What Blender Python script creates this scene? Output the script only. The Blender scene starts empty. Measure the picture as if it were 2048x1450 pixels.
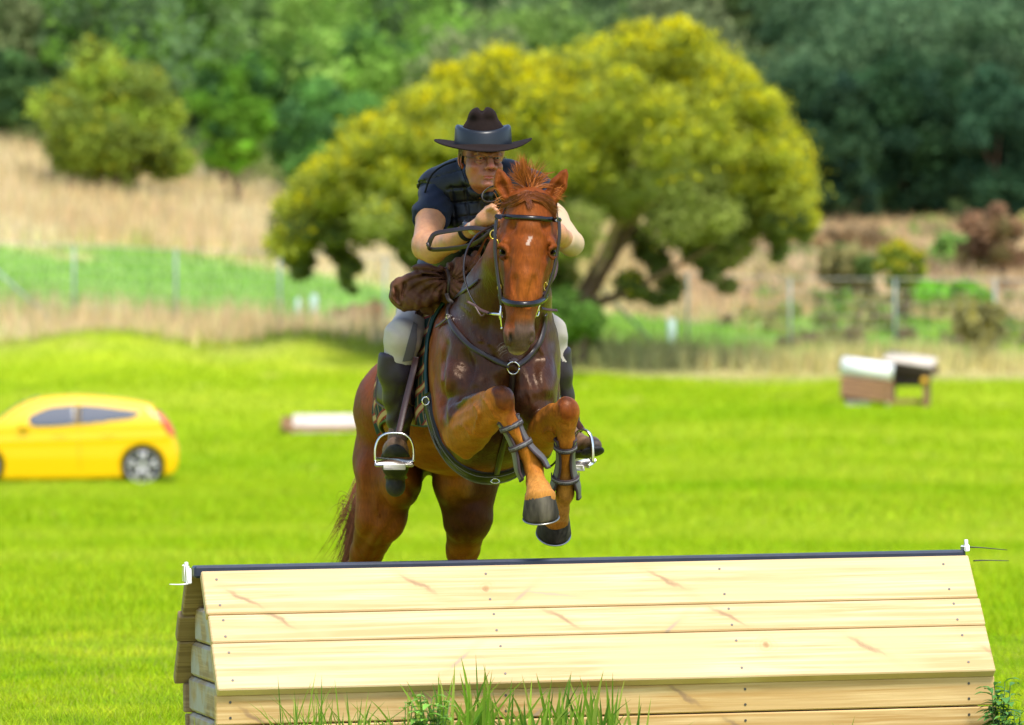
import bpy, math, random
import numpy as np
from mathutils import Vector, Matrix
from mathutils.bvhtree import BVHTree

# ------------------------------------------------------------------ camera, world, sun, exposure
SC = bpy.context.scene
COL = SC.collection
F = 11600.0; CAMH = 1.4; HY = 690.0; CY = -20.0        # focal length in photo pixels, eye height, horizon row, camera depth
cam_d = bpy.data.cameras.new('camera'); cam = bpy.data.objects.new('camera', cam_d); COL.objects.link(cam)
cam_d.sensor_width = 36.0; cam_d.lens = F * 36.0 / 2048.0
cam.location = (0, CY, CAMH); cam.rotation_euler = (math.radians(90) - math.atan((725 - HY) / F), 0, 0)
cam_d.clip_start = 0.5; cam_d.clip_end = 3000
cam_d.dof.use_dof = True; cam_d.dof.focus_distance = 19.55; cam_d.dof.aperture_fstop = 5.0
SC.camera = cam
SUN_EL, SUN_AZ = math.radians(60), math.radians(24)    # azimuth: from behind the camera, a little to its right
world = bpy.data.worlds.new('World'); SC.world = world; world.use_nodes = True
wn = world.node_tree; bg = wn.nodes['Background']
sky = wn.nodes.new('ShaderNodeTexSky'); sky.sky_type = 'NISHITA'; sky.sun_disc = False
sdir = Vector((math.sin(SUN_AZ) * math.cos(SUN_EL), -math.cos(SUN_AZ) * math.cos(SUN_EL), math.sin(SUN_EL)))
sky.sun_elevation = SUN_EL; sky.sun_rotation = math.atan2(sdir.x, sdir.y)
sky.air_density = 1.0; sky.dust_density = 1.5; sky.ozone_density = 1.0
wn.links.new(sky.outputs[0], bg.inputs[0]); bg.inputs[1].default_value = 0.15
sun_d = bpy.data.lights.new('sun', 'SUN'); sun = bpy.data.objects.new('sun', sun_d); COL.objects.link(sun)
sun_d.energy = 2.4; sun_d.angle = math.radians(14.0); sun_d.color = (1.0, 0.95, 0.87)
sun.rotation_euler = sdir.to_track_quat('Z', 'Y').to_euler(); sun.location = (0, 0, 30)
SC.view_settings.view_transform = 'Standard'; SC.view_settings.look = 'None'
SC.view_settings.exposure = 0.92; SC.view_settings.gamma = 1.0
SC.cycles.max_bounces = 6; SC.cycles.diffuse_bounces = 3; SC.cycles.transparent_max_bounces = 6

rng = np.random.default_rng(7)
def W(px, py, Y):
    d = Y - CY
    return np.array([(px - 1024.0) * d / F, Y, CAMH + (HY - py) * d / F])
def R(r, Y=0.0): return r * (Y - CY) / F

# ------------------------------------------------------------------ mesh helpers
ORG = {}
def thing(name, label, cat, loc=(0, 0, 0), group=None, kind=None):
    o = bpy.data.objects.new(name, None); COL.objects.link(o); o.location = tuple(float(v) for v in loc)
    o.empty_display_size = 0.1
    tag(o, label, cat, group, kind); return o
def tag(o, label=None, cat=None, group=None, kind=None):
    if label: o['label'] = label
    if cat: o['category'] = cat
    if group: o['group'] = group
    if kind: o['kind'] = kind
    return o
def wloc(o):
    v = np.zeros(3)
    while o is not None:
        v = v + np.array(o.location); o = o.parent
    return v
def mk(name, V, Fs, mat, parent=None, smooth=True, attrs=None, mi=None, mats=None):
    """V world coordinates; Fs list of int arrays (n,3)/(n,4)."""
    V = np.asarray(V, float)
    if parent is not None: V = V - wloc(parent)
    if not isinstance(Fs, (list, tuple)): Fs = [Fs]
    Fs = [np.asarray(f, np.int32) for f in Fs if len(f)]
    me = bpy.data.meshes.new(name)
    me.vertices.add(len(V)); me.vertices.foreach_set('co', V.astype(np.float32).ravel())
    loops = np.concatenate([f.ravel() for f in Fs]); sizes = np.concatenate([np.full(len(f), f.shape[1], np.int32) for f in Fs])
    me.loops.add(len(loops)); me.loops.foreach_set('vertex_index', loops)
    me.polygons.add(len(sizes)); st = np.concatenate([[0], np.cumsum(sizes)[:-1]]).astype(np.int32)
    me.polygons.foreach_set('loop_start', st); me.polygons.foreach_set('loop_total', sizes)
    me.polygons.foreach_set('use_smooth', np.full(len(sizes), bool(smooth)))
    if mi is not None: me.polygons.foreach_set('material_index', np.asarray(mi, np.int32))
    me.update(calc_edges=True)
    if attrs:
        for k, a in attrs.items():
            a = np.asarray(a, np.float32)
            if a.ndim == 2:
                if a.shape[1] == 3: a = np.concatenate([a, np.ones((len(a), 1), np.float32)], 1)
                at = me.attributes.new(k, 'FLOAT_COLOR', 'POINT'); at.data.foreach_set('color', a.ravel())
            else:
                at = me.attributes.new(k, 'FLOAT', 'POINT'); at.data.foreach_set('value', a)
    for m in (mats or [mat]): me.materials.append(m)
    me.validate()
    o = bpy.data.objects.new(name, me); COL.objects.link(o)
    if parent is not None: o.parent = parent
    return o
class MB:
    """gathers closed pieces, builds ONE mesh"""
    def __init__(s): s.V = []; s.F3 = []; s.F4 = []; s.m3 = []; s.m4 = []; s.n = 0; s.A = []
    def add(s, V, f4=(), f3=(), m=0, a=0.0):
        V = np.asarray(V, float)
        if len(f4): s.F4.append(np.asarray(f4, int) + s.n); s.m4.append(np.full(len(f4), m))
        if len(f3): s.F3.append(np.asarray(f3, int) + s.n); s.m3.append(np.full(len(f3), m))
        s.V.append(V); s.n += len(V); s.A.append(np.full(len(V), a)); return s
    def box(s, c, h, rot=None, m=0, a=0.0, bev=0.0):
        h = np.asarray(h, float); c = np.asarray(c, float)
        if bev > 0:
            bev = min(bev, h.min() * .8); pts = []
            for sx in (-1, 1):
                for sy in (-1, 1):
                    for sz in (-1, 1):
                        pts += [(sx * h[0], sy * (h[1] - bev), sz * (h[2] - bev)), (sx * (h[0] - bev), sy * h[1], sz * (h[2] - bev)), (sx * (h[0] - bev), sy * (h[1] - bev), sz * h[2])]
            P = np.array(pts)
            f4, f3 = [], []
            idx = lambda a, b, d, k: ((a * 2 + b) * 2 + d) * 3 + k
            for a in (0, 1):
                f = [idx(a, 0, 0, 0), idx(a, 1, 0, 0), idx(a, 1, 1, 0), idx(a, 0, 1, 0)]; f4.append(f if a else f[::-1])
                f = [idx(0, a, 0, 1), idx(1, a, 0, 1), idx(1, a, 1, 1), idx(0, a, 1, 1)]; f4.append(f[::-1] if a else f)
                f = [idx(0, 0, a, 2), idx(1, 0, a, 2), idx(1, 1, a, 2), idx(0, 1, a, 2)]; f4.append(f if a else f[::-1])
            for a in (0, 1):
                for b in (0, 1):
                    f = [idx(0, a, b, 1), idx(1, a, b, 1), idx(1, a, b, 2), idx(0, a, b, 2)]; f4.append(f)
                    f = [idx(a, 0, b, 0), idx(a, 1, b, 0), idx(a, 1, b, 2), idx(a, 0, b, 2)]; f4.append(f)
                    f = [idx(a, b, 0, 0), idx(a, b, 1, 0), idx(a, b, 1, 1), idx(a, b, 0, 1)]; f4.append(f)
                    for d in (0, 1): f3.append([idx(a, b, d, 0), idx(a, b, d, 1), idx(a, b, d, 2)])
        else:
            P = np.array([(x, y, z) for x in (-h[0], h[0]) for y in (-h[1], h[1]) for z in (-h[2], h[2])])
            f4 = [(0, 1, 3, 2), (4, 6, 7, 5), (0, 4, 5, 1), (2, 3, 7, 6), (0, 2, 6, 4), (1, 5, 7, 3)]; f3 = []
        if rot is not None: P = P @ np.asarray(rot).T
        return s.add(P + c, f4, f3, m, a)
    def tube(s, pts, rad, n=8, m=0, a=0.0, flat=1.0, cap=True):
        pts = np.asarray(pts, float); k = len(pts); rad = np.broadcast_to(np.asarray(rad, float), (k,))
        T = np.gradient(pts, axis=0); T /= np.linalg.norm(T, axis=1)[:, None] + 1e-12
        u = np.cross(T[0], (0, 0, 1.0)); u = u if np.linalg.norm(u) > .05 else np.cross(T[0], (0, 1.0, 0)); u /= np.linalg.norm(u)
        V = []
        th = np.linspace(0, 2 * np.pi, n, endpoint=False)
        for i in range(k):
            u = u - T[i] * (u @ T[i]); u /= np.linalg.norm(u) + 1e-12; v = np.cross(T[i], u)
            V.append(pts[i] + rad[i] * (np.cos(th)[:, None] * u + flat * np.sin(th)[:, None] * v))
        V = np.concatenate(V); f4 = []
        for i in range(k - 1):
            for j in range(n):
                f4.append((i * n + j, i * n + (j + 1) % n, (i + 1) * n + (j + 1) % n, (i + 1) * n + j))
        f3 = []
        if cap:
            V = np.concatenate([V, pts[:1], pts[-1:]]); c0, c1 = k * n, k * n + 1
            for j in range(n): f3 += [(c0, (j + 1) % n, j), (c1, (k - 1) * n + j, (k - 1) * n + (j + 1) % n)]
        return s.add(V, f4, f3, m, a)
    def strap(s, pts, nrm, w, t, m=0, a=0.0, closed=False, puff=0.0):
        """flat band along pts, nrm = outward normals, width w, thickness t; pts sit at the band's inner face"""
        pts = np.asarray(pts, float); nrm = np.asarray(nrm, float); k = len(pts)
        if closed: T = np.roll(pts, -1, 0) - np.roll(pts, 1, 0)
        else: T = np.gradient(pts, axis=0)
        T /= np.linalg.norm(T, axis=1)[:, None] + 1e-12
        N = nrm - T * (nrm * T).sum(1)[:, None]; N /= np.linalg.norm(N, axis=1)[:, None] + 1e-12
        S = np.cross(T, N); w = np.broadcast_to(np.asarray(w, float), (k,))[:, None]
        prof = [(-.5, 0), (-.5, .6), (-.42, 1.0), (0, 1.0 + puff), (.42, 1.0), (.5, .6), (.5, 0)]
        n = len(prof); V = np.stack([pts + S * w * p + N * t * q for p, q in prof], 1).reshape(-1, 3)
        f4 = []; kk = k if closed else k - 1
        for i in range(kk):
            i2 = (i + 1) % k
            for j in range(n): f4.append((i * n + j, i * n + (j + 1) % n, i2 * n + (j + 1) % n, i2 * n + j))
        f3 = []
        if not closed:
            for b in (0, (k - 1) * n):
                for j in range(1, n - 1): f3.append((b, b + j, b + j + 1))
        return s.add(V, f4, f3, m, a)
    def build(s, name, mat, parent=None, smooth=True, mats=None, attr='rnd'):
        V = np.concatenate(s.V); Fs = []; mi = []
        if s.F4: Fs.append(np.concatenate(s.F4)); mi.append(np.concatenate(s.m4))
        if s.F3: Fs.append(np.concatenate(s.F3)); mi.append(np.concatenate(s.m3))
        return mk(name, V, Fs, mat, parent, smooth, {attr: np.concatenate(s.A)}, np.concatenate(mi), mats)
def flat_shade(o, ang=35):
    me = o.data
    for p in me.polygons: p.use_smooth = False
    return o
def autosmooth(o, deg=35):
    """sharp edges by angle"""
    me = o.data
    me.set_sharp_from_angle(angle=math.radians(deg)); return o
def cat(P, n=8, closed=False):
    """Catmull-Rom through P"""
    P = np.asarray(P, float); k = len(P); out = []
    for i in range(k if closed else k - 1):
        if closed: a, b, c, d = P[(i - 1) % k], P[i], P[(i + 1) % k], P[(i + 2) % k]
        else: a, b, c, d = P[max(i - 1, 0)], P[i], P[i + 1], P[min(i + 2, k - 1)]
        for t in np.arange(n) / n:
            out.append(.5 * (2 * b + (c - a) * t + (2 * a - 5 * b + 4 * c - d) * t * t + (3 * b - a - 3 * c + d) * t ** 3))
    if not closed: out.append(P[-1])
    return np.array(out)
def rotm(ax=0, ay=0, az=0):
    return np.array(Matrix.Rotation(math.radians(az), 3, 'Z') @ Matrix.Rotation(math.radians(ay), 3, 'Y') @ Matrix.Rotation(math.radians(ax), 3, 'X'))

# ------------------------------------------------------------------ signed-distance modelling -> one continuous mesh
def axis(lo, hi, base, fine=()):
    """grid coordinates with finer bands: fine = [(a, b, step), ...]"""
    out = [lo]
    while out[-1] < hi:
        st = base
        for a, b, s in fine:
            if a <= out[-1] <= b: st = min(st, s)
            elif out[-1] < a: st = min(st, max(s, (a - out[-1]) * .35 + s))
            else: st = min(st, max(s, (out[-1] - b) * .35 + s))
        out.append(out[-1] + st)
    return np.array(out, np.float32)
class SDF:
    def __init__(s, xs, ys, zs):
        s.xs, s.ys, s.zs = xs, ys, zs
        s.D = np.full((len(xs), len(ys), len(zs)), .3, np.float32)
    def _sl(s, lo, hi):
        r = []
        for ax, a, b in zip((s.xs, s.ys, s.zs), lo, hi):
            i = max(0, np.searchsorted(ax, a) - 1); j = min(len(ax), np.searchsorted(ax, b) + 1)
            if j <= i: return None
            r.append(slice(i, j))
        return tuple(r)
    def grid(s, sl): return s.xs[sl[0]][:, None, None], s.ys[sl[1]][None, :, None], s.zs[sl[2]][None, None, :]
    def _put(s, sl, d, k, op):
        A = s.D[sl]; d = d.astype(np.float32)
        if op == 'u':
            h = np.maximum(k - np.abs(A - d), 0) / k; s.D[sl] = np.minimum(A, d) - h * h * k * .25
        elif op == 's':
            h = np.maximum(k - np.abs(A + d), 0) / k; s.D[sl] = np.maximum(A, -d) + h * h * k * .25
        elif op == 'i':
            h = np.maximum(k - np.abs(A - d), 0) / k; s.D[sl] = np.maximum(A, d) + h * h * k * .25
    def ell(s, c, r, k=.03, rot=None, op='u'):
        c = np.asarray(c, float); r = np.asarray(r, float); m = np.full(3, r.max()) if rot is not None else r
        sl = s._sl(c - m - k - .03, c + m + k + .03)
        if sl is None: return s
        X, Y, Z = s.grid(sl); X = X - c[0]; Y = Y - c[1]; Z = Z - c[2]
        if rot is not None:
            q = np.asarray(rot)
            X, Y, Z = q[0, 0] * X + q[1, 0] * Y + q[2, 0] * Z, q[0, 1] * X + q[1, 1] * Y + q[2, 1] * Z, q[0, 2] * X + q[1, 2] * Y + q[2, 2] * Z
        k0 = np.sqrt((X / r[0]) ** 2 + (Y / r[1]) ** 2 + (Z / r[2]) ** 2)
        k1 = np.sqrt((X / r[0] ** 2) ** 2 + (Y / r[1] ** 2) ** 2 + (Z / r[2] ** 2) ** 2) + 1e-9
        s._put(sl, k0 * (k0 - 1) / k1, k, op); return s
    def cone(s, a, b, ra, rb, k=.03, op='u', flat=None):
        a = np.asarray(a, float); b = np.asarray(b, float); rm = max(ra, rb) * (max(1, flat[1]) if flat else 1)
        sl = s._sl(np.minimum(a, b) - rm - k - .03, np.maximum(a, b) + rm + k + .03)
        if sl is None: return s
        X, Y, Z = s.grid(sl); ab = b - a; L = ab @ ab + 1e-12
        t = np.clip(((X - a[0]) * ab[0] + (Y - a[1]) * ab[1] + (Z - a[2]) * ab[2]) / L, 0, 1)
        vx = X - a[0] - t * ab[0]; vy = Y - a[1] - t * ab[1]; vz = Z - a[2] - t * ab[2]
        if flat:
            n = np.asarray(flat[0], float); n = n / np.linalg.norm(n); q = vx * n[0] + vy * n[1] + vz * n[2]
            g = 1 / flat[1] - 1; vx = vx + n[0] * q * g; vy = vy + n[1] * q * g; vz = vz + n[2] * q * g
            d = (np.sqrt(vx * vx + vy * vy + vz * vz) - (ra + t * (rb - ra))) * min(1, flat[1])
        else: d = np.sqrt(vx * vx + vy * vy + vz * vz) - (ra + t * (rb - ra))
        s._put(sl, d, k, op); return s
    def poly(s, pts, rad, k=.02, op='s'):
        """one soft groove or ridge along a polyline, applied once"""
        pts = np.asarray(pts, float)
        if len(pts) < 2: return s
        m = max(rad) + k + .02; sl = s._sl(pts.min(0) - m, pts.max(0) + m)
        if sl is None: return s
        X, Y, Z = s.grid(sl); D = None
        for a, b, ra, rb in zip(pts[:-1], pts[1:], rad[:-1], rad[1:]):
            ab = b - a; L = ab @ ab + 1e-12; t = np.clip(((X - a[0]) * ab[0] + (Y - a[1]) * ab[1] + (Z - a[2]) * ab[2]) / L, 0, 1)
            d = np.sqrt((X - a[0] - t * ab[0]) ** 2 + (Y - a[1] - t * ab[1]) ** 2 + (Z - a[2] - t * ab[2]) ** 2) - (ra + t * (rb - ra)); D = d if D is None else np.minimum(D, d)
        s._put(sl, D, k, op); return s
    def chain(s, pts, k=.03, op='u', flat=None):
        for p, q in zip(pts[:-1], pts[1:]): s.cone(p[0], q[0], p[1], q[1], k, op, flat)
        return s
    def plane(s, n, p, k=.004):
        """keep the side the normal points away from"""
        n = np.asarray(n, float); n = n / np.linalg.norm(n); X, Y, Z = s.grid((slice(None),) * 3)
        d = (X - p[0]) * n[0] + (Y - p[1]) * n[1] + (Z - p[2]) * n[2]
        s._put((slice(None),) * 3, d, k, 'i'); return s
    def warp(s, fn, band=.05):
        """add fn(x, y, z) to the field near the surface"""
        i = np.argwhere(np.abs(s.D) < band); x, y, z = s.xs[i[:, 0]], s.ys[i[:, 1]], s.zs[i[:, 2]]
        s.D[i[:, 0], i[:, 1], i[:, 2]] += fn(x, y, z).astype(np.float32); return s
    def mesh(s, relax=1):
        D = s.D; S = D < 0
        c = [S[i:D.shape[0] - 1 + i, j:D.shape[1] - 1 + j, k:D.shape[2] - 1 + k] for i in (0, 1) for j in (0, 1) for k in (0, 1)]
        anyc = c[0].copy(); allc = c[0].copy()
        for q in c[1:]: anyc |= q; allc &= q
        act = anyc & ~allc; I = np.argwhere(act); idx = np.full(act.shape, -1, np.int32); idx[act] = np.arange(len(I))
        offs = np.array([(i, j, k) for i in (0, 1) for j in (0, 1) for k in (0, 1)])
        P = []; Vv = []
        for o in offs:
            J = I + o; P.append(np.stack([s.xs[J[:, 0]], s.ys[J[:, 1]], s.zs[J[:, 2]]], 1)); Vv.append(D[J[:, 0], J[:, 1], J[:, 2]])
        acc = np.zeros((len(I), 3)); cnt = np.zeros(len(I))
        for a in range(8):
            for b in range(a + 1, 8):
                if np.abs(offs[a] - offs[b]).sum() != 1: continue
                m = (Vv[a] < 0) != (Vv[b] < 0); t = Vv[a][m] / (Vv[a][m] - Vv[b][m])
                acc[m] += P[a][m] + t[:, None] * (P[b][m] - P[a][m]); cnt[m] += 1
        V = acc / cnt[:, None]; Q = []
        for ax in range(3):
            u, v = [(1, 2), (2, 0), (0, 1)][ax]
            n = list(D.shape); A = [slice(0, None)] * 3; A[ax] = slice(0, n[ax] - 1); B = list(A); B[ax] = slice(1, n[ax])
            A[u] = B[u] = slice(1, n[u] - 1); A[v] = B[v] = slice(1, n[v] - 1)
            A, B = tuple(A), tuple(B); E = S[A] != S[B]; J = np.argwhere(E); neg = S[A][E]
            J[:, u] += 1; J[:, v] += 1
            def id_(du, dv):
                K = J.copy(); K[:, u] -= du; K[:, v] -= dv; return idx[K[:, 0], K[:, 1], K[:, 2]]
            q = np.stack([id_(1, 1), id_(0, 1), id_(0, 0), id_(1, 0)], 1); q[~neg] = q[~neg][:, ::-1]; Q.append(q)
        Q = np.concatenate(Q); Q = Q[(Q >= 0).all(1)]
        e = np.concatenate([Q[:, [0, 1]], Q[:, [1, 2]], Q[:, [2, 3]], Q[:, [3, 0]]])
        for _ in range(relax):
            nb = np.zeros_like(V); ct = np.zeros(len(V))
            for ax in range(3): nb[:, ax] = np.bincount(e[:, 0], V[e[:, 1], ax], len(V)) + np.bincount(e[:, 1], V[e[:, 0], ax], len(V))
            ct = np.bincount(e[:, 0], minlength=len(V)) + np.bincount(e[:, 1], minlength=len(V))
            V = V * .5 + .5 * nb / np.maximum(ct, 1)[:, None]
        return V, Q
def bvh_of(V, Q): return BVHTree.FromPolygons([tuple(v) for v in V], [tuple(int(i) for i in q) for q in Q])
def snap(bvh, pts, off=0.0, smooth=0):
    """move points onto the surface; returns points and outward normals"""
    P, N = [], []
    for p in pts:
        loc, n, i, d = bvh.find_nearest(Vector(p)); P.append(np.array(loc) + np.array(n) * off); N.append(np.array(n))
    P, N = np.array(P), np.array(N)
    for _ in range(smooth):
        P[1:-1] = P[1:-1] * .5 + (P[:-2] + P[2:]) * .25; N[1:-1] = N[1:-1] * .5 + (N[:-2] + N[2:]) * .25
    N /= np.linalg.norm(N, axis=1)[:, None] + 1e-9
    return P, N

# ------------------------------------------------------------------ materials
def mat(name, col=(.5, .5, .5), rough=.5, metal=0.0, spec=.5, attr=None, var=0.0, vscale=20.0, bump=0.0, bscale=60.0, bdist=.002, coat=0.0, trans=0.0, sheen=0.0, stretch=None, alpha=1.0, ior=1.45, var2=None, hue=None):
    m = bpy.data.materials.new(name); m.use_nodes = True; nt = m.node_tree; N = nt.nodes; L = nt.links
    b = N['Principled BSDF']; b.inputs['Roughness'].default_value = rough; b.inputs['Metallic'].default_value = metal
    b.inputs['Specular IOR Level'].default_value = spec; b.inputs['Coat Weight'].default_value = coat; b.inputs['Coat Roughness'].default_value = .15
    b.inputs['Sheen Weight'].default_value = sheen; b.inputs['Transmission Weight'].default_value = alpha if alpha < 0 else 0
    tc = N.new('ShaderNodeTexCoord'); mp = N.new('ShaderNodeMapping'); L.new(tc.outputs['Object'], mp.inputs[0])
    if stretch: mp.inputs['Scale'].default_value = stretch
    if attr:
        a = N.new('ShaderNodeAttribute'); a.attribute_name = attr; out = a.outputs['Color']
    else:
        a = N.new('ShaderNodeRGB'); a.outputs[0].default_value = (*col, 1); out = a.outputs[0]
    if var > 0:
        nz = N.new('ShaderNodeTexNoise'); nz.inputs['Scale'].default_value = vscale; nz.inputs['Detail'].default_value = 5; nz.inputs['Roughness'].default_value = .65
        L.new(mp.outputs[0], nz.inputs['Vector'])
        mr = N.new('ShaderNodeMapRange'); mr.inputs[1].default_value = .3; mr.inputs[2].default_value = .7; mr.inputs[3].default_value = 1 - var; mr.inputs[4].default_value = 1 + var
        L.new(nz.outputs['Fac'], mr.inputs[0]); mx = N.new('ShaderNodeVectorMath'); mx.operation = 'SCALE'
        L.new(out, mx.inputs[0]); L.new(mr.outputs[0], mx.inputs['Scale']); out = mx.outputs[0]
        if var2:
            n2 = N.new('ShaderNodeTexNoise'); n2.inputs['Scale'].default_value = vscale * .37; n2.inputs['Detail'].default_value = 3; L.new(mp.outputs[0], n2.inputs['Vector'])
            r2 = N.new('ShaderNodeMapRange'); r2.inputs[1].default_value = .5; r2.inputs[2].default_value = .68; L.new(n2.outputs['Fac'], r2.inputs[0])
            mm = N.new('ShaderNodeMix'); mm.data_type = 'RGBA'; L.new(r2.outputs[0], mm.inputs[0]); L.new(out, mm.inputs[6]); mm.inputs[7].default_value = (*var2, 1); out = mm.outputs[2]
    L.new(out, b.inputs['Base Color'])
    if bump > 0:
        bz = N.new('ShaderNodeTexNoise'); bz.inputs['Scale'].default_value = bscale; bz.inputs['Detail'].default_value = 4; L.new(mp.outputs[0], bz.inputs['Vector'])
        bp = N.new('ShaderNodeBump'); bp.inputs['Strength'].default_value = bump; bp.inputs['Distance'].default_value = bdist
        L.new(bz.outputs['Fac'], bp.inputs['Height']); L.new(bp.outputs[0], b.inputs['Normal'])
    if trans > 0:
        t = N.new('ShaderNodeBsdfTranslucent'); L.new(out, t.inputs[0]); ms = N.new('ShaderNodeMixShader'); ms.inputs[0].default_value = trans
        L.new(b.outputs[0], ms.inputs[1]); L.new(t.outputs[0], ms.inputs[2]); L.new(ms.outputs[0], N['Material Output'].inputs[0])
    return m
def sn(x, y, sc, seed=0, oct=4):
    """smooth noise about -1..1 from summed sines"""
    r = np.random.default_rng(seed); v = 0; amp = 1.0; tot = 0
    for o in range(oct):
        for _ in range(3):
            a = r.uniform(0, 2 * np.pi); f = 2 * np.pi / sc * 2 ** o * r.uniform(.7, 1.3); v = v + amp * np.sin((x * np.cos(a) + y * np.sin(a)) * f + r.uniform(0, 9)); tot += amp * .6
        amp *= .6
    return v / tot
def sstep(a, b, x): t = np.clip((x - a) / (b - a), 0, 1); return t * t * (3 - 2 * t)
# ------------------------------------------------------------------ terrain
LZ = np.array([(-30, 0), (10, 0), (20, 0), (30, -.08), (50, -.35), (93, -.84), (110, -.3), (122, .6), (128, 1.0), (137, 1.87), (145, 2.5), (155, 3.87), (170, 5.4), (185, 6.9), (230, 14), (300, 30), (800, 120)])
RZ = np.array([(-30, 0), (10, 0), (20, 0), (30, -.08), (50, -.32), (93, -.5), (110, 0.0), (115, .15), (128, .75), (137, 1.3), (150, 2.2), (160, 3.2), (175, 4.5), (190, 5.4), (230, 13), (300, 30), (800, 120)])
def ground(x, y):
    x = np.asarray(x, float); d = np.asarray(y, float) - CY
    w = sstep(-5, 6, x); z = np.interp(d, LZ[:, 0], LZ[:, 1]) * (1 - w) + np.interp(d, RZ[:, 0], RZ[:, 1]) * w
    z = z - np.interp(d, [130, 150, 185, 400], [0, .09, .16, .16]) * (np.clip(x, -30, 0) + 10) * (1 - sstep(-3, 2, x))
    far = sstep(25, 60, d)
    z = z + far * .10 * sn(x, y * .5, 14, 3) + sstep(3, 12, np.abs(d - 20)) * .012 * sn(x, y, 2.5, 5)
    for gx, gd, sx, sd, h in ((-9.0, 128, 2.3, 2.6, .66), (-4.6, 129, 1.4, 2.2, .52), (-1.5, 130, 2.0, 2.0, .2), (-15, 129, 3, 2.5, .3)):
        z = z + h * np.exp(-((x - gx) / sx) ** 2 - ((d - gd) / sd) ** 2)
    return z
def gcol(x, y):
    """grass kind by place: mown lawn, dry straw, green paddock, wood floor"""
    x = np.asarray(x, float); d = np.asarray(y, float) - CY
    n = sn(x, y * .6, 9, 11); n2 = sn(x, y, 3.0, 12); n3 = sn(x, y, 1.1, 13, 3); e = n * 2.2 + n2 * 1.0
    lawn = np.stack([.39 + 0 * x, .50 + 0 * x, .016 + 0 * x], -1)
    pale = np.stack([.49 + 0 * x, .56 + 0 * x, .06 + 0 * x], -1)
    rich = np.stack([.32 + 0 * x, .47 + 0 * x, .006 + 0 * x], -1)
    band = sn(x * .35, y, 13, 21, 3); t = np.clip(.55 + band * .38 + n * .25, 0, 1)[..., None]
    L = np.where(t < .5, rich + (lawn - rich) * t * 2, lawn + (pale - lawn) * (t * 2 - 1))
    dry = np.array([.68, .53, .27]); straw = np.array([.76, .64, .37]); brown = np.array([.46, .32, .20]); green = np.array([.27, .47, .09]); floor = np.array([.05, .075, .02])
    q = np.clip(.5 + n * .8, 0, 1)[..., None]; D = dry + (straw - dry) * q
    D = D + (brown - D) * np.clip(n2 * .7 - .2, 0, .6)[..., None]
    w = sstep(-3, 5, x)
    def lay(C, col, a, b, m=1.0, edge=1.2):
        k = (sstep(a - edge, a + edge, d + e) * (1 - sstep(b - edge, b + edge, d + e)) * m)[..., None]; return C * (1 - k) + col * k
    Lf, Rt = 1 - w, w
    C = L * np.array([.95, 1.0, .5]) * (1 + .16 * n3[..., None] * np.array([1.3, .7, 1])); wornm = np.clip((n2 + n3 * .7 - 1.0) * 1.5, 0, .5)[..., None]; C = C * (1 - wornm) + np.array([.50, .44, .12]) * wornm
    C = lay(C, D, 131, 139.5, Lf); C = lay(C, green, 139.5, 154.5, Lf); C = lay(C, D, 154.5, 400, Lf)
    olive = np.array([.36, .36, .06])
    C = lay(C, olive * .7 + D * .3, 127.5, 131, Lf * .4)
    C = lay(C, D, 126, 134, Rt * .75); C = lay(C, green, 134, 148, Rt * (.85 - .5 * sstep(9, 13, x))); C = lay(C, D * np.array([.95, .88, .9]), 147, 400, Rt)
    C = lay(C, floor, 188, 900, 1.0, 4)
    return C
rows = np.concatenate([np.arange(-22, 10, .25), np.arange(10, 60, .6), np.arange(60, 175, .45), np.arange(175, 300, 3), np.linspace(300, 900, 20)])
us = np.linspace(-1, 1, 301); us = np.sign(us) * np.abs(us) ** 1.9
GY, GU = np.meshgrid(rows, us, indexing='ij'); GX = GU * (14 + .95 * (GY + 22)); GZ = ground(GX, GY)
nr, nc = GY.shape; ii = np.arange(nr * nc).reshape(nr, nc)
gf = np.stack([ii[:-1, :-1], ii[:-1, 1:], ii[1:, 1:], ii[1:, :-1]], -1).reshape(-1, 4)
M_ground = mat('ground_grass', attr='col', rough=.95, spec=.1, var=.35, vscale=9, bump=.6, bscale=25, bdist=.03)
tag(mk('ground', np.stack([GX, GY, GZ], -1).reshape(-1, 3), gf, M_ground, attrs={'col': gcol(GX, GY).reshape(-1, 3) * .8}), 'sloping ground of the field and hillside under the grass', kind='structure')

M_blade = mat('grass_blade', attr='col', rough=.6, spec=.15, trans=.42)
def blades(name, x, y, h, w, col, label, lean=.5, seg=2, z=None, kind='stuff', catg='grass', parent=None, r=None):
    r = r or np.random.default_rng(len(x)); n = len(x); z = ground(x, y) - .004 if z is None else z
    a = r.uniform(0, 2 * np.pi, n); b = r.uniform(0, 2 * np.pi, n); ln = lean * r.uniform(.1, 1, n) * h
    B = np.stack([x, y, z], 1); S = np.stack([np.cos(b), np.sin(b), 0 * b], 1) * (w * .5)[:, None]; D = np.stack([np.cos(a), np.sin(a), 0 * a], 1)
    if seg == 1:
        V = np.stack([B - S, B + S, B + D * ln[:, None] + np.array([0, 0, 1]) * h[:, None]], 1).reshape(-1, 3); k = 3
        f = [np.arange(n * 3).reshape(n, 3)]
    else:
        mid = B + D * ln[:, None] * .3 + np.array([0, 0, 1]) * h[:, None] * .58
        tip = B + D * ln[:, None] + np.array([0, 0, 1]) * h[:, None]
        V = np.stack([B - S, B + S, mid + S * .75, mid - S * .75, tip], 1).reshape(-1, 3); k = 5; i = np.arange(n)[:, None] * 5
        f = [i + np.array([[0, 1, 2, 3]]), i + np.array([[3, 2, 4]])]
    o = mk(name, V, f, M_blade, parent, smooth=False, attrs={'col': np.repeat(col, k, 0)})
    if label: tag(o, label, catg, kind=kind)
    return o
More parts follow.
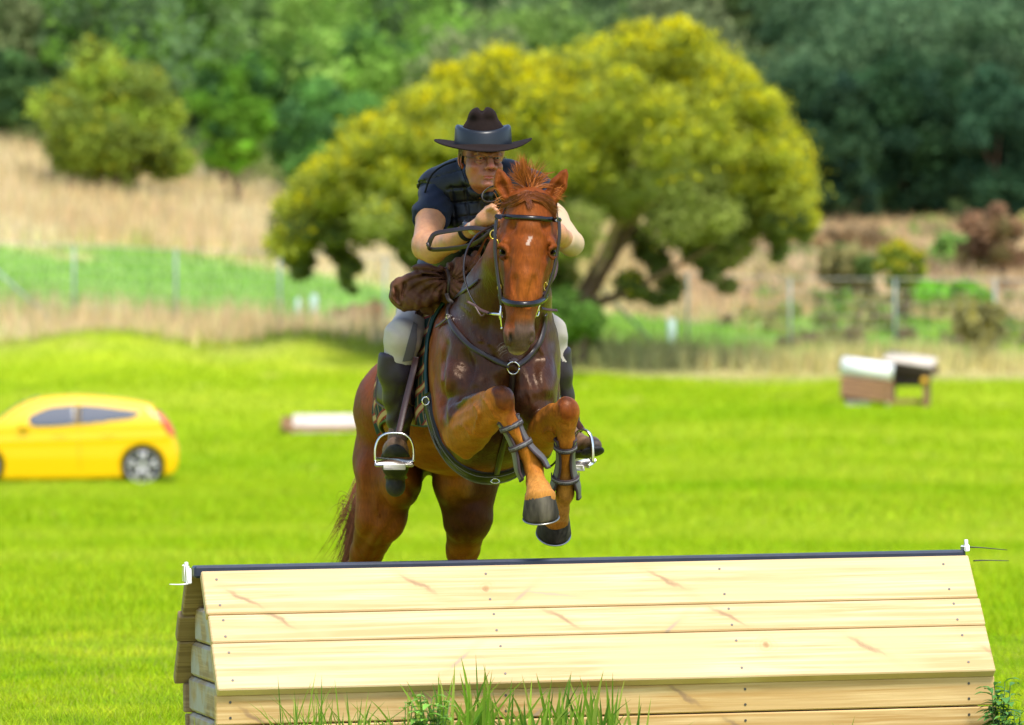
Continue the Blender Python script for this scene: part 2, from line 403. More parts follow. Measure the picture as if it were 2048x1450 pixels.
def scat(n, y0, y1, r, mx=1.35, pw=1.0):
    """points over the wedge of ground the lens sees, with margin"""
    y = y0 + (y1 - y0) * r.uniform(0, 1, n) ** pw; x = r.uniform(-1, 1, n) * (.6 + .0883 * (y - CY) * mx); return x, y
def jump_box(x, y): # keep blades off the jump's footprint
    return (x > -1.2) & (x < 1.68) & (y > -1.24 + (x + 1.1) * .212) & (y < -.36 + (x + 1.1) * .212)
def vary(C, r, a=.16):
    n = len(C); return np.clip(C * (1 + a * r.standard_normal((n, 1))) * (1 + .05 * r.standard_normal((n, 3))), .003, .9)
r1 = np.random.default_rng(1)
x, y = scat(260000, -2.2, 9, r1, 1.25); k = ~jump_box(x, y); x, y = x[k], y[k]
c = vary(gcol(x, y), r1, .22); yl = r1.uniform(size=len(x)) < .12; c[yl] = c[yl] * .4 + np.array([.42, .38, .10]) * .6
patch = 1 + .45 * sn(x, y, .9, 31, 2); c = np.clip(c * (1 + .22 * sn(x, y, 1.4, 32, 3)[:, None] * np.array([1.2, .6, 1])), .002, .9)
blades('lawn_near', x, y, (.03 + .028 * r1.uniform(size=len(x))) * patch, .0028 + .002 * r1.uniform(size=len(x)), c, 'short mown bright green grass around the timber jump', lean=1.1, r=r1)
x, y = scat(170000, 9, 40, r1, 1.2, 1.2)
blades('lawn_middle', x, y, .045 + .045 * r1.uniform(size=len(x)), .008 + .006 * r1.uniform(size=len(x)), vary(gcol(x, y), r1), 'open mown field of yellow green grass behind the horse', lean=1.0, seg=1, r=r1)
x, y = scat(170000, 40, 108, r1, 1.15)
blades('lawn_far', x, y, .06 + .06 * r1.uniform(size=len(x)), .02 + .015 * r1.uniform(size=len(x)), vary(gcol(x, y), r1), 'far mown field of bright grass below the fence', lean=1.0, seg=1, r=r1)
x, y = scat(70000, 108, 172, r1, 1.15); cc = gcol(x, y); dryk = (cc[:, 0] > cc[:, 1] * .95)
hh = np.where(dryk, .35 + .35 * r1.uniform(size=len(x)), .12 + .12 * r1.uniform(size=len(x)))
hh[(y > 115) & (y < 121) & dryk] *= 1.35
blades('dry_grass', x, y, hh, .035 + .03 * r1.uniform(size=len(x)), vary(cc, r1, .2), 'tall straw coloured dry grass over the hillside and along the fence', lean=.5, seg=1, r=r1)

# ------------------------------------------------------------------ trees and bushes
M_leaf = mat('leaf', attr='col', rough=.6, spec=.15, trans=.45)
M_bark = mat('bark', (.16, .10, .065), rough=.9, var=.4, vscale=6, bump=.8, bscale=14, bdist=.02)
M_bark_pale = mat('bark_pale', (.42, .30, .20), rough=.85, var=.3, vscale=5, bump=.6, bscale=14, bdist=.02)
def leaves(name, C, Rr, cols, n, size, r, parent, tip=None, tipcol=None, droop=0.0, label=None, kind=None):
    """C clump centres, Rr clump radii (k,3): n leaf cards in every clump, spread toward its shell"""
    k = len(C); u = r.standard_normal((k, n, 3)); u /= np.linalg.norm(u, axis=2)[..., None]
    rad = r.uniform(.25, 1, (k, n, 1)) ** .45 * (1 + .2 * r.standard_normal((k, n, 1)))
    P = C[:, None] + u * rad * Rr[:, None]
    P[..., 2] -= droop * (np.abs(u[..., 0]) + np.abs(u[..., 1])) * Rr[:, None, 0] * .4
    col = np.repeat(cols[:, None], n, 1) * (1 + .22 * r.standard_normal((k, n, 1)))
    if tip is not None:
        p = np.clip(tip[:, None] * (.15 + .85 * np.clip(u[..., 2] * 1.0 + .25, 0, 1)), 0, 1); m = r.uniform(size=(k, n)) < p
        col[m] = np.asarray(tipcol) * (1 + .2 * r.standard_normal((m.sum(), 1)))
    P = P.reshape(-1, 3); col = np.clip(col.reshape(-1, 3), .004, .9); N = len(P)
    a = r.standard_normal((N, 3)); a /= np.linalg.norm(a, axis=1)[:, None]; b = np.cross(a, r.standard_normal((N, 3))); b /= np.linalg.norm(b, axis=1)[:, None]
    s = (size * r.uniform(.6, 1.4, N))[:, None]; a = a * s; b = b * s * .45
    V = np.stack([P - a, P + b, P + a, P - b], 1).reshape(-1, 3)
    o = mk(name, V, [np.arange(N * 4).reshape(N, 4)], M_leaf, parent, smooth=False, attrs={'col': np.repeat(col, 4, 0)})
    if label: tag(o, label, 'trees' if kind else None, kind=kind)
    return o
def grow(name, label, catg, px, d, top, bot, wid, col, r, tip=0.0, tipcol=(.45, .42, .02), nclump=45, nleaf=260, size=.11, group=None, trunk=True, shape=1.0, dark=None):
    """a bush or tree whose crown spans rows top..bot and wid pixels at distance d from the lens"""
    Y = d + CY; cx = W(px, 0, Y)[0]; zt = W(0, top, Y)[2]; zb = max(W(0, bot, Y)[2], float(ground(cx, Y)) - .1); w = wid * d / F / 2; gz = float(ground(cx, Y))
    root = thing(name, label, catg, (cx, Y, gz), group)
    C = []; ct = np.array([cx, Y, (zt + zb) / 2]); rr = np.array([w, w * .85, (zt - zb) / 2])
    u = r.standard_normal((nclump, 3)); u /= np.linalg.norm(u, axis=1)[:, None]
    cr = rr.mean() * r.uniform(.13, .36, nclump)
    C = ct + u * (rr - cr[:, None] * .7) * (r.uniform(.25, 1.12, (nclump, 1)) ** .5) * (1 + .16 * np.sin(3 * u[:, :1] * 2 + px) * np.cos(4 * u[:, 2:] + px))
    C[:, 2] = np.maximum(C[:, 2], gz + cr * .4)
    cols = np.asarray(col) * (1 + .22 * r.standard_normal((nclump, 1)))
    if dark is not None:
        m = r.uniform(size=nclump) < .3; cols[m] = np.asarray(dark)
    hrel = np.clip((C[:, 2] - zb) / (zt - zb), 0, 1)
    leaves('crown', C, cr[:, None] * np.array([1.0, 1.0, .85]), cols, nleaf, size, r, root, tip=tip * (.3 + .7 * hrel) if tip else None, tipcol=tipcol)
    mb = MB(); base = np.array([cx, Y, gz - .05])
    for q in range(5):
        e = C[r.integers(nclump)]; mb.tube(cat([base + r.standard_normal(3) * [.08, .08, 0], base * .6 + e * .4 + r.standard_normal(3) * .12, e], 4), np.linspace(.035 * rr.mean() + .03, .012, 9), 6)
    mb.build('trunk', M_bark, root)
    return root
r2 = np.random.default_rng(5)
# the broad flowering wattle
def wattle():
    r = np.random.default_rng(21); d = 129.0; Y = d + CY; bx = W(1150, 0, Y)[0]; root = thing('wattle_tree', 'broad dome shaped tree with yellow blossom over olive foliage behind the rider', 'tree', (bx, Y, float(ground(bx, Y))))
    tx = [565, 590, 640, 720, 800, 880, 980, 1050, 1110, 1150, 1180, 1240, 1300, 1360, 1420, 1480, 1530, 1570, 1590, 1612]
    tp = [430, 345, 300, 225, 185, 130, 78, 70, 85, 80, 40, 18, 16, 22, 55, 110, 165, 225, 300, 430]
    bp = [530, 545, 500, 520, 480, 520, 470, 470, 520, 560, 440, 430, 450, 500, 560, 560, 470, 480, 500, 490]
    C, rr, ty, cols = [], [], [], []
    while len(C) < 420:
        px = r.uniform(568, 1612); t = np.interp(px, tx, tp); b = np.interp(px, tx, bp) + r.uniform(-25, 25)
        a = r.uniform(.36, .78) * (1.0 if px > 640 else .7); rp = a * F / d; v = r.uniform(0, 1) ** 1.1
        if b - t < 2 * rp: continue
        py = t + rp * .95 + v * (b - t - 1.7 * rp)
        hd = 4.6 * math.sqrt(max(0, 1 - ((px - 1090) / 540) ** 2)) * math.sqrt(max(.05, 1 - .75 * (1 - v) ** 2 * 1.0)); dy = r.uniform(-1, 1) ** 1 * hd
        if v > .5 and r.uniform() < .35: continue
        if 425 < py < 640 and 1165 < px < 1315 and dy < 1.0: continue
        if r.uniform() < .5 and (np.hypot(px - 1290, (py - 470) * .9) < 60 or np.hypot(px - 1480, py - 430) < 45 or np.hypot(px - 700, py - 470) < 50): continue   # hollow middle
        c = W(px, py, Y); c[1] += dy; C.append(c); rr.append(a)
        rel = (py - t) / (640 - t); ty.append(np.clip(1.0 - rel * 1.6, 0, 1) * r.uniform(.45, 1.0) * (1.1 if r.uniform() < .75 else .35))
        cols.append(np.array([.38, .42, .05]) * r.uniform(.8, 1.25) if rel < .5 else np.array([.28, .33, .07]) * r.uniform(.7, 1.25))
    # hanging low sprays: strings of small loose clumps
    for x0, y0, x1, y1, a in ((585, 430, 592, 540, .40), (610, 440, 600, 520, .36), (660, 440, 700, 535, .38), (700, 520, 705, 580, .2), (760, 430, 850, 540, .42), (820, 480, 880, 600, .34), (1290, 470, 1345, 590, .42), (1380, 480, 1450, 570, .4), (1240, 560, 1310, 600, .34), (1540, 420, 1565, 515, .3), (1600, 430, 1608, 475, .26), (1480, 420, 1440, 520, .4),
                      (1135, 480, 1110, 660, .5), (1120, 600, 1190, 690, .34), (1060, 480, 1010, 640, .5), (930, 520, 960, 620, .42), (1330, 420, 1400, 500, .45)):
        for t in np.linspace(0, 1, 6):
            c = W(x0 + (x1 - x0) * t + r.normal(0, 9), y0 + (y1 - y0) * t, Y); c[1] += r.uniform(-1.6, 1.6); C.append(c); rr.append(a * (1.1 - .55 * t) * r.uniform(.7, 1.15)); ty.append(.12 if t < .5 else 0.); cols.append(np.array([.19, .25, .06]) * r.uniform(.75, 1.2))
    C = np.array(C); rr = np.array(rr)
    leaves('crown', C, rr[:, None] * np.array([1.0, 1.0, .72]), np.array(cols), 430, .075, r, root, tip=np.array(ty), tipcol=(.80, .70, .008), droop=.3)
    mb = MB(); P = lambda *a: W(a[0], a[1], Y + (a[2] if len(a) > 2 else 0))
    b0 = P(1148, 705); b0[2] = float(ground(b0[0], Y)) - .1
    def limb(pts, r0, r1_, m=0): q = cat(pts, 6); mb.tube(q, np.linspace(r0, r1_, len(q)), 8, m)
    limb([b0, P(1150, 640), P(1180, 575), P(1225, 500), P(1268, 435), P(1282, 350), P(1300, 250)], .30, .09)
    limb([P(1180, 575), P(1240, 430, -.5), P(1268, 330, -.8), P(1285, 260, -1)], .12, .04, 1)
    limb([P(1150, 640), P(1110, 540, .5), P(1060, 420, 1), P(1000, 300, 1.4)], .18, .05)
    limb([P(1110, 540, .5), P(960, 440, -.5), P(820, 380, -.8), P(700, 400, -1)], .11, .03)
    limb([P(1160, 615), P(1240, 590, -1), P(1330, 545, -1.6), P(1430, 490, -2)], .13, .03)
    limb([P(1240, 455), P(1310, 400, -1), P(1360, 365, -1.5), P(1440, 350, -1.5)], .09, .03, 1)
    limb([P(1262, 440), P(1400, 330, 1), P(1520, 300, 1.5)], .10, .03)
    limb([P(960, 440, -.5), P(1010, 260, 0), P(1100, 160, 0)], .07, .02)
    mb.build('trunk', None, root, mats=[M_bark, M_bark_pale])
wattle()
YG = (.37, .49, .06)
grow('bush', 'large yellow green bush on the dry slope at left, widest of its row', 'bush', 222, 172, 92, 392, 345, YG, r2, tip=.3, tipcol=(0.391, 0.38, 0.023), nclump=70, nleaf=420, dark=(.25, .33, .06))
grow('tree', 'round mid green tree directly right of the big yellow green bush', 'tree', 455, 181, 118, 345, 190, (0.21, 0.42, 0.042), r2, nclump=50, nleaf=330, dark=(0.0735, 0.179, 0.042))
grow('bush', 'rounded blue green bush touching the left edge of the flowering wattle', 'bush', 650, 177, 165, 385, 280, (0.158, 0.347, 0.0735), r2, nclump=60, nleaf=330, dark=(0.105, 0.242, 0.0735))
grow('tree', 'dull green tree at the left picture edge beside the yellow green bush', 'tree', 20, 184, 95, 330, 190, (0.116, 0.221, 0.063), r2, nclump=55, nleaf=330, dark=(0.063, 0.137, 0.0462))
grow('bush', 'small bright green bush low on the slope between two larger bushes', 'bush', 475, 173, 275, 350, 90, (0.273, 0.525, 0.042), r2, nclump=22, nleaf=200)
grow('tree', 'bright green tree standing above the rounded blue green bush', 'tree', 560, 192, 90, 300, 210, (0.168, 0.357, 0.0525), r2, nclump=55, nleaf=300, dark=(0.0945, 0.21, 0.063))
grow('tree', 'pale green tall tree behind the left shoulder of the wattle dome', 'tree', 740, 196, 60, 300, 230, (0.21, 0.399, 0.0735), r2, nclump=55, nleaf=300, dark=(0.116, 0.252, 0.063))
grow('tree', 'very dark tree right of the wattle where its blossom ends', 'tree', 1640, 182, 120, 455, 260, (0.0588, 0.13, 0.0546), r2, nclump=80, nleaf=360, dark=(0.0378, 0.0882, 0.0504))
grow('tree', 'dark green tree above the yellow flowering shrub', 'tree', 1820, 186, 90, 460, 300, (0.0588, 0.137, 0.0504), r2, nclump=90, nleaf=360, dark=(0.0378, 0.0945, 0.0462))
grow('tree', 'dark bluish green tree at the right picture edge', 'tree', 2010, 183, 130, 470, 250, (0.0525, 0.126, 0.0588), r2, nclump=80, nleaf=340, dark=(0.042, 0.101, 0.0504))
grow('bush', 'brown dry bush at the foot of the dark trees beside the wattle', 'bush', 1700, 168, 450, 530, 200, (0.42, 0.294, 0.147), r2, nclump=30, nleaf=160)
grow('bush', 'reddish brown bramble along the right edge above the fence', 'bush', 1985, 160, 400, 590, 170, (0.42, 0.252, 0.137), r2, nclump=40, nleaf=160, dark=(0.252, 0.21, 0.084))
grow('bush', 'grey brown leafy bush left of the yellow flowering shrub', 'bush', 1700, 150, 478, 600, 150, (0.357, 0.315, 0.126), r2, nclump=36, nleaf=170, dark=(0.168, 0.252, 0.063))
grow('shrub', 'yellow flowering shrub standing behind the right part of the fence', 'shrub', 1802, 145, 470, 600, 110, (0.315, 0.399, 0.063), r2, tip=.85, tipcol=(0.667, 0.552, 0.023), nclump=30, nleaf=220, size=.06)
grow('shrub', 'low fresh green shrub right of the yellow flowering shrub', 'shrub', 1900, 149, 560, 620, 190, (0.294, 0.609, 0.063), r2, nclump=30, nleaf=200)
grow('shrub', 'grass green shrub on the dry slope near the right edge', 'shrub', 1920, 163, 465, 535, 140, (0.315, 0.504, 0.126), r2, nclump=26, nleaf=180)
grow('shrub', 'mottled brown and yellow shrub below the fence wire at right', 'shrub', 1960, 132, 590, 705, 120, (0.42, 0.399, 0.168), r2, tip=.25, tipcol=(0.575, 0.483, 0.0345), nclump=26, nleaf=170, size=.07)
grow('shrub', 'dark green low shrub at the foot of the wattle trunk', 'shrub', 1120, 125, 575, 695, 210, (0.158, 0.294, 0.0525), r2, nclump=34, nleaf=260, size=.07)
grow('shrub', 'reddish dead brush pile on the green strip left of the rider', 'brush', 720, 138, 600, 665, 110, (0.42, 0.273, 0.147), r2, nclump=22, nleaf=150, size=.07)
# the wooded hillside behind: reads as one mass
def woods():
    r = np.random.default_rng(77); C, rr, cols = [], [], []
    for k in range(330):
        d = r.uniform(190, 275); px = r.uniform(-500, 2550); Y = d + CY; x = W(px, 0, Y)[0]; gz = float(ground(x, Y)); h = r.uniform(3.0, 6.0); w = r.uniform(1.5, 2.9)
        base = [np.array([.19, .29, .09]), np.array([.13, .21, .08]), np.array([.26, .40, .08]), np.array([.23, .27, .11])][r.integers(4)]
        if px > 1500: base = np.array([.115, .20, .085]) * r.uniform(.8, 1.3)
        if px < 1000: base = base * 1.2
        if 100 < px < 1000 and r.uniform() < .5: base = np.array([.24, .42, .06])
        for q in range(16):
            u = r.standard_normal(3); u /= np.linalg.norm(u); a = w * r.uniform(.28, .5)
            C.append([x + u[0] * (w - a), Y + u[1] * (w - a), gz + h * .55 + u[2] * h * .45]); rr.append([a, a, a * .85]); cols.append(base * r.uniform(.7, 1.35))
    leaves('woods', np.array(C), np.array(rr), np.array(cols), 85, .17, r, None, label='dense mixed green woodland covering the hill behind', kind='stuff')
woods()
def scrub():
    r = np.random.default_rng(55); C, rr, cols = [], [], []
    pal = [np.array(c) for c in ((.38, .29, .15), (.30, .38, .10), (.22, .40, .07), (.34, .24, .15), (.44, .42, .14))]
    for k in range(230):
        if k < 150: d = r.uniform(136, 186); px = r.uniform(1450, 2400)
        else: d = r.uniform(178, 190); px = r.uniform(-300, 1500)
        Y = d + CY; x = W(px, 0, Y)[0]; gz = float(ground(x, Y)); a = r.uniform(.15, .55) * (1.0 if k < 150 else 1.6); c = pal[r.integers(5)] if k < 150 else pal[r.integers(1, 3)] * .8
        for q in range(4): C.append([x + r.normal(0, a * .9), Y + r.normal(0, a * .5), gz + a * r.uniform(.1, .9)]); rr.append([a * r.uniform(.5, .9)] * 3); cols.append(c * r.uniform(.7, 1.25))
    leaves('undergrowth', np.array(C), np.array(rr), np.array(cols), 60, .09, r, None, label='mixed brown and green scrub scattered over the dry slope', kind='stuff')
scrub()

# ------------------------------------------------------------------ far fence, posts
M_post = mat('fence_post_steel', (.30, .38, .34), rough=.6, metal=.2)
M_wire = mat('fence_wire', (.42, .42, .38), rough=.5, metal=.5)
def fence(name, label, plist, d, hgt, braces=()):
    Y = d + CY; xs = [W(p, 0, Y)[0] for p in plist]; root = thing(name, label, 'fence', (xs[0], Y, float(ground(xs[0], Y))))
    P = []
    for x in xs:
        z = float(ground(x, Y)); P.append((x, z)); MB().tube([(x, Y, z - .2), (x, Y, z + hgt)], .030, 8).build('post', M_post, root)
    for bx, s in braces:
        x = W(bx, 0, Y)[0]; z = float(ground(x, Y)); MB().tube([(x, Y, z + hgt * .9), (x + s, Y, z)], .035, 6).build('brace', M_post, root)
    mb = MB()
    for h in np.linspace(.15, hgt - .03, 7):
        mb.tube([(x, Y - .05, z + h) for x, z in P], .004 if h < hgt - .1 else .012, 4)
    X = np.arange(xs[0], xs[-1], .3)
    for x in X:
        z = np.interp(x, [p[0] for p in P], [p[1] for p in P]); mb.tube([(x, Y - .055, z + .15), (x, Y - .055, z + hgt - .03)], .003, 3, cap=False)
    mb.build('wire_mesh', M_wire, root)
fence('wire_fence', 'tall wire fence on steel posts along the green strip at left', [-260, -55, 148, 352, 560, 770, 980], 137, 1.9, [(-55, 1.9)])
fence('wire_fence', 'wire fence on steel posts running past the yellow shrub at right', [1180, 1375, 1580, 1790, 1990, 2195], 134, 1.85, [(1180, 1.6)])
M_guard = mat('tree_guard_white', (.40, .55, .46), rough=.5)
def guard(px, t, b, d, wpx, label):
    Y = d + CY; x = W(px, 0, Y)[0]; g = float(ground(x, Y)); z1 = g + R(b - t, Y); w = R(wpx, Y) / 2; root = thing('tree_guard', label, 'tree guard', (x, Y, g), 'pale plastic tree guards on the green strip')
    n = 12; th = np.linspace(0, 2 * np.pi, n, endpoint=False); V = []
    for rr, z in ((w, g - .02), (w, z1), (w * .85, z1), (w * .85, g - .02)): V += [(x + rr * math.cos(a), Y + rr * math.sin(a), z) for a in th]
    f = [(i * n + j, i * n + (j + 1) % n, (i + 1) * n + (j + 1) % n, (i + 1) * n + j) for i in range(3) for j in range(n)]
    mk('sleeve', V, [np.array(f)], M_guard, root); MB().tube([(x + w * 1.15, Y, g - .1), (x + w * 1.15, Y, z1 + .1)], .012, 6).build('stake', M_bark, root)
guard(1343, 608, 664, 136, 16, 'wide pale tree guard on the green strip right of the wattle trunk')
guard(628, 595, 640, 145, 14, 'pale tree guard on the green strip left of the rider, right one of two')
guard(596, 600, 645, 143, 9, 'narrow pale tree guard on the green strip left of the rider, left one of two')

# ------------------------------------------------------------------ timber material: pale pine with grain, knots
def wood(name, base, dark, knots=.9, gs=(1.0, 26, 26), weather=None, seam=None, rough=.62):
    m = bpy.data.materials.new(name); m.use_nodes = True; nt = m.node_tree; N = nt.nodes; L = nt.links; b = N['Principled BSDF']; b.inputs['Roughness'].default_value = rough; b.inputs['Specular IOR Level'].default_value = .25
    tc = N.new('ShaderNodeAttribute'); tc.attribute_name = 'gp'       # board coordinates: along, across, board number
    mp = N.new('ShaderNodeMapping'); mp.inputs['Scale'].default_value = (.75, 30, 7.7); L.new(tc.outputs['Vector'], mp.inputs[0])
    nz = N.new('ShaderNodeTexNoise'); nz.inputs['Scale'].default_value = 1.6; nz.inputs['Detail'].default_value = 6; nz.inputs['Roughness'].default_value = .6; nz.inputs['Distortion'].default_value = .45; L.new(mp.outputs[0], nz.inputs['Vector'])
    rp = N.new('ShaderNodeValToRGB'); e = rp.color_ramp; e.elements[0].position = .40; e.elements[0].color = (*dark, 1); e.elements[1].position = .60; e.elements[1].color = (*base, 1); L.new(nz.outputs['Fac'], rp.inputs[0]); out = rp.outputs[0]
    def mixc(fac, A, col, blend='MIX'):
        mm = N.new('ShaderNodeMix'); mm.data_type = 'RGBA'; mm.blend_type = blend; L.new(fac, mm.inputs[0]); L.new(A, mm.inputs[6]); mm.inputs[7].default_value = (*col, 1); return mm.outputs[2]
    def mr(src, a, b_, c=0., d=1.):
        q = N.new('ShaderNodeMapRange'); q.inputs[1].default_value = a; q.inputs[2].default_value = b_; q.inputs[3].default_value = c; q.inputs[4].default_value = d; L.new(src, q.inputs[0]); return q.outputs[0]
    # fine grain lines
    mp3 = N.new('ShaderNodeMapping'); mp3.inputs['Scale'].default_value = (2.0, 90, 7.7); L.new(tc.outputs['Vector'], mp3.inputs[0])
    g3 = N.new('ShaderNodeTexNoise'); g3.inputs['Scale'].default_value = 1.5; g3.inputs['Detail'].default_value = 3; L.new(mp3.outputs[0], g3.inputs['Vector'])
    out = mixc(mr(g3.outputs['Fac'], .52, .72, 0, .65), out, dark)
    # broad tone per board and along it
    mp4 = N.new('ShaderNodeMapping'); mp4.inputs['Scale'].default_value = (1.4, 2.5, 3.1); L.new(tc.outputs['Vector'], mp4.inputs[0])
    g4 = N.new('ShaderNodeTexNoise'); g4.inputs['Scale'].default_value = 1.3; g4.inputs['Detail'].default_value = 3; L.new(mp4.outputs[0], g4.inputs['Vector'])
    out = mixc(mr(g4.outputs['Fac'], .45, .62, 0, .8), out, tuple(np.array(dark) * .5 + np.array(base) * .5))
    if knots > 0:   # spike knots (long slanting) and round knots, one cell each along the board
        def math_(op, x, y=None):
            n = N.new('ShaderNodeMath'); n.operation = op; L.new(x, n.inputs[0]) if not isinstance(x, float) else setattr(n.inputs[0], 'default_value', x)
            if y is not None: (L.new(y, n.inputs[1]) if not isinstance(y, float) else setattr(n.inputs[1], 'default_value', y))
            return n.outputs[0]
        sp = N.new('ShaderNodeSeparateXYZ'); L.new(tc.outputs['Vector'], sp.inputs[0])
        dsn = N.new('ShaderNodeTexNoise'); dsn.inputs['Scale'].default_value = 14; dsn.inputs['Detail'].default_value = 4; L.new(tc.outputs['Vector'], dsn.inputs['Vector'])
        ds = math_('MULTIPLY', math_('SUBTRACT', dsn.outputs['Fac'], .5), .035)
        u = math_('ADD', sp.outputs['X'], ds); loc = math_('SUBTRACT', sp.outputs['Y'], math_('MULTIPLY', sp.outputs['Z'], 3.1)); v = math_('ADD', loc, ds)
        for per, seed, slant, rw, rl, colk, fl, kind in ((.47, 3.7, -.75, .010, .075, (.26, .16, .09), .8, 0), (.83, 9.1, .9, .008, .055, (.30, .24, .20), .7, 0), (.61, 5.3, 0., .013, .013, (.20, .09, .03), .85, 1), (1.3, 1.9, -.2, .006, .10, (.33, .28, .24), .6, 0)):
            cell = math_('FLOOR', math_('DIVIDE', math_('ADD', u, seed), per)); wn_ = N.new('ShaderNodeTexWhiteNoise'); wn_.noise_dimensions = '2D'; cb = N.new('ShaderNodeCombineXYZ'); L.new(cell, cb.inputs[0]); L.new(math_('ADD', sp.outputs['Z'], seed), cb.inputs[1]); L.new(cb.outputs[0], wn_.inputs['Vector'])
            cs = N.new('ShaderNodeSeparateColor'); L.new(wn_.outputs['Color'], cs.inputs[0])
            du = math_('SUBTRACT', math_('SUBTRACT', math_('ADD', u, seed), math_('MULTIPLY', cell, per)), math_('MULTIPLY', math_('ADD', math_('MULTIPLY', cs.outputs[0], .6), .2), per))
            dv = math_('SUBTRACT', v, math_('MULTIPLY', math_('SUBTRACT', cs.outputs[1], .5), .10))
            a_ = math.atan(slant) if not kind else 0.0; ca, sa = math.cos(a_), math.sin(a_)
            p_ = math_('ADD', math_('MULTIPLY', du, ca), math_('MULTIPLY', dv, sa)); q_ = math_('SUBTRACT', math_('MULTIPLY', dv, ca), math_('MULTIPLY', du, sa))
            dd = math_('SQRT', math_('ADD', math_('POWER', math_('DIVIDE', p_, rl), 2.0), math_('POWER', math_('DIVIDE', q_, rw), 2.0)))
            on = math_('GREATER_THAN', cs.outputs[2], .5); halo = math_('MULTIPLY', mr(dd, 3.0, .8, 0, .42 * knots), on); core = math_('MULTIPLY', mr(dd, 1.1, .35, 0, fl * knots), on)
            out = mixc(halo, out, tuple(np.array(dark) * 1.0)); out = mixc(core, out, colk)
            if kind:
                wv = math_('MULTIPLY', mr(math_('SINE', math_('MULTIPLY', dd, 5.0)), .2, .9, 0, .35), mr(dd, 4.5, 1.5, 0, 1.)); out = mixc(math_('MULTIPLY', wv, on), out, dark)
    if weather:
        w1 = N.new('ShaderNodeTexNoise'); w1.inputs['Scale'].default_value = 9; w1.inputs['Detail'].default_value = 6; L.new(tc.outputs['Vector'], w1.inputs['Vector'])
        out = mixc(mr(w1.outputs['Fac'], .42, .6, 0, .9), out, weather)
    L.new(out, b.inputs['Base Color'])
    bp = N.new('ShaderNodeBump'); bp.inputs['Strength'].default_value = .35; bp.inputs['Distance'].default_value = .002; L.new(g3.outputs['Fac'], bp.inputs['Height']); L.new(bp.outputs[0], b.inputs['Normal'])
    return m
M_pine = wood('pine_new', (.66, .50, .28), (.50, .33, .145))
M_pine2 = wood('pine_tan', (.66, .46, .21), (.46, .27, .09))
M_brownpine = wood('pine_brown', (.36, .25, .13), (.20, .13, .07))  # darker, browner pine for the back boards and rafters
M_endwood = wood('pine_grey_painted', (.50, .36, .20), (.30, .20, .11), weather=(.44, .41, .38))
M_screw = mat('screw_steel', (.10, .09, .08), rough=.5, metal=.6)
M_tie_w = mat('cable_tie_white', (.85, .85, .85), rough=.4)
M_tie_b = mat('cable_tie_black', (.01, .01, .012), rough=.4)
M_navy = mat('navy_paint', (.015, .022, .045), rough=.38, var=.3, vscale=8, var2=None, bump=.3, bscale=30)

class Boards(MB):
    """a mesh of boards that carries board coordinates for the grain"""
    def __init__(s): super().__init__(); s.G = []; s.k = 0
    def board(s, c, h, rot, bev=.004, m=0, along=0, across=2):
        n0 = s.n; s.box(c, h, rot, m=m, bev=bev); V = s.V[-1]; q = (V - np.asarray(c)) @ np.asarray(rot); s.k += 1
        s.G.append(np.stack([q[:, along] + s.k * 1.37, q[:, across] + s.k * 3.1, np.full(len(V), s.k * 1.0)], 1))
    def screw(s, p, n, r=.0045):
        n = np.asarray(n) / np.linalg.norm(n); k0 = len(s.V); s.tube([p - n * .004, p + n * .0012], r, 8, m=1); s.G.append(np.zeros((len(s.V[-1]), 3)))
    def done(s, name, mats, parent):
        V = np.concatenate(s.V); Fs = [np.concatenate(s.F4)]; mi = [np.concatenate(s.m4)]
        if s.F3: Fs.append(np.concatenate(s.F3)); mi.append(np.concatenate(s.m3))
        me = mk(name, V, Fs, None, parent, False, None, np.concatenate(mi), mats); at = me.data.attributes.new('gp', 'FLOAT_VECTOR', 'POINT'); at.data.foreach_set('vector', np.concatenate(s.G).astype(np.float32).ravel())
        return me
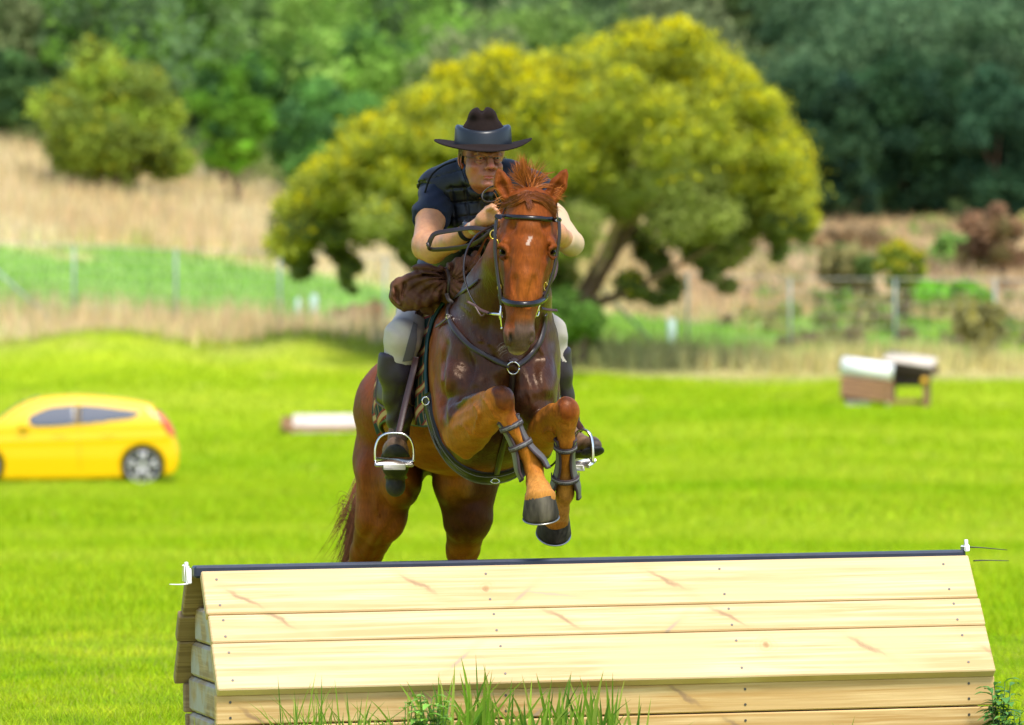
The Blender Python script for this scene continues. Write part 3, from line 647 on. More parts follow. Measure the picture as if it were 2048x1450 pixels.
def big_jump():
    YAW = math.radians(12.0); TILT = math.radians(.72); L = 2.66
    ex = np.array([math.cos(YAW) * math.cos(TILT), math.sin(YAW) * math.cos(TILT), math.sin(TILT)]); ey = np.array([-math.sin(YAW), math.cos(YAW), 0]); ez = np.cross(ex, ey)
    A = W(378, 1133, -.83)                                   # left end of the top edge
    root = thing('timber_jump', 'pale pine A frame jump with a navy top rail in front of the horse', 'jump', (A[0], A[1], 0))
    fr = np.stack([ex, ey, ez], 1)
    def to(u, v, w): return A + ex * u + ey * v + ez * w     # along, back, up from the left top corner
    ang = math.radians(39.0); sd = np.array([0, -math.sin(ang), -math.cos(ang)])  # down the front slope
    def slope(side):
        s = -1 if side == 'front' else 1; dn = ey * (s * math.sin(ang)) - ez * math.cos(ang); out = ey * (s * math.cos(ang)) + ez * math.sin(ang)
        return dn, out
    t = .019
    def face(side, mats, u0, u1, w, pname, jit, scr=True):
        dn, out = slope(side); B = Boards(); s = .028
        rotb = np.stack([ex, out, -dn], 1)
        for i, wd in enumerate(w):
            c = to((u0 + u1) / 2, 0, 0) + (-out[:] * 0) + dn * (s + wd / 2) + ey * (-.045 if side == 'front' else .045) + out * (.004 * (i % 2) * 0)
            du = jit[i]; B.board(c + ex * du, ((u1 - u0) / 2, t, wd / 2 - .0022), rotb, bev=.004)
            if scr:
                for uu in (.075, .98, 1.78, L - .1):
                    for q in (-.28, .3):
                        p = to(uu + .004 * i, 0, 0) + dn * (s + wd / 2 + q * wd) + ey * -.045 + out * (t + .0005); B.screw(p, out)
            s += wd
        B.done(pname, mats, root); return dn, out, s
    dn, out, s = face('front', [M_pine, M_screw], .028, L - .005, (.181, .114, .192), 'front_slope', (0.0, 0.004, .002, 0))
    face('back', [M_brownpine, M_screw], 0.0, L - .03, (.181, .114, .192), 'back_slope', (0, -.01, 0, 0), scr=False)
    # upright lower boards, front and back
    fy = -.045 - math.sin(ang) * s; wz = -math.cos(ang) * s
    for side, ms, nm in (('front', [M_pine2, M_screw], 'front_base'), ('back', [M_brownpine, M_screw], 'back_base')):
        B = Boards(); z = wz - .004; sg = 1 if side == 'front' else -1
        for i, wd in enumerate((.102, .110, .12)):
            c = to(L / 2 + .014 + .006 * i, sg * (fy + .034), z - wd / 2); B.board(c, (L / 2 - .014, .018, wd / 2 - .0025), fr, bev=.004)
            if side == 'front':
                for uu in (.075, .99, 1.80, L - .09):
                    for q in (-.25, .25): B.screw(to(uu, fy + .034 - .0185, z - wd / 2 + q * wd), -ey)
            z -= wd
        B.done(nm, ms, root)
    # end frame: posts, weathered infill boards seen through the open left end, and stretchers
    for uu, nm in ((.06, 'end_panel'), (L - .06, 'end_panel')):
        B = Boards(); zz = -.14
        for wd in (.12, .12, .12, .12, .12):
            hw = math.tan(ang) * min(-(zz - wd / 2), .385) + .02
            if hw > .02: B.board(to(uu, 0, zz - wd / 2), (.016, hw, wd / 2 - .003), fr, bev=.01, along=1)
            zz -= wd
        B.done(nm, [M_endwood, M_screw], root)
    for uu in (.20, L / 2, L - .20):
        B = Boards()
        for sg in (-1, 1):
            dn2, out2 = slope('front' if sg < 0 else 'back'); rotb = np.stack([ex, out2, -dn2], 1)
            B.board(to(uu, 0, 0) + dn2 * .27 + ey * sg * .045 - out2 * .05, (.022, .03, .22), rotb, along=2, across=0)
        B.done('rafter', [M_brownpine, M_screw], root)
    # navy top rail
    mb = MB(); rr = np.stack([ex, ey, ez], 1)
    mb.box(to(L / 2 + .006, 0, -.018), (L / 2 - .006, .036, .020), rr, bev=.007); o = mb.build('top_rail', M_navy, root, smooth=False)
    # white clips and cable ties at both ends
    for uu, sgn in ((-.012, -1), (L + .005, 1)):
        mb = MB(); mb.box(to(uu, -.005, -.022 if sgn < 0 else .008), (.009, .028, .030 if sgn < 0 else .010), rr, bev=.005)
        mb.box(to(uu - .004 * sgn, -.043, -.03 if sgn < 0 else .010), (.009, .005, .026 if sgn < 0 else .012), rr, bev=.003); mb.box(to(uu, -.02, .004 if sgn < 0 else .026), (.006, .006, .012), rr, bev=.002)
        mb.build('clip', M_tie_w, root)
        if sgn < 0: MB().tube(cat([to(-.012, -.045, -.055), to(-.035, -.05, -.057), to(-.075, -.06, -.055)], 5), np.linspace(.0035, .0015, 11), 6).build('cable_tie', M_tie_w, root)
        else:
            MB().tube(cat([to(L, -.02, .012), to(L + .05, -.03, .010), to(L + .145, -.04, .0)], 5), np.linspace(.0032, .0012, 11), 6).build('cable_tie', M_tie_b, root)
            MB().tube(cat([to(L + .03, -.02, -.035), to(L + .08, -.03, -.034), to(L + .15, -.04, -.037)], 5), np.linspace(.0028, .0012, 11), 6).build('cable_tie', M_tie_b, root)
    return to, fy
JTO, JFY = big_jump()

# ------------------------------------------------------------------ tall grass, weeds at the foot of the jump
def foot_plants():
    r = np.random.default_rng(9); yj = lambda x: -1.27 + (x + 1.1) * .212
    def long_blades(spots, nm, label, hrange, w, cols):
        V, F4, F3, CC = [], [], [], []; n0 = 0
        for px, spread, num, hs in spots:
            for _ in range(num):
                xx = W(px, 0, -1.1)[0]; p = W(px + r.normal(0, spread), 0, yj(xx) - r.uniform(0, .12)); b = np.array([p[0], p[1] , float(ground(p[0], p[1])) - .01])
                h = r.uniform(*hrange) * hs; a = r.uniform(-1, 1); ln = a * r.uniform(.1, .75) * h; dy = r.uniform(-.35, .12) * h; ww = w * r.uniform(.6, 1.2)
                curve = np.array([b + np.array([ln * t ** 1.7, dy * t ** 1.5, h * (t - .22 * abs(a) * t * t)]) for t in (0, .3, .6, .85, 1)])
                sd = np.array([1, r.uniform(-.4, .4), 0.0]); sd /= np.linalg.norm(sd); wd = np.array([.6, 1, .85, .5, .03]) * ww
                fold = np.array([0, .35, 0])
                pts = np.concatenate([curve - sd * wd[:, None] * .5, curve + fold * wd[:, None] * .5, curve + sd * wd[:, None] * .5]); V.append(pts)
                for q in range(4):
                    for s in (0, 5): F4.append([n0 + s + q, n0 + s + 5 + q, n0 + s + 6 + q, n0 + s + 1 + q])
                n0 += 15; c = np.asarray(cols[r.integers(len(cols))]) * r.uniform(.8, 1.25); CC.append(np.repeat(c[None], 15, 0))
        o = mk(nm, np.concatenate(V), [np.array(F4)], M_blade, None, True, {'col': np.concatenate(CC)}); return o
    g = [(.19, .36, .03), (.28, .44, .05), (.12, .26, .03), (.36, .46, .08)]
    o = long_blades([(640, 38, 60, 1.0), (590, 30, 34, .8), (720, 35, 40, .8), (780, 30, 20, .7)], 'tall_grass', '', (.18, .38), .0060, g); tag(o, 'fine tall grass clump before the left half of the jump', 'grass', kind='stuff')
    o = long_blades([(860, 45, 44, .95), (940, 40, 48, 1.1), (1030, 45, 44, .95), (1140, 45, 46, 1.0), (1200, 35, 34, .9), (1270, 25, 14, .8)], 'tall_grass', '', (.18, .38), .0125, g); tag(o, 'broad bladed tall grass before the middle of the jump', 'grass', kind='stuff')
    o = long_blades([(1680, 40, 10, .8), (1840, 50, 12, .55), (1420, 60, 18, .5), (1560, 60, 16, .5), (500, 60, 14, .45), (405, 12, 8, .9), (1300, 40, 14, .55)], 'tall_grass', '', (.13, .26), .005, g); tag(o, 'sparse low grass stems along the foot of the jump', 'grass', kind='stuff')
    x = r.uniform(-1.25, 1.75, 7000); y = yj(x) + .02 - r.uniform(0, .9, 7000)
    c = vary(np.array([[.24, .40, .03]]) * np.ones((7000, 1)), r, .3)
    blades('foot_grass', x, y, .035 + .06 * r.uniform(size=7000) * (1 + .6 * sn(x, y, .5, 3, 2)), .003 + .003 * r.uniform(size=7000), c, 'uncut grass fringe at the foot of the timber jump', lean=.8, r=r)
    M_weed = mat('weed_leaf', attr='col', rough=.45, spec=.35, trans=.25)
    def weed(px, Y, label, n, h, ls, col):
        p = W(px, 0, Y); b = np.array([p[0], Y, float(ground(p[0], Y))]); root = thing('weed', label, 'weed', b); V, F4, CC = [], [], []; n0 = 0; mb = MB()
        for st in range(n):
            a = r.uniform(0, 6.28); tip = b + np.array([math.cos(a) * r.uniform(.01, .06), math.sin(a) * .03, h * r.uniform(.6, 1)]); q = cat([b, (b + tip) / 2 + r.normal(0, .006, 3), tip], 4); mb.tube(q, np.linspace(.003, .0015, len(q)), 5)
            for lf in range(9):
                o = q[min(2 + lf * (len(q) - 2) // 9, len(q) - 1)]; th = r.uniform(0, 6.28); L = ls * r.uniform(.6, 1.15) * (1 - .04 * lf); dr = np.array([math.cos(th), math.sin(th) * .9, r.uniform(.2, .75)]); dr /= np.linalg.norm(dr); sd = np.cross(dr, (0, 0, 1)); sd /= np.linalg.norm(sd)
                c5 = np.array([o + dr * L * t - np.array([0, 0, 1]) * L * .45 * t * t for t in (0, .3, .6, .85, 1)]); wd = L * np.array([.03, .17, .19, .1, .01]); up = np.cross(sd, dr)
                V.append(np.concatenate([c5 - sd * wd[:, None] + up * wd[:, None] * .3, c5, c5 + sd * wd[:, None] + up * wd[:, None] * .3]))
                for k in range(4):
                    for s in (0, 5): F4.append([n0 + s + k, n0 + s + 5 + k, n0 + s + 6 + k, n0 + s + 1 + k])
                n0 += 15; CC.append(np.repeat(np.asarray(col)[None] * r.uniform(.75, 1.3), 15, 0))
        mk('leaves', np.concatenate(V), [np.array(F4)], M_weed, root, True, {'col': np.concatenate(CC)}); mb.build('stem', mat('weed_stem', (.12, .2, .04), rough=.6), root)
    weed(830, -1.30, 'low leafy weed among the tall grass before the middle of the jump', 10, .29, .09, (.20, .42, .06))
    weed(880, -1.28, 'leafy weed right beside the first weed below the lower boards', 9, .26, .08, (.20, .42, .06))
    weed(1995, -.72, 'leafy weed growing at the right hand end of the timber jump', 12, .30, .10, (.10, .26, .05))
    weed(2030, -.80, 'small leafy weed just right of the jump end weed', 9, .20, .08, (.13, .30, .05))
    M_yel = mat('petal_yellow', (.75, .50, .01), rough=.6)
    def flower(px, Y, h, rad, label):
        p = W(px, 0, Y); b = np.array([p[0], Y, float(ground(p[0], Y))]); root = thing('dandelion', label, 'flower', b); t = b + np.array([.004, 0, h]); MB().tube([b, b * .5 + t * .5 + [.003, 0, 0], t], .0014, 5).build('stem', M_blade, root)
        V, F3 = [t], []
        for k in range(26):
            a = k * 2.4; q = rad * (.6 + .4 * (k % 3) / 2); V += [t + np.array([math.cos(a - .15) * q, math.sin(a - .15) * q, .004 + .002 * (k % 3)]), t + np.array([math.cos(a + .15) * q, math.sin(a + .15) * q, .004 + .002 * (k % 3)])]; F3.append((0, 1 + 2 * k, 2 + 2 * k))
        V.append(t + np.array([0, 0, .007])); last = len(V) - 1
        for k in range(12): a, a2 = k * .5236, (k + 1) * .5236; V += [t + np.array([math.cos(a) * rad * .6, math.sin(a) * rad * .6, .0035]), t + np.array([math.cos(a2) * rad * .6, math.sin(a2) * rad * .6, .0035])]; F3.append((last, len(V) - 2, len(V) - 1))
        mk('petals', np.array(V), [np.array(F3)], M_yel, root, False)
    flower(505, -1.34, .055, .011, 'yellow dandelion at the foot of the jump near its left end')
    flower(2000, .6, .05, .010, 'yellow dandelion in the mown grass right of the jump, upper one')
    flower(1992, .3, .05, .010, 'yellow dandelion in the mown grass right of the jump, lower one')
foot_plants()

# ------------------------------------------------------------------ far jumps
M_whitep = mat('white_paint', (.82, .81, .80), rough=.6, var=.08)
M_cream = mat('cream_timber', (.58, .50, .42), rough=.7, var=.15, vscale=3)
M_brownw = mat('brown_timber', (.20, .105, .038), rough=.75, var=.35, vscale=4, stretch=(1, 1, 5), bump=.5, bscale=12)
M_darkw = mat('dark_timber', (.11, .07, .045), rough=.8, var=.3)
M_gold = mat('marker_yellow', (.75, .42, .01), rough=.5)
def far_jumps():
    Y = 90.0; a = W(562, 0, Y); g = float(ground(a[0] + 1.2, Y)); root = thing('ramp_jump', 'low wedge jump with cream top lying in the field left of the horse', 'jump', (a[0], Y, g))
    x0, x1 = a[0], a[0] + 3.4
    prof = [(-.05, .0), (-.05, .09), (.30, .34), (.62, .33), (.62, 0)]
    V = [(x, Y + p, g - .03 + q) for x in (x0, x1) for p, q in prof]; n = 5
    mk('sloping_top', np.array([(x, Y + p + o, g + q + o2) for x in (x0 + .22, x1) for p, q, o, o2 in ((-.06, .03, 0, 0), (.30, .35, 0, .006), (.31, .32, 0, .006), (-.05, .0, 0, 0))]), [np.array([(0, 1, 5, 4), (1, 2, 6, 5), (2, 3, 7, 6), (3, 0, 4, 7), (0, 3, 2, 1), (4, 5, 6, 7)])], M_cream, root, False)
    mk('timber_base', np.array(V), [np.array([(i, (i + 1) % n, n + (i + 1) % n, n + i) for i in range(n)]), np.array([(0, 2, 1), (0, 3, 2), (0, 4, 3), (5, 6, 7), (5, 7, 8), (5, 8, 9)])], M_brownw, root, False)
    MB().tube([(x0 + .02, Y - .08, g + .1), (x0 + .25, Y + .02, g + .02)], .05, 8).build('end_log', M_brownw, root)
    # roll top jump beside a roofed table jump
    Y = 95.0; s = (Y - CY) / F; c = W(1775, 0, Y); g = float(ground(c[0], Y)); z = lambda py: CAMH + (HY - py) * s; X = lambda px: (px - 1024) * s
    yaw = math.radians(-14); root = thing('roll_top_jump', 'brown slatted box jump with a white rounded top, beside the open table jump', 'jump', (X(1735), Y, g))
    ax = np.array([math.cos(yaw), math.sin(yaw), 0]); bx = np.array([-math.sin(yaw), math.cos(yaw), 0]); rot = np.stack([ax, bx, (0, 0, 1)], 1)
    o = np.array([X(1735), Y, g])
    q = [o - ax * .50 + bx * -.05 + np.array([0, 0, .80]), o + ax * .50 + bx * -.05 + np.array([0, 0, .66])]
    MB().tube(q, .19, 16).build('rolled_top', M_whitep, root)
    mb = MB()
    for i in range(4): mb.box(o + np.array([0, 0, .50 - .105 * i]) + bx * (-.22 - .02 * i), (.50, .03, .049), rot @ rotm(0, 7, 0), bev=.006)
    mb.box(o + np.array([0, 0, .33]), (.48, .18, .22), rot, bev=.01); mb.build('slatted_front', M_brownw, root)
    MB().box(o + np.array([-.15, 0, .06]) - bx * .1, (.24, .12, .07), rot, bev=.01).build('foot_block', M_cream, root)
    for k in (.42,): MB().tube([o + ax * k - bx * .15 + np.array([0, 0, -.02]), o + ax * k - bx * .15 + np.array([0, 0, .25])], .05, 8).build('peg', M_whitep, root)
    yb = 95.6; o = np.array([X(1823), yb, float(ground(X(1823), yb))]); root = thing('table_jump', 'open table jump with pale sloping top on dark beams behind the white roll top', 'jump', o)
    rot2 = rot @ rotm(0, 9, 0)
    MB().box(o + np.array([0.02, 0, .93]), (.50, .26, .022), rot2 @ rotm(18, 0, 0), bev=.005).build('table_top', M_cream, root)
    MB().box(o + np.array([0.05, -.12, .78]), (.52, .07, .10), rot2, bev=.01).build('beam', M_darkw, root)
    MB().box(o + np.array([0.05, .18, .80]), (.48, .05, .09), rot2, bev=.01).build('beam', M_darkw, root)
    for dx, dy in ((-.36, -.1), (.34, -.1), (-.36, .2), (.34, .2)):
        MB().box(o + ax * dx + bx * dy + np.array([0, 0, .36]), (.045, .045, .38), rot, bev=.006).build('leg', M_darkw if dy > 0 else M_brownw, root)
    MB().box(o + np.array([0, 0.05, .08]), (.40, .05, .05), rot, bev=.006).build('ground_rail', M_brownw, root); MB().box(o + np.array([0.02, .10, .56]), (.42, .03, .17), rot, bev=.006).build('shade_panel', M_darkw, root)  # dark panel added to stand for the shaded hollow under the table
    r_ = .066; p = o + ax * .33 - bx * .2 + np.array([0, 0, .50]); MB().tube([p, p - np.array([0, .02, 0])], r_, 16).build('marker', M_gold, root)
far_jumps()
# ------------------------------------------------------------------ the horse: one continuous body
P = W
def E(S, px, py, Y, rx, ry, rz, k=.03, rot=None, op='u'):
    return S.ell(P(px, py, Y), (R(rx, Y), ry, R(rz, Y)), k, rot, op)
def C_(S, pts, k=.03, op='u', flat=None):
    return S.chain([(P(a, b, y), R(r, y)) for a, b, y, r in pts], k, op, flat)
def horse_body():
    xs = axis(-.70, .34, .0085, [(-.07, .27, .0042)]); ys = axis(-1.0, 2.15, .0125, [(-.98, -.40, .0055)]); zs = axis(-.08, 2.10, .0085, [(1.32, 2.08, .0042), (.55, 1.32, .0068)])
    S = SDF(xs, ys, zs); X, Z, Yv = (1, 0, 0), (0, 0, 1), (0, 1, 0)
    # trunk
    E(S, 966, 788, .40, 104, .55, 174, .05); E(S, 990, 785, .20, 113, .38, 163, .08); E(S, 998, 752, .02, 104, .33, 92, .06)
    E(S, 905, 795, 1.00, 150, .50, 156, .08); E(S, 858, 820, 1.50, 152, .42, 128, .06)
    C_(S, [(985, 690, .15, 105), (935, 640, .62, 70), (905, 665, 1.1, 85)], .12)           # withers and back
    E(S, 1000, 700, -.10, 100, .24, 95, .08)
    # neck
    C_(S, [(1000, 668, .02, 104), (1012, 600, -.16, 84), (1032, 520, -.36, 56), (1055, 440, -.52, 44)], .06, flat=(Yv, 1.25))
    C_(S, [(985, 590, .15, 60), (1030, 470, -.20, 34), (1060, 405, -.44, 28)], .05)        # crest
    # shoulders and chest
    E(S, 921, 730, -.02, 46, .24, 105, .05, rotm(-18, 0, 0)); E(S, 1077, 735, -.02, 39, .24, 105, .05, rotm(-18, 0, 0))
    E(S, 910, 762, -.22, 30, .09, 40, .03); E(S, 1090, 760, -.22, 25, .09, 40, .03)
    E(S, 962, 792, -.24, 58, .13, 70, .018); E(S, 1063, 790, -.24, 50, .13, 72, .018)
    E(S, 1010, 742, -.25, 62, .10, 34, .03)
    E(S, 1010, 860, .10, 55, .16, 60, .04)
    # left foreleg, folded toward the lens
    C_(S, [(908, 785, -.06, 42), (918, 845, -.20, 42)], .025)
    C_(S, [(932, 866, -.22, 46), (962, 836, -.44, 40), (990, 812, -.60, 31)], .014)
    E(S, 926, 832, -.28, 37, .09, 38, .012, rotm(0, 0, 20)); C_(S, [(900, 818, -.22, 18), (985, 787, -.60, 11)], .012)
    C_(S, [(905, 846, -.27, 12), (975, 812, -.60, 8)], .012); C_(S, [(925, 880, -.30, 14), (985, 838, -.58, 9)], .010)
    C_(S, [(934, 908, -.20, 13), (920, 870, -.22, 31)], .015); C_(S, [(945, 890, -.28, 17), (996, 830, -.59, 13)], .010)
    E(S, 997, 802, -.63, 31, .055, 31, .014); E(S, 1003, 797, -.655, 22, .036, 24, .02); E(S, 992, 824, -.61, 22, .04, 13, .012); E(S, 976, 798, -.63, 10, .03, 16, .012)
    C_(S, [(1004, 815, -.63, 23), (1020, 843, -.63, 16.5), (1050, 897, -.61, 14), (1062, 925, -.60, 17)], .02); C_(S, [(1002, 832, -.59, 9), (1045, 912, -.565, 9.5)], .010)
    E(S, 1068, 938, -.60, 19, .036, 20, .015); C_(S, [(1069, 945, -.60, 17), (1073, 962, -.625, 17), (1078, 980, -.650, 24), (1080, 992, -.66, 32)], .012)
    C_(S, [(1062, 965, -.60, 11), (1072, 985, -.60, 16)], .01)
    # right foreleg
    C_(S, [(1082, 785, -.06, 38), (1078, 860, -.18, 34)], .025); C_(S, [(1078, 872, -.18, 38), (1104, 850, -.40, 34), (1122, 832, -.52, 29)], .014)
    C_(S, [(1086, 905, -.12, 18), (1088, 868, -.18, 30)], .02); C_(S, [(1062, 850, -.24, 12), (1108, 812, -.52, 10)], .012); C_(S, [(1092, 890, -.24, 12), (1118, 850, -.5, 10)], .010)
    E(S, 1130, 824, -.55, 29, .05, 31, .014); E(S, 1132, 818, -.572, 21, .036, 23, .02); E(S, 1128, 850, -.53, 20, .04, 13, .012)
    C_(S, [(1131, 845, -.53, 21), (1132, 880, -.49, 16), (1131, 950, -.42, 13), (1131, 972, -.40, 16)], .02); C_(S, [(1131, 870, -.46, 8), (1131, 960, -.37, 9)], .010)
    E(S, 1131, 985, -.38, 18, .036, 19, .015); C_(S, [(1130, 990, -.38, 15), (1120, 1018, -.33, 17), (1112, 1035, -.30, 28)], .02)
    # hind legs
    E(S, 779, 920, 1.52, 74, .24, 96, .03); C_(S, [(774, 955, 1.38, 64), (762, 1035, 1.38, 49), (733, 1105, 1.58, 31), (716, 1148, 1.72, 25)], .03)
    E(S, 801, 958, 1.28, 44, .18, 60, .03)
    C_(S, [(716, 1150, 1.74, 26), (722, 1200, 1.70, 18), (730, 1330, 1.60, 16.5), (734, 1372, 1.58, 21), (736, 1400, 1.52, 21), (737, 1412, 1.49, 27)], .03)
    C_(S, [(708, 1128, 1.86, 14), (722, 1200, 1.74, 12)], .02); C_(S, [(760, 1075, 1.52, 18), (708, 1130, 1.84, 10)], .03)
    E(S, 935, 932, 1.42, 70, .24, 92, .03); C_(S, [(934, 966, 1.28, 64), (935, 1035, 1.28, 47), (926, 1100, 1.46, 31), (920, 1148, 1.62, 25)], .03)
    E(S, 910, 960, 1.24, 43, .18, 58, .03)
    C_(S, [(920, 1150, 1.64, 26), (922, 1200, 1.60, 18), (924, 1330, 1.50, 16.5), (925, 1374, 1.48, 21), (925, 1402, 1.42, 21), (925, 1414, 1.39, 27)], .03)
    C_(S, [(912, 1128, 1.76, 14), (922, 1200, 1.64, 12)], .02)
    C_(S, [(842, 800, 1.90, 24), (800, 860, 2.0, 14)], .03)                                 # dock
    # head
    E(S, 1062, 424, -.62, 50, .12, 48, .03); E(S, 1057, 466, -.66, 51, .115, 52, .03)
    E(S, 1053, 512, -.66, 50, .12, 54, .03); E(S, 1050, 545, -.58, 49, .16, 62, .03)        # face, jowls
    C_(S, [(1050, 540, -.70, 43), (1045, 590, -.745, 35), (1040, 640, -.775, 29)], .03)
    C_(S, [(1052, 500, -.745, 32), (1047, 560, -.775, 27), (1042, 630, -.80, 21)], .018)   # flat front of the nose
    C_(S, [(1045, 590, -.66, 30), (1039, 665, -.71, 25)], .03)
    E(S, 1038, 666, -.775, 30, .062, 31, .02); E(S, 1034, 695, -.75, 19, .045, 16, .015); E(S, 1041, 690, -.775, 17, .04, 17, .012)
    E(S, 1015, 672, -.80, 8.5, .03, 20, .008); E(S, 1062, 670, -.795, 9, .03, 19, .008)
    E(S, 1021, 676, -.835, 4.2, .022, 13, .006, rotm(0, -8, 0), 's'); E(S, 1064, 674, -.83, 3.5, .02, 11, .006, rotm(0, 10, 0), 's')
    C_(S, [(1022, 697, -.80, 1.6), (1037, 704, -.82, 1.6), (1052, 697, -.80, 1.6)], .005, 's')
    # brow bones, eye sockets, lids, face ridges
    E(S, 1010, 484, -.71, 9, .035, 9, .02); E(S, 1103, 485, -.71, 9, .035, 9, .02)
    E(S, 1000, 503, -.742, 7, .028, 9, .010, rotm(0, 18, 0), 's'); E(S, 1108, 504, -.742, 6.5, .028, 9, .010, rotm(0, -18, 0), 's')
    C_(S, [(995, 496, -.710, 3.5), (1001, 491, -.735, 4), (1010, 496, -.752, 3.5), (1014, 506, -.755, 3)], .010); C_(S, [(996, 512, -.725, 2.5), (1004, 516, -.745, 3), (1012, 511, -.752, 2.5)], .008)
    C_(S, [(1115, 497, -.710, 3.5), (1109, 492, -.735, 4), (1101, 497, -.752, 3.5), (1097, 507, -.755, 3)], .010); C_(S, [(1114, 513, -.725, 2.5), (1106, 517, -.745, 3), (1099, 512, -.752, 2.5)], .008)
    C_(S, [(1015, 530, -.745, 7), (1018, 590, -.78, 4)], .02); C_(S, [(1085, 530, -.745, 7), (1072, 590, -.775, 4)], .02)
    C_(S, [(1026, 560, -.808, 5), (1024, 610, -.828, 4)], .03, 's'); C_(S, [(1070, 560, -.805, 5), (1061, 610, -.824, 4)], .03, 's')
    E(S, 1020, 452, -.74, 12, .02, 10, .02, None, 's'); E(S, 1094, 452, -.74, 11, .02, 10, .02, None, 's')
    E(S, 1058, 405, -.63, 36, .09, 24, .03)
    C_(S, [(1013, 445, -.64, 12), (1012, 480, -.67, 10), (1013, 530, -.66, 12)], .025); C_(S, [(1103, 448, -.64, 12), (1101, 482, -.67, 10), (1092, 530, -.66, 12)], .025)
    # ears
    for (bx, by, mx, my, tx, ty, sg) in ((1016, 392, 1005, 367, 996.5, 338, -1), (1102, 396, 1117, 370, 1133, 338, 1)):
        C_(S, [(bx, by, -.60, 17), (mx, my, -.60, 16.5), (tx * .6 + mx * .4, ty * .6 + my * .4, -.60, 9), (tx, ty, -.605, 1.6)], .012, flat=(Yv, .8))
        C_(S, [(mx + (bx - mx) * .7 + sg * 1, my + 20, -.632, 8), (mx + sg * 1.5, my + 3, -.634, 11), (tx * .62 + mx * .38, ty * .62 + my * .38, -.622, 4.5)], .006, 's', flat=(Yv, 1.7))
    # shallow muscle play over the big forms
    def w_(x, y, z):
        q = .0016 * np.sin(38 * x + 11 * y + 5 * np.sin(9 * z)) * np.sin(31 * z + 14 * x + 3 * np.sin(12 * y)) + .0009 * np.sin(83 * x + 29 * z) * np.sin(71 * z - 41 * y)
        return q * (z < 1.7)
    S.warp(w_, .03)
    # creases and veins, laid on the surface found so far
    V, Q = S.mesh(1); T = bvh_of(V, Q)
    def line(pts, y0, r, k, op, off):
        q = cat([(a, b, 0) for a, b in pts], 4)[:, :2]; out = []
        for u, w in q:
            s = P(u, w, y0); d = s - np.array([0, CY, CAMH]); h = T.ray_cast(Vector(s), Vector(d / np.linalg.norm(d)))
            if h[0] is not None and h[3] < 1.2: out.append(np.array(h[0]) + np.array(h[1]) * off)
        n = len(out)
        if n < 3: return
        out = np.array(out); out[1:-1] = out[1:-1] * .5 + (out[:-2] + out[2:]) * .25
        S.poly(out, [r * (.25 + .75 * math.sin(math.pi * i / (n - 1))) for i in range(n)], k, op)
    G_ = lambda pts, y0=-.5, r=.007, k=.018: line(pts, y0, r, k, 's', .001)
    for g in ([(1024, 745), (1022, 790), (1017, 840)], [(893, 690), (884, 735), (886, 790), (890, 840)], [(932, 705), (938, 745), (925, 790)], [(1072, 705), (1068, 745), (1080, 785)], [(975, 640), (968, 685), (990, 722)], [(1060, 650), (1066, 690), (1052, 722)]): G_(g, -.5, .011, .03)
    for g in ([(900, 806), (930, 788), (962, 775)], [(1062, 800), (1090, 800), (1112, 800)], [(905, 822), (940, 806), (972, 796)], [(904, 842), (945, 824), (980, 806)], [(914, 868), (950, 848), (984, 822)], [(1075, 862), (1098, 842), (1112, 822)], [(1072, 880), (1100, 868), (1118, 845)]): line(g, -.95, .011, .030, 's', .005)
    for g in ([(987, 822), (1000, 829), (1016, 826)], [(978, 785), (984, 800), (980, 816)], [(1118, 850), (1130, 853), (1142, 849)], [(1112, 806), (1110, 822), (1114, 838)], [(1062, 930), (1070, 926), (1080, 932)], [(1062, 958), (1072, 962), (1084, 956)]): line(g, -.95, .008, .018, 's', .004)
    for g in ([(772, 905), (800, 960), (842, 1000)], [(770, 1000), (745, 1055), (716, 1100)], [(905, 985), (925, 1010), (965, 1000)], [(912, 1050), (930, 1075), (928, 1110)], [(790, 1040), (768, 1075), (752, 1115)], [(740, 930), (735, 990), (742, 1040)]): G_(g, .75, .009, .03)
    Vn = lambda pts, y0, r=.0035: line(pts, y0, r, .007, 'u', -.0005)
    for g in ([(940, 800), (955, 828), (948, 862), (955, 885)], [(960, 790), (975, 812), (990, 835)], [(918, 850), (938, 866), (946, 892)], [(1082, 870), (1098, 860), (1108, 872)], [(1020, 845), (1036, 875), (1050, 905)], [(1138, 845), (1139, 880), (1136, 930)]): line(g, -.95, .0045, .012, 'u', -.002)
    for g in ([(905, 660), (925, 690), (915, 720), (935, 742)], [(940, 650), (958, 680), (985, 690)], [(1090, 660), (1078, 690), (1092, 720), (1084, 745)], [(960, 770), (972, 800), (962, 830)], [(1050, 775), (1062, 800), (1056, 826)], [(920, 610), (940, 625), (952, 655)]): Vn(g, -.5)
    for g in ([(765, 960), (752, 1000), (758, 1040), (735, 1080)], [(940, 1020), (952, 1050), (938, 1085)], [(850, 925), (880, 935), (905, 955)], [(745, 900), (760, 940), (750, 980)]): Vn(g, .6)
    for g in ([(1024, 530), (1020, 560), (1026, 590)], [(1086, 525), (1082, 560), (1074, 590)], [(1020, 575), (1030, 600), (1028, 640)], [(1066, 560), (1066, 600), (1058, 640)]): Vn(g, -1.1, .0022)
    V, Q = S.mesh(1); return S, V, Q
HS, HV, HQ = horse_body()
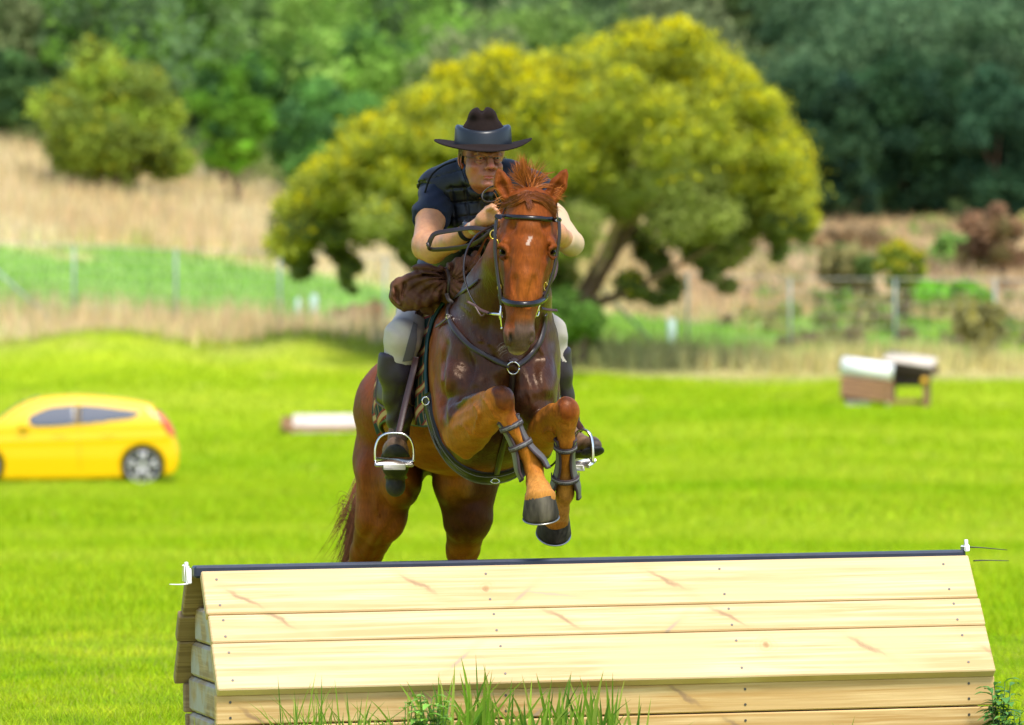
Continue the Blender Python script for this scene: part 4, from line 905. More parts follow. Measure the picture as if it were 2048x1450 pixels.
def horse_colour(V):
    """coat: chestnut, darker and wet over neck, shoulders and chest, grey skin on the muzzle"""
    d = V[:, 1] - CY; px = 1024 + V[:, 0] * F / d; py = HY - (V[:, 2] - CAMH) * F / d; Y = V[:, 1]
    n = sn(V[:, 0] * 1.0 + V[:, 1], V[:, 2], .35, 41); n2 = sn(V[:, 0] + V[:, 1] * .7, V[:, 2], .07, 42)
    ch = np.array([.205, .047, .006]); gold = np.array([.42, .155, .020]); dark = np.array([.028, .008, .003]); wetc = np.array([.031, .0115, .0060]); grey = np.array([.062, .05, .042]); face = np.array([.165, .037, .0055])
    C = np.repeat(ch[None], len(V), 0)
    def mixto(col, w, wet=None):
        nonlocal C; w = np.clip(w, 0, 1)[:, None]; C = C * (1 - w) + col * w
    # belly and lower legs lighter
    mixto(gold, sstep(.98, .86, V[:, 2]) * (np.abs(Y - .4) < 1.0) * .7)
    mixto(gold, sstep(.0, .6, n) * .35)
    
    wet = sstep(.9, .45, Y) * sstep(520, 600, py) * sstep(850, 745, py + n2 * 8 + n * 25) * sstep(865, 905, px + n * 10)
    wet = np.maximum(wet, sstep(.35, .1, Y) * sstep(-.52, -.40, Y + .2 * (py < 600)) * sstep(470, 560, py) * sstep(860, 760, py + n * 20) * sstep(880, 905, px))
    def near(ch, pad):
        m = np.zeros(len(V))
        for (a, ra), (b, rb) in zip(ch[:-1], ch[1:]):
            ab = b - a; t = np.clip(((V - a) @ ab) / (ab @ ab), 0, 1); dd = np.linalg.norm(V - a - t[:, None] * ab, axis=1) - (ra + t * (rb - ra)); m = np.maximum(m, sstep(pad, pad * .3, dd))
        return m
    q = lambda L: [(P(a, b, c_), R(r_, c_)) for a, b, c_, r_ in L]
    lm = np.maximum(near(q([(932, 876, -.24, 44), (962, 836, -.44, 40), (992, 808, -.62, 34), (1005, 840, -.62, 20), (1070, 945, -.6, 20), (1080, 990, -.67, 34)]), .012), near(q([(1084, 885, -.2, 36), (1104, 850, -.40, 34), (1127, 826, -.54, 32), (1131, 980, -.38, 20), (1112, 1040, -.3, 30)]), .012))
    under = sstep(.22, .05, Y) * sstep(880, 900, px + n * 6) * sstep(955, 915, py) * (py > 780) * (Y > -.5); wet = np.maximum(wet, under)  # wet coat, with the shade between the forelegs painted in too
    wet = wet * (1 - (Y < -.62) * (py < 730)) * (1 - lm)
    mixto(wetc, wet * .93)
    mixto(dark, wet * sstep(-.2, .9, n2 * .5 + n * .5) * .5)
    mixto(gold, lm * .7); mixto(ch, lm * sstep(.1, .7, n2) * .3)
    ear = (py < 394) & (Y < -.52); mixto(np.array([.035, .012, .008]), ear * sstep(-.618, -.606, Y) * sstep(9, 5, np.minimum(np.abs(px - 1007 - (py - 370) * .25), np.abs(px - 1115 + (py - 372) * .45))) * .9)
    hind = sstep(1.0, 1.2, Y); mixto(np.array([.15, .034, .005]), hind * .75); mixto(dark, hind * sstep(848, 880, px) * sstep(1110, 1060, py) * .88); mixto(dark, hind * sstep(790, 835, px + (py - 960) * .3) * (px < 860) * sstep(1060, 1010, py) * .7); mixto(dark, hind * sstep(.2, .9, n + n2 * .3) * .3)  # hindquarter shade painted into the coat, deepest on right leg and inner thigh
    head = (py < 720) & (Y < -.5); mixto(face, head * .8); mixto(np.array([.30, .082, .010]), head * sstep(45, 15, np.hypot((px - 1052) * 1.3, (py - 600) * .55)) * .6)  # lighter patch on the nose is a painted highlight
    mixto(dark, head * sstep(15, 5, np.hypot(px - 1004, (py - 508) * .7)) * .95); mixto(dark, head * sstep(13, 4, np.hypot(px - 1107, (py - 505) * .8)) * .8)
    mixto(dark, head * sstep(14, 5, np.abs(px - 1011)) * sstep(520, 545, py) * sstep(620, 580, py) * .5)
    mixto(grey, head * sstep(628, 665, py + n2 * 6 + np.where(px > 1030, 6, -14)) * .85); mixto(np.array([.035, .03, .028]), head * sstep(8, 2, np.hypot((px - 1021) * 1.6, (py - 676) * .6)) * .95)
    mixto(np.array([.35, .27, .22]), head * sstep(700, 708, py) * .6)
    star = head * (np.abs((px - 1058.5) + (py - 481) * .45) < 3.6) * (np.abs(py - 481) < 9); mixto(np.array([.6, .5, .42]), star * .5)
    leg = (py > 935) & (Y < -.2) & (py < 1045); mixto(np.array([.50, .25, .065]), leg * sstep(935, 965, py) * .45)
    knee = sstep(34, 15, np.hypot(px - 998, py - 800)) * (Y < -.5) + sstep(34, 15, np.hypot(px - 1130, py - 822)) * (Y < -.42); mixto(np.array([.17, .040, .008]), knee * (.35 + .4 * n2))
    C = C * (1 + .10 * n2)[:, None]
    return np.clip(C, .004, .9), np.clip(wet, 0, 1)
def coat_mat():
    m = bpy.data.materials.new('horse_coat'); m.use_nodes = True; nt = m.node_tree; N = nt.nodes; L = nt.links; b = N['Principled BSDF']
    a = N.new('ShaderNodeAttribute'); a.attribute_name = 'col'; w = N.new('ShaderNodeAttribute'); w.attribute_name = 'wet'
    tc = N.new('ShaderNodeTexCoord'); mp = N.new('ShaderNodeMapping'); mp.inputs['Scale'].default_value = (170, 170, 26); L.new(tc.outputs['Object'], mp.inputs[0])
    nz = N.new('ShaderNodeTexNoise'); nz.inputs['Scale'].default_value = 1; nz.inputs['Detail'].default_value = 4; nz.inputs['Distortion'].default_value = .8; L.new(mp.outputs[0], nz.inputs['Vector'])
    n2 = N.new('ShaderNodeTexNoise'); n2.inputs['Scale'].default_value = 16; n2.inputs['Detail'].default_value = 6; n2.inputs['Roughness'].default_value = .6; L.new(tc.outputs['Object'], n2.inputs['Vector'])
    mr = N.new('ShaderNodeMapRange'); mr.inputs[1].default_value = .3; mr.inputs[2].default_value = .7; mr.inputs[3].default_value = .78; mr.inputs[4].default_value = 1.22; L.new(nz.outputs['Fac'], mr.inputs[0])
    m2 = N.new('ShaderNodeMapRange'); m2.inputs[1].default_value = .3; m2.inputs[2].default_value = .7; m2.inputs[3].default_value = .82; m2.inputs[4].default_value = 1.18; L.new(n2.outputs['Fac'], m2.inputs[0])
    mu = N.new('ShaderNodeMath'); mu.operation = 'MULTIPLY'; L.new(mr.outputs[0], mu.inputs[0]); L.new(m2.outputs[0], mu.inputs[1])
    sc = N.new('ShaderNodeVectorMath'); sc.operation = 'SCALE'; L.new(a.outputs['Color'], sc.inputs[0]); L.new(mu.outputs[0], sc.inputs['Scale']); L.new(sc.outputs[0], b.inputs['Base Color'])
    rr = N.new('ShaderNodeMapRange'); rr.inputs[3].default_value = .55; rr.inputs[4].default_value = .35; L.new(w.outputs['Fac'], rr.inputs[0]); L.new(rr.outputs[0], b.inputs['Roughness'])
    ss = N.new('ShaderNodeMapRange'); ss.inputs[3].default_value = .15; ss.inputs[4].default_value = .34; L.new(w.outputs['Fac'], ss.inputs[0]); L.new(ss.outputs[0], b.inputs['Specular IOR Level'])
    b.inputs['Specular Tint'].default_value = (1.0, .74, .56, 1)
    # veins and sweat ridges
    m3 = N.new('ShaderNodeMapping'); m3.inputs['Scale'].default_value = (1.5, 1.5, .75); L.new(tc.outputs['Object'], m3.inputs[0])
    n3 = N.new('ShaderNodeTexNoise'); n3.inputs['Scale'].default_value = 30; n3.inputs['Detail'].default_value = 4; n3.inputs['Distortion'].default_value = 1.4; L.new(m3.outputs[0], n3.inputs['Vector'])
    n4 = N.new('ShaderNodeTexNoise'); n4.inputs['Scale'].default_value = 9; n4.inputs['Detail'].default_value = 2; n4.inputs['Distortion'].default_value = 1.0; L.new(m3.outputs[0], n4.inputs['Vector'])
    vv = N.new('ShaderNodeMath'); vv.operation = 'SUBTRACT'; vv.inputs[1].default_value = .5; L.new(n4.outputs['Fac'], vv.inputs[0]); ab = N.new('ShaderNodeMath'); ab.operation = 'ABSOLUTE'; L.new(vv.outputs[0], ab.inputs[0])
    vm = N.new('ShaderNodeMapRange'); vm.inputs[1].default_value = 0; vm.inputs[2].default_value = .02; vm.inputs[3].default_value = 1; vm.inputs[4].default_value = 0; L.new(ab.outputs[0], vm.inputs[0])
    b1 = N.new('ShaderNodeBump'); b1.inputs['Strength'].default_value = .6; b1.inputs['Distance'].default_value = .0035; L.new(n3.outputs['Fac'], b1.inputs['Height'])
    b2 = N.new('ShaderNodeBump'); b2.inputs['Strength'].default_value = .18; b2.inputs['Distance'].default_value = .002; L.new(vm.outputs[0], b2.inputs['Height']); L.new(b1.outputs[0], b2.inputs['Normal'])
    b3 = N.new('ShaderNodeBump'); b3.inputs['Strength'].default_value = .3; b3.inputs['Distance'].default_value = .0008; L.new(nz.outputs['Fac'], b3.inputs['Height']); L.new(b2.outputs[0], b3.inputs['Normal']); L.new(b3.outputs[0], b.inputs['Normal'])
    return m
M_coat = coat_mat()
HORSE = thing('horse', 'wet chestnut horse jumping toward the viewer with folded forelegs and a rider up', 'horse', (P(900, 0, .6)[0], .6, 0))
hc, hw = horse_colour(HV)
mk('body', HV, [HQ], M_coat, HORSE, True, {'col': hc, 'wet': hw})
HB = bvh_of(HV, HQ)
M_hair = mat('horse_hair', attr='col', rough=.5, spec=.2)
def hair(name, strands, parent, col, cvar=.3, r=None, mat_=None):
    """strands: list of (points, base width)"""
    r = r or np.random.default_rng(3); V, F4, CC = [], [], []; n0 = 0
    for pts, w in strands:
        pts = np.asarray(pts); k = len(pts); T = np.gradient(pts, axis=0); T /= np.linalg.norm(T, axis=1)[:, None] + 1e-9
        s = np.cross(T, np.array([.25 * r.standard_normal(), 1, .25 * r.standard_normal()])); s /= np.linalg.norm(s, axis=1)[:, None] + 1e-9
        ww = (w * .5 * np.clip(1.05 - np.linspace(0, 1, k) ** 2, .06, 1))[:, None]
        V.append(np.stack([pts - s * ww, pts + s * ww], 1).reshape(-1, 3))
        for i in range(k - 1): F4.append((n0 + 2 * i, n0 + 2 * i + 1, n0 + 2 * i + 3, n0 + 2 * i + 2))
        n0 += 2 * k; c = np.asarray(col) * (1 + cvar * r.standard_normal()); CC.append(np.repeat(np.clip(c, .01, .9)[None], 2 * k, 0))
    return mk(name, np.concatenate(V), [np.array(F4)], mat_ or M_hair, parent, True, {'col': np.concatenate(CC)})
def horse_bits():
    r = np.random.default_rng(13)
    # eyes
    M_eye = mat('horse_eye', (.012, .007, .005), rough=.3, spec=.15)
    for px, py, Y in ((1004, 503.5, -.706), (1107, 504.5, -.706)):
        S = SDF(*(axis(c - .03, c + .03, .002) for c in P(px, py, Y))); S.ell(P(px, py, Y), (.0085, .026, .0085), .005); V, Q = S.mesh(0); mk('eye', V, [Q], M_eye, HORSE)
    # hooves
    M_hoof = mat('hoof', (.032, .027, .021), rough=.75, spec=.25, var=.5, vscale=45, bump=.8, bscale=60, bdist=.003, stretch=(1, 1, .35), var2=(.13, .11, .085))
    M_sole = mat('hoof_shoe', (.35, .35, .34), rough=.3, metal=.9)
    def hoof(px0, py0, Y0, px1, py1, Y1, r0, r1, shoe=True):
        a, b = P(px0, py0, Y0), P(px1, py1, Y1); ax = (b - a) / np.linalg.norm(b - a); u = np.cross(ax, (0, 1, 0)); u /= np.linalg.norm(u); v = np.cross(ax, u); n = 24; V = []
        for t, rr in ((-.12, r0 * .80), (.02, r0), (.5, (r0 + r1) / 2 + .6), (.88, r1 * 1.0), (1.0, r1 * .93), (1.0, r1 * .4)):
            th = np.linspace(0, 2 * np.pi, n, endpoint=False); V.append(a + (b - a) * t + R(rr, Y0) * (np.cos(th)[:, None] * u + np.sin(th)[:, None] * v * np.where(np.sin(th) * v[1] > 0, .82, 1.0)[:, None]))
        V = np.concatenate(V); f = [(i * n + j, i * n + (j + 1) % n, (i + 1) * n + (j + 1) % n, (i + 1) * n + j) for i in range(5) for j in range(n)]
        V = np.concatenate([V, [b - ax * .006]]); f3 = [(5 * n + j, 5 * n + (j + 1) % n, 6 * n) for j in range(n)]
        h = mk('hoof', V, [np.array(f), np.array(f3)], M_hoof, HORSE)
        if shoe:
            th = np.linspace(-2.2, 2.2, 30); sgn = -1 if v[1] > 0 else 1
            ring = b + ax * .001 + R(r1 * .93, Y0) * (np.sin(th)[:, None] * u + sgn * np.cos(th)[:, None] * v)
            MB().strap(ring, np.repeat(-ax[None], 30, 0) * -1, .010, .004).build('horseshoe', M_sole, h)
    hoof(1079, 986, -.668, 1082, 1035, -.640, 29, 37); hoof(1112, 1030, -.30, 1107, 1067, -.245, 27, 35.5)
    hoof(737, 1408, 1.49, 738, 1444, 1.46, 29, 34, False); hoof(925, 1410, 1.39, 925, 1446, 1.36, 29, 34, False)
    # forelock: windblown tuft standing up, and the fringe parted over the brow
    st = []; O = P(1060, 384, -.60)
    def wisp(n, x0, y0, Y0, x1, y1, Y1, bend, sp0=5, sp1=10, w=.0032, k=9, sag=0):
        for _ in range(n):
            a = P(x0 + r.normal(0, sp0), y0 + r.normal(0, sp0 * .5), Y0 + r.normal(0, .008)); b = P(x1 + r.normal(0, sp1), y1 + r.normal(0, sp1), Y1 + r.normal(0, .03))
            m = (a + b) / 2 + np.array([bend[0] + r.normal(0, .006), r.normal(0, .01), bend[1] + r.normal(0, .006)])
            t = np.linspace(0, 1, k)[:, None]; st.append(((1 - t) ** 2 * a + 2 * t * (1 - t) * m + t * t * b, w * r.uniform(.5, 1.3)))
    wisp(150, 1058, 385, -.60, 1043, 318, -.60, (-.008, .02), 5, 7, .0021); wisp(30, 1058, 385, -.60, 1040, 322, -.60, (-.02, .03), 6, 12, .0018); wisp(24, 1060, 385, -.6, 1080, 330, -.58, (.01, .035), 5, 12, .0018); wisp(60, 1058, 385, -.60, 1030, 335, -.60, (-.012, .02), 5, 6, .0021); wisp(60, 1060, 385, -.60, 1058, 330, -.6, (-.004, .02), 5, 8)
    wisp(26, 1060, 382, -.60, 1068, 345, -.6, (0, .016), 5, 8); wisp(34, 1062, 382, -.60, 1096, 350, -.58, (.0, .03), 5, 7); wisp(20, 1060, 384, -.60, 1016, 345, -.6, (-.01, .024), 5, 6)
    wisp(24, 1062, 384, -.62, 1108, 372, -.6, (.0, .02), 5, 5); wisp(26, 1056, 386, -.62, 1018, 380, -.6, (0, .022), 5, 8)
    hair('forelock', st, HORSE, (.27, .078, .012), .28, r); st = []
    # fringe hugging the forehead
    def fringe(n, x0, y0, x1, y1, xm, ym, w=.004):
        for _ in range(n):
            j = r.normal(0, 1, 6); t = np.linspace(0, 1, 9)[:, None]
            a, m, b = np.array([x0 + 4 * j[0], y0 + 3 * j[1]]), np.array([xm + 3 * j[2], ym + 3.5 * j[3]]), np.array([x1 + 3 * j[4], y1 + 4 * j[5]])
            q = (1 - t) ** 2 * a + 2 * t * (1 - t) * m + t * t * b; pts = np.array([P(u, v, -.85) for u, v in q])
            out = []
            for p in pts:
                d = Vector((0, 1, 0)); h = HB.ray_cast(Vector((p[0], -1.2, p[2])), d); yy = h[0].y if h[0] is not None and h[0].y < -.4 else -.62
                out.append(yy)
            out = np.array(out); out = np.minimum(out, np.convolve(np.pad(out, 2, 'edge'), np.ones(5) / 5, 'valid')) - .005 - .006 * r.uniform(); pts[:, 1] = out
            st.append((pts, w * r.uniform(.5, 1.2)))
    fringe(120, 1056, 388, 1002, 410, 1030, 398); fringe(60, 1058, 388, 1012, 400, 1036, 388); fringe(110, 1060, 388, 1115, 420, 1092, 398); fringe(70, 1060, 386, 1108, 402, 1088, 388)
    fringe(70, 1056, 392, 1062, 412, 1058, 402); fringe(50, 1046, 392, 1018, 405, 1034, 406); fringe(60, 1068, 392, 1112, 432, 1100, 404); fringe(60, 1050, 384, 1030, 396, 1040, 388); fringe(50, 1070, 384, 1092, 396, 1080, 386)
    hair('fringe', st, HORSE, (.165, .043, .007), .3, r)
    # ear hair
    for cx, cy, ex in ((1000, 398, 985), (1112, 392, 1128)):
        st = []
        for _ in range(26):
            a = P(cx + r.normal(0, 4), cy + r.normal(0, 8), -.63); b = a + np.array([(ex - cx) * .0012 * r.uniform(.5, 1.5), -.01, r.normal(0, .012)]); m = (a + b) / 2 + np.array([0, 0, .004]); st.append(([a, m, b], .0015))
        hair('ear_hair', st, HORSE, (.36, .12, .02), .2, r)
    # mane along the crest, seen behind the ears and down the neck side
    st = []
    for i in range(420):
        t = r.uniform(); a = P(1058 - 60 * t + r.normal(0, 3), 400 + 190 * t, -.42 + .55 * t); side = -1
        h = HB.find_nearest(Vector(a)); a = np.array(h[0]); n = np.array(h[1]); L = r.uniform(.05, .11)
        b = a + np.array([side * .03, .02, .0]) + n * .02 + np.array([0, 0, -L * .6]); c = a + n * .015 + np.array([side * .05 + r.normal(0, .01), .03, -L])
        pts = cat([a, a + n * .02 + np.array([0, 0, .006]), b, c], 3); pts2 = []
        for p in pts:
            q = HB.find_nearest(Vector(p)); d = (p - np.array(q[0])) @ np.array(q[1]); pts2.append(p if d > .004 else np.array(q[0]) + np.array(q[1]) * .004)
        st.append((np.array(pts2), .004))
    hair('mane', st, HORSE, (.17, .045, .010), .25, r)
    # tail: hangs behind, blown out to the left
    st = []
    for i in range(420):
        a = P(800 + r.normal(0, 8), 858 + r.normal(0, 6), 2.0); out = abs(r.normal(0, 1)); u = r.uniform()
        e = P(705 - 12 * out + 20 * r.standard_normal() * .5, 1040 + 170 * u, 2.05 + .05 * r.standard_normal())
        m = P(735 - 5 * out, 930 + 60 * u, 2.1); st.append((cat([a, m, e + np.array([.02, 0, .06 + .04 * u]), e + np.array([-.02 * out, 0, -.02])], 5), .0022))
    for i in range(34):
        y = r.uniform(995, 1075); a = P(735, y + 20, 2.0); e = P(655 + r.uniform(0, 45), y + r.uniform(-5, 60), 2.0 + .05 * r.standard_normal()); m = P(690, y - 12 + r.normal(0, 6), 2.02)
        st.append((cat([a, m, (m + e) / 2 + np.array([-.01, 0, .012]), e], 6), .0016))
    for i in range(60):
        a = P(715 + r.normal(0, 3), 1050, 2.0); st.append((cat([a, P(702 + r.normal(0, 4), 1085, 2.0), P(684 + r.normal(0, 6), 1128 + r.uniform(-12, 30), 2.0)], 6), .003))
    hair('tail', st, HORSE, (.15, .05, .016), .35, r)
    st = []   # whiskers
    for i in range(14):
        a = P(1013 + r.normal(0, 3), 690 + r.normal(0, 6), -.78); st.append(([a, a + np.array([-.015, -.008, -.006]), a + np.array([-.035 * r.uniform(.5, 1), -.01, -.02])], .0006))
    hair('whiskers', st, HORSE, (.3, .25, .2), .2, r)
horse_bits()
# ------------------------------------------------------------------ the rider
RIDER = thing('person', 'rider in broad hat, black padded vest and half chaps crouched over the chestnut horse', 'person', (P(930, 0, .85)[0], .85, float(P(0, 600, .85)[2])))
xs_r = axis(-.50, .36, .0085, [(-.20, .0, .0034)]); ys_r = axis(-.42, 1.30, .010, [(-.36, .12, .0042)]); zs_r = axis(.72, 2.26, .0085, [(1.80, 2.10, .0034)])
def torso(S, o=0.0, k=.04):
    g = o * 580
    E(S, 962, 425, .40, 78 + g, .13 + o, 60 + g, k); E(S, 950, 490, .55, 78 + g, .14 + o, 62 + g, k + .03)
    C_(S, [(884, 385, .36, 34 + g), (925, 372, .33, 34 + g), (965, 372, .30, 36 + g), (1010, 375, .33, 34 + g), (1058, 392, .36, 34 + g)], k)
    E(S, 928, 560, .80, 84 + g, .16 + o, 66 + g, k + .04); return S
def uarm(S, o=0.0):
    g = o * 580; C_(S, [(880, 385, .36, 35 + g), (863, 430, .24, 30 + g), (852, 486, .08, 27 + g)], .03); return S
def uarm_r(S, o=0.0):
    g = o * 580; C_(S, [(1062, 395, .36, 34 + g), (1105, 440, .26, 26 + g), (1143, 486, .12, 21 + g)], .03); return S
def legs(S, o=0.0):
    g = o * 580
    C_(S, [(898, 595, .90, 54 + g), (844, 632, .62, 43 + g), (806, 672, .34, 31 + g)], .04); C_(S, [(806, 680, .34, 30 + g), (797, 728, .36, 28 + g)], .03); E(S, 802, 672, .31, 26 + g, .045, 26 + g, .03)
    C_(S, [(960, 595, .90, 54 + g), (1040, 632, .60, 45 + g), (1094, 664, .34, 33 + g)], .04); C_(S, [(1094, 672, .34, 32 + g), (1110, 725, .36, 27 + g)], .03); E(S, 1098, 664, .31, 27 + g, .045, 26 + g, .03)
    return S
def rider_skin():
    S = SDF(xs_r, ys_r, zs_r); torso(S); legs(S)
    C_(S, [(968, 372, .20, 27), (968, 345, .12, 29)], .03)                                   # neck
    # head
    E(S, 965, 298, .10, 45, .10, 50, .02); E(S, 968, 336, .015, 36, .07, 37, .03); E(S, 968, 357, .00, 24, .055, 21, .02)
    E(S, 948, 343, .02, 12, .05, 20, .02); E(S, 992, 345, .01, 10, .04, 18, .02); E(S, 974, 369, -.045, 13, .024, 9, .012); E(S, 955, 366, -.005, 15, .035, 11, .015)
    E(S, 952, 334, -.036, 12, .020, 10, .012); E(S, 998, 334, -.034, 8, .02, 10, .012)
    C_(S, [(951, 307, -.040, 4), (962, 306, -.052, 4.5), (974, 309, -.058, 4)], .010); C_(S, [(983, 309, -.058, 4), (994, 307, -.050, 4.5), (1003, 309, -.036, 4)], .010)
    C_(S, [(979, 309, -.056, 4.5), (981, 321, -.068, 5), (982, 330, -.080, 6.5)], .008); E(S, 982, 333.5, -.084, 7, .011, 5.5, .006); E(S, 973, 335.5, -.074, 5.5, .011, 5, .005); E(S, 991, 335.5, -.072, 5, .011, 5, .005)
    E(S, 978, 338.5, -.082, 2, .006, 1.4, .003, None, 's'); E(S, 986, 338.5, -.080, 2, .006, 1.4, .003, None, 's')
    E(S, 960, 315, -.070, 9.5, .014, 5, .008, None, 's'); E(S, 995, 315, -.068, 8, .014, 5, .008, None, 's')
    E(S, 960, 317, -.047, 8, .010, 4.2, .004); E(S, 995, 317, -.045, 7, .010, 4.2, .004); C_(S, [(951, 313.5, -.052, 2.2), (960, 311.5, -.0605, 2.6), (969, 313.5, -.058, 2.0)], .004); C_(S, [(987, 313.5, -.058, 2.0), (995, 311.5, -.0585, 2.5), (1003, 313.5, -.048, 2.0)], .004)
    C_(S, [(952, 322, -.052, 2.2), (960, 324.5, -.056, 2.4), (969, 321, -.054, 2)], .005); C_(S, [(988, 322, -.052, 2.0), (995, 324, -.053, 2.2), (1002, 321, -.044, 2)], .005)
    E(S, 976, 348, -.050, 17, .016, 9, .012); C_(S, [(966, 351.5, -.066, 2.1), (977, 350, -.068, 1.7), (988, 351.5, -.064, 1.5)], .004); C_(S, [(967, 356.5, -.062, 1.8), (977, 356.8, -.0655, 2.0), (987, 356.5, -.060, 1.8)], .004)
    C_(S, [(962, 355.5, -.066, 1.2), (969, 353.8, -.073, 1.2), (985, 353.8, -.073, 1.2), (991, 355.5, -.064, 1.2)], .003, 's')
    C_(S, [(970, 336, -.073, 1.6), (960, 345, -.068, 1.8), (955, 357, -.058, 1.7), (956, 366, -.05, 1.2)], .004, 's'); C_(S, [(993, 337, -.068, 1.5), (999, 346, -.058, 1.6), (999, 356, -.05, 1.3)], .004, 's')
    C_(S, [(962, 361, -.062, 1.2), (972, 363.5, -.069, 1.3), (984, 362, -.066, 1.2)], .004, 's'); C_(S, [(948, 322, -.045, 1.1), (955, 329, -.058, 1.3), (966, 329, -.062, 1.1)], .004, 's')
    C_(S, [(978.5, 302, -.072, 1.2), (978.5, 310, -.072, 1)], .003, 's')
    # ear
    E(S, 920, 318, .085, 5, .020, 15, .006); E(S, 918.5, 318, .07, 2.5, .012, 9, .004, None, 's'); E(S, 924, 333, .078, 4, .012, 6, .006)
    # arms
    uarm(S); uarm_r(S)
    C_(S, [(852, 492, .07, 27), (866, 497, .03, 27), (905, 482, -.10, 20), (952, 453, -.23, 13)], .02, flat=((0, 0, 1), 1.05)); E(S, 848, 500, .08, 21, .04, 19, .015)
    C_(S, [(1143, 490, .10, 21), (1112, 468, -.04, 21), (1075, 440, -.20, 14)], .02)
    # rein hands
    def hand(wx, wy, wy_, sx, flip):
        m = lambda px, py, Y, r: (wx + (px - 952) * flip, wy + (py - 453), wy_ + (Y + .23), r)
        C_(S, [m(952, 453, -.23, 12), m(966, 437, -.26, 12.5)], .012); C_(S, [m(966, 437, -.26, 13), m(975, 425, -.275, 9.5)], .010); C_(S, [m(968, 440, -.265, 12), m(986, 430, -.28, 9)], .010); C_(S, [m(966, 444, -.26, 10), m(990, 440, -.285, 8)], .010)
        for kx, ky, mx, my, tx, ty, rr in ((974, 420, 985, 415, 994, 424, 4.6), (981, 423, 993, 421, 1000, 431, 4.7), (986, 431, 997, 430, 1001, 440, 4.5), (988, 441, 997, 441, 999, 449, 4.0)):
            C_(S, [m(kx, ky, -.28, rr + .8), m(mx, my, -.315, rr), m(tx, ty, -.30, rr * .92), m(tx - 5, ty + 5, -.27, rr * .8)], .003)
        C_(S, [m(964, 428, -.25, 6), m(974, 416, -.265, 5), m(984, 411, -.285, 4.3), m(991, 413, -.29, 3.8)], .004)
    hand(952, 453, -.23, 1, 1); hand(1076, 440, -.20, 1, -1)
    # lower legs and feet inside the boots
    C_(S, [(799, 728, .36, 25), (798, 800, .44, 21), (795, 862, .46, 11), (791, 900, .40, 9)], .03); C_(S, [(1110, 725, .36, 23), (1124, 800, .44, 20), (1136, 862, .44, 11), (1160, 893, .36, 8)], .03)
    V, Q = S.mesh(1); return V, Q
def pxof(V): d = V[:, 1] - CY; return 1024 + V[:, 0] * F / d, HY - (V[:, 2] - CAMH) * F / d
def ring_at(c, a, b, n=24): t = np.linspace(0, 2 * np.pi, n + 1); return np.stack([c[0] + a * np.cos(t), c[1] + 0 * t, c[2] + b * np.sin(t)], 1)
M_skin = mat('skin', attr='col', rough=.45, spec=.4, bump=.35, bscale=160, bdist=.0012, var=.12, vscale=55)
M_skin.node_tree.nodes['Principled BSDF'].inputs['Subsurface Weight'].default_value = .08; M_skin.node_tree.nodes['Principled BSDF'].inputs['Subsurface Radius'].default_value = (.01, .004, .002)
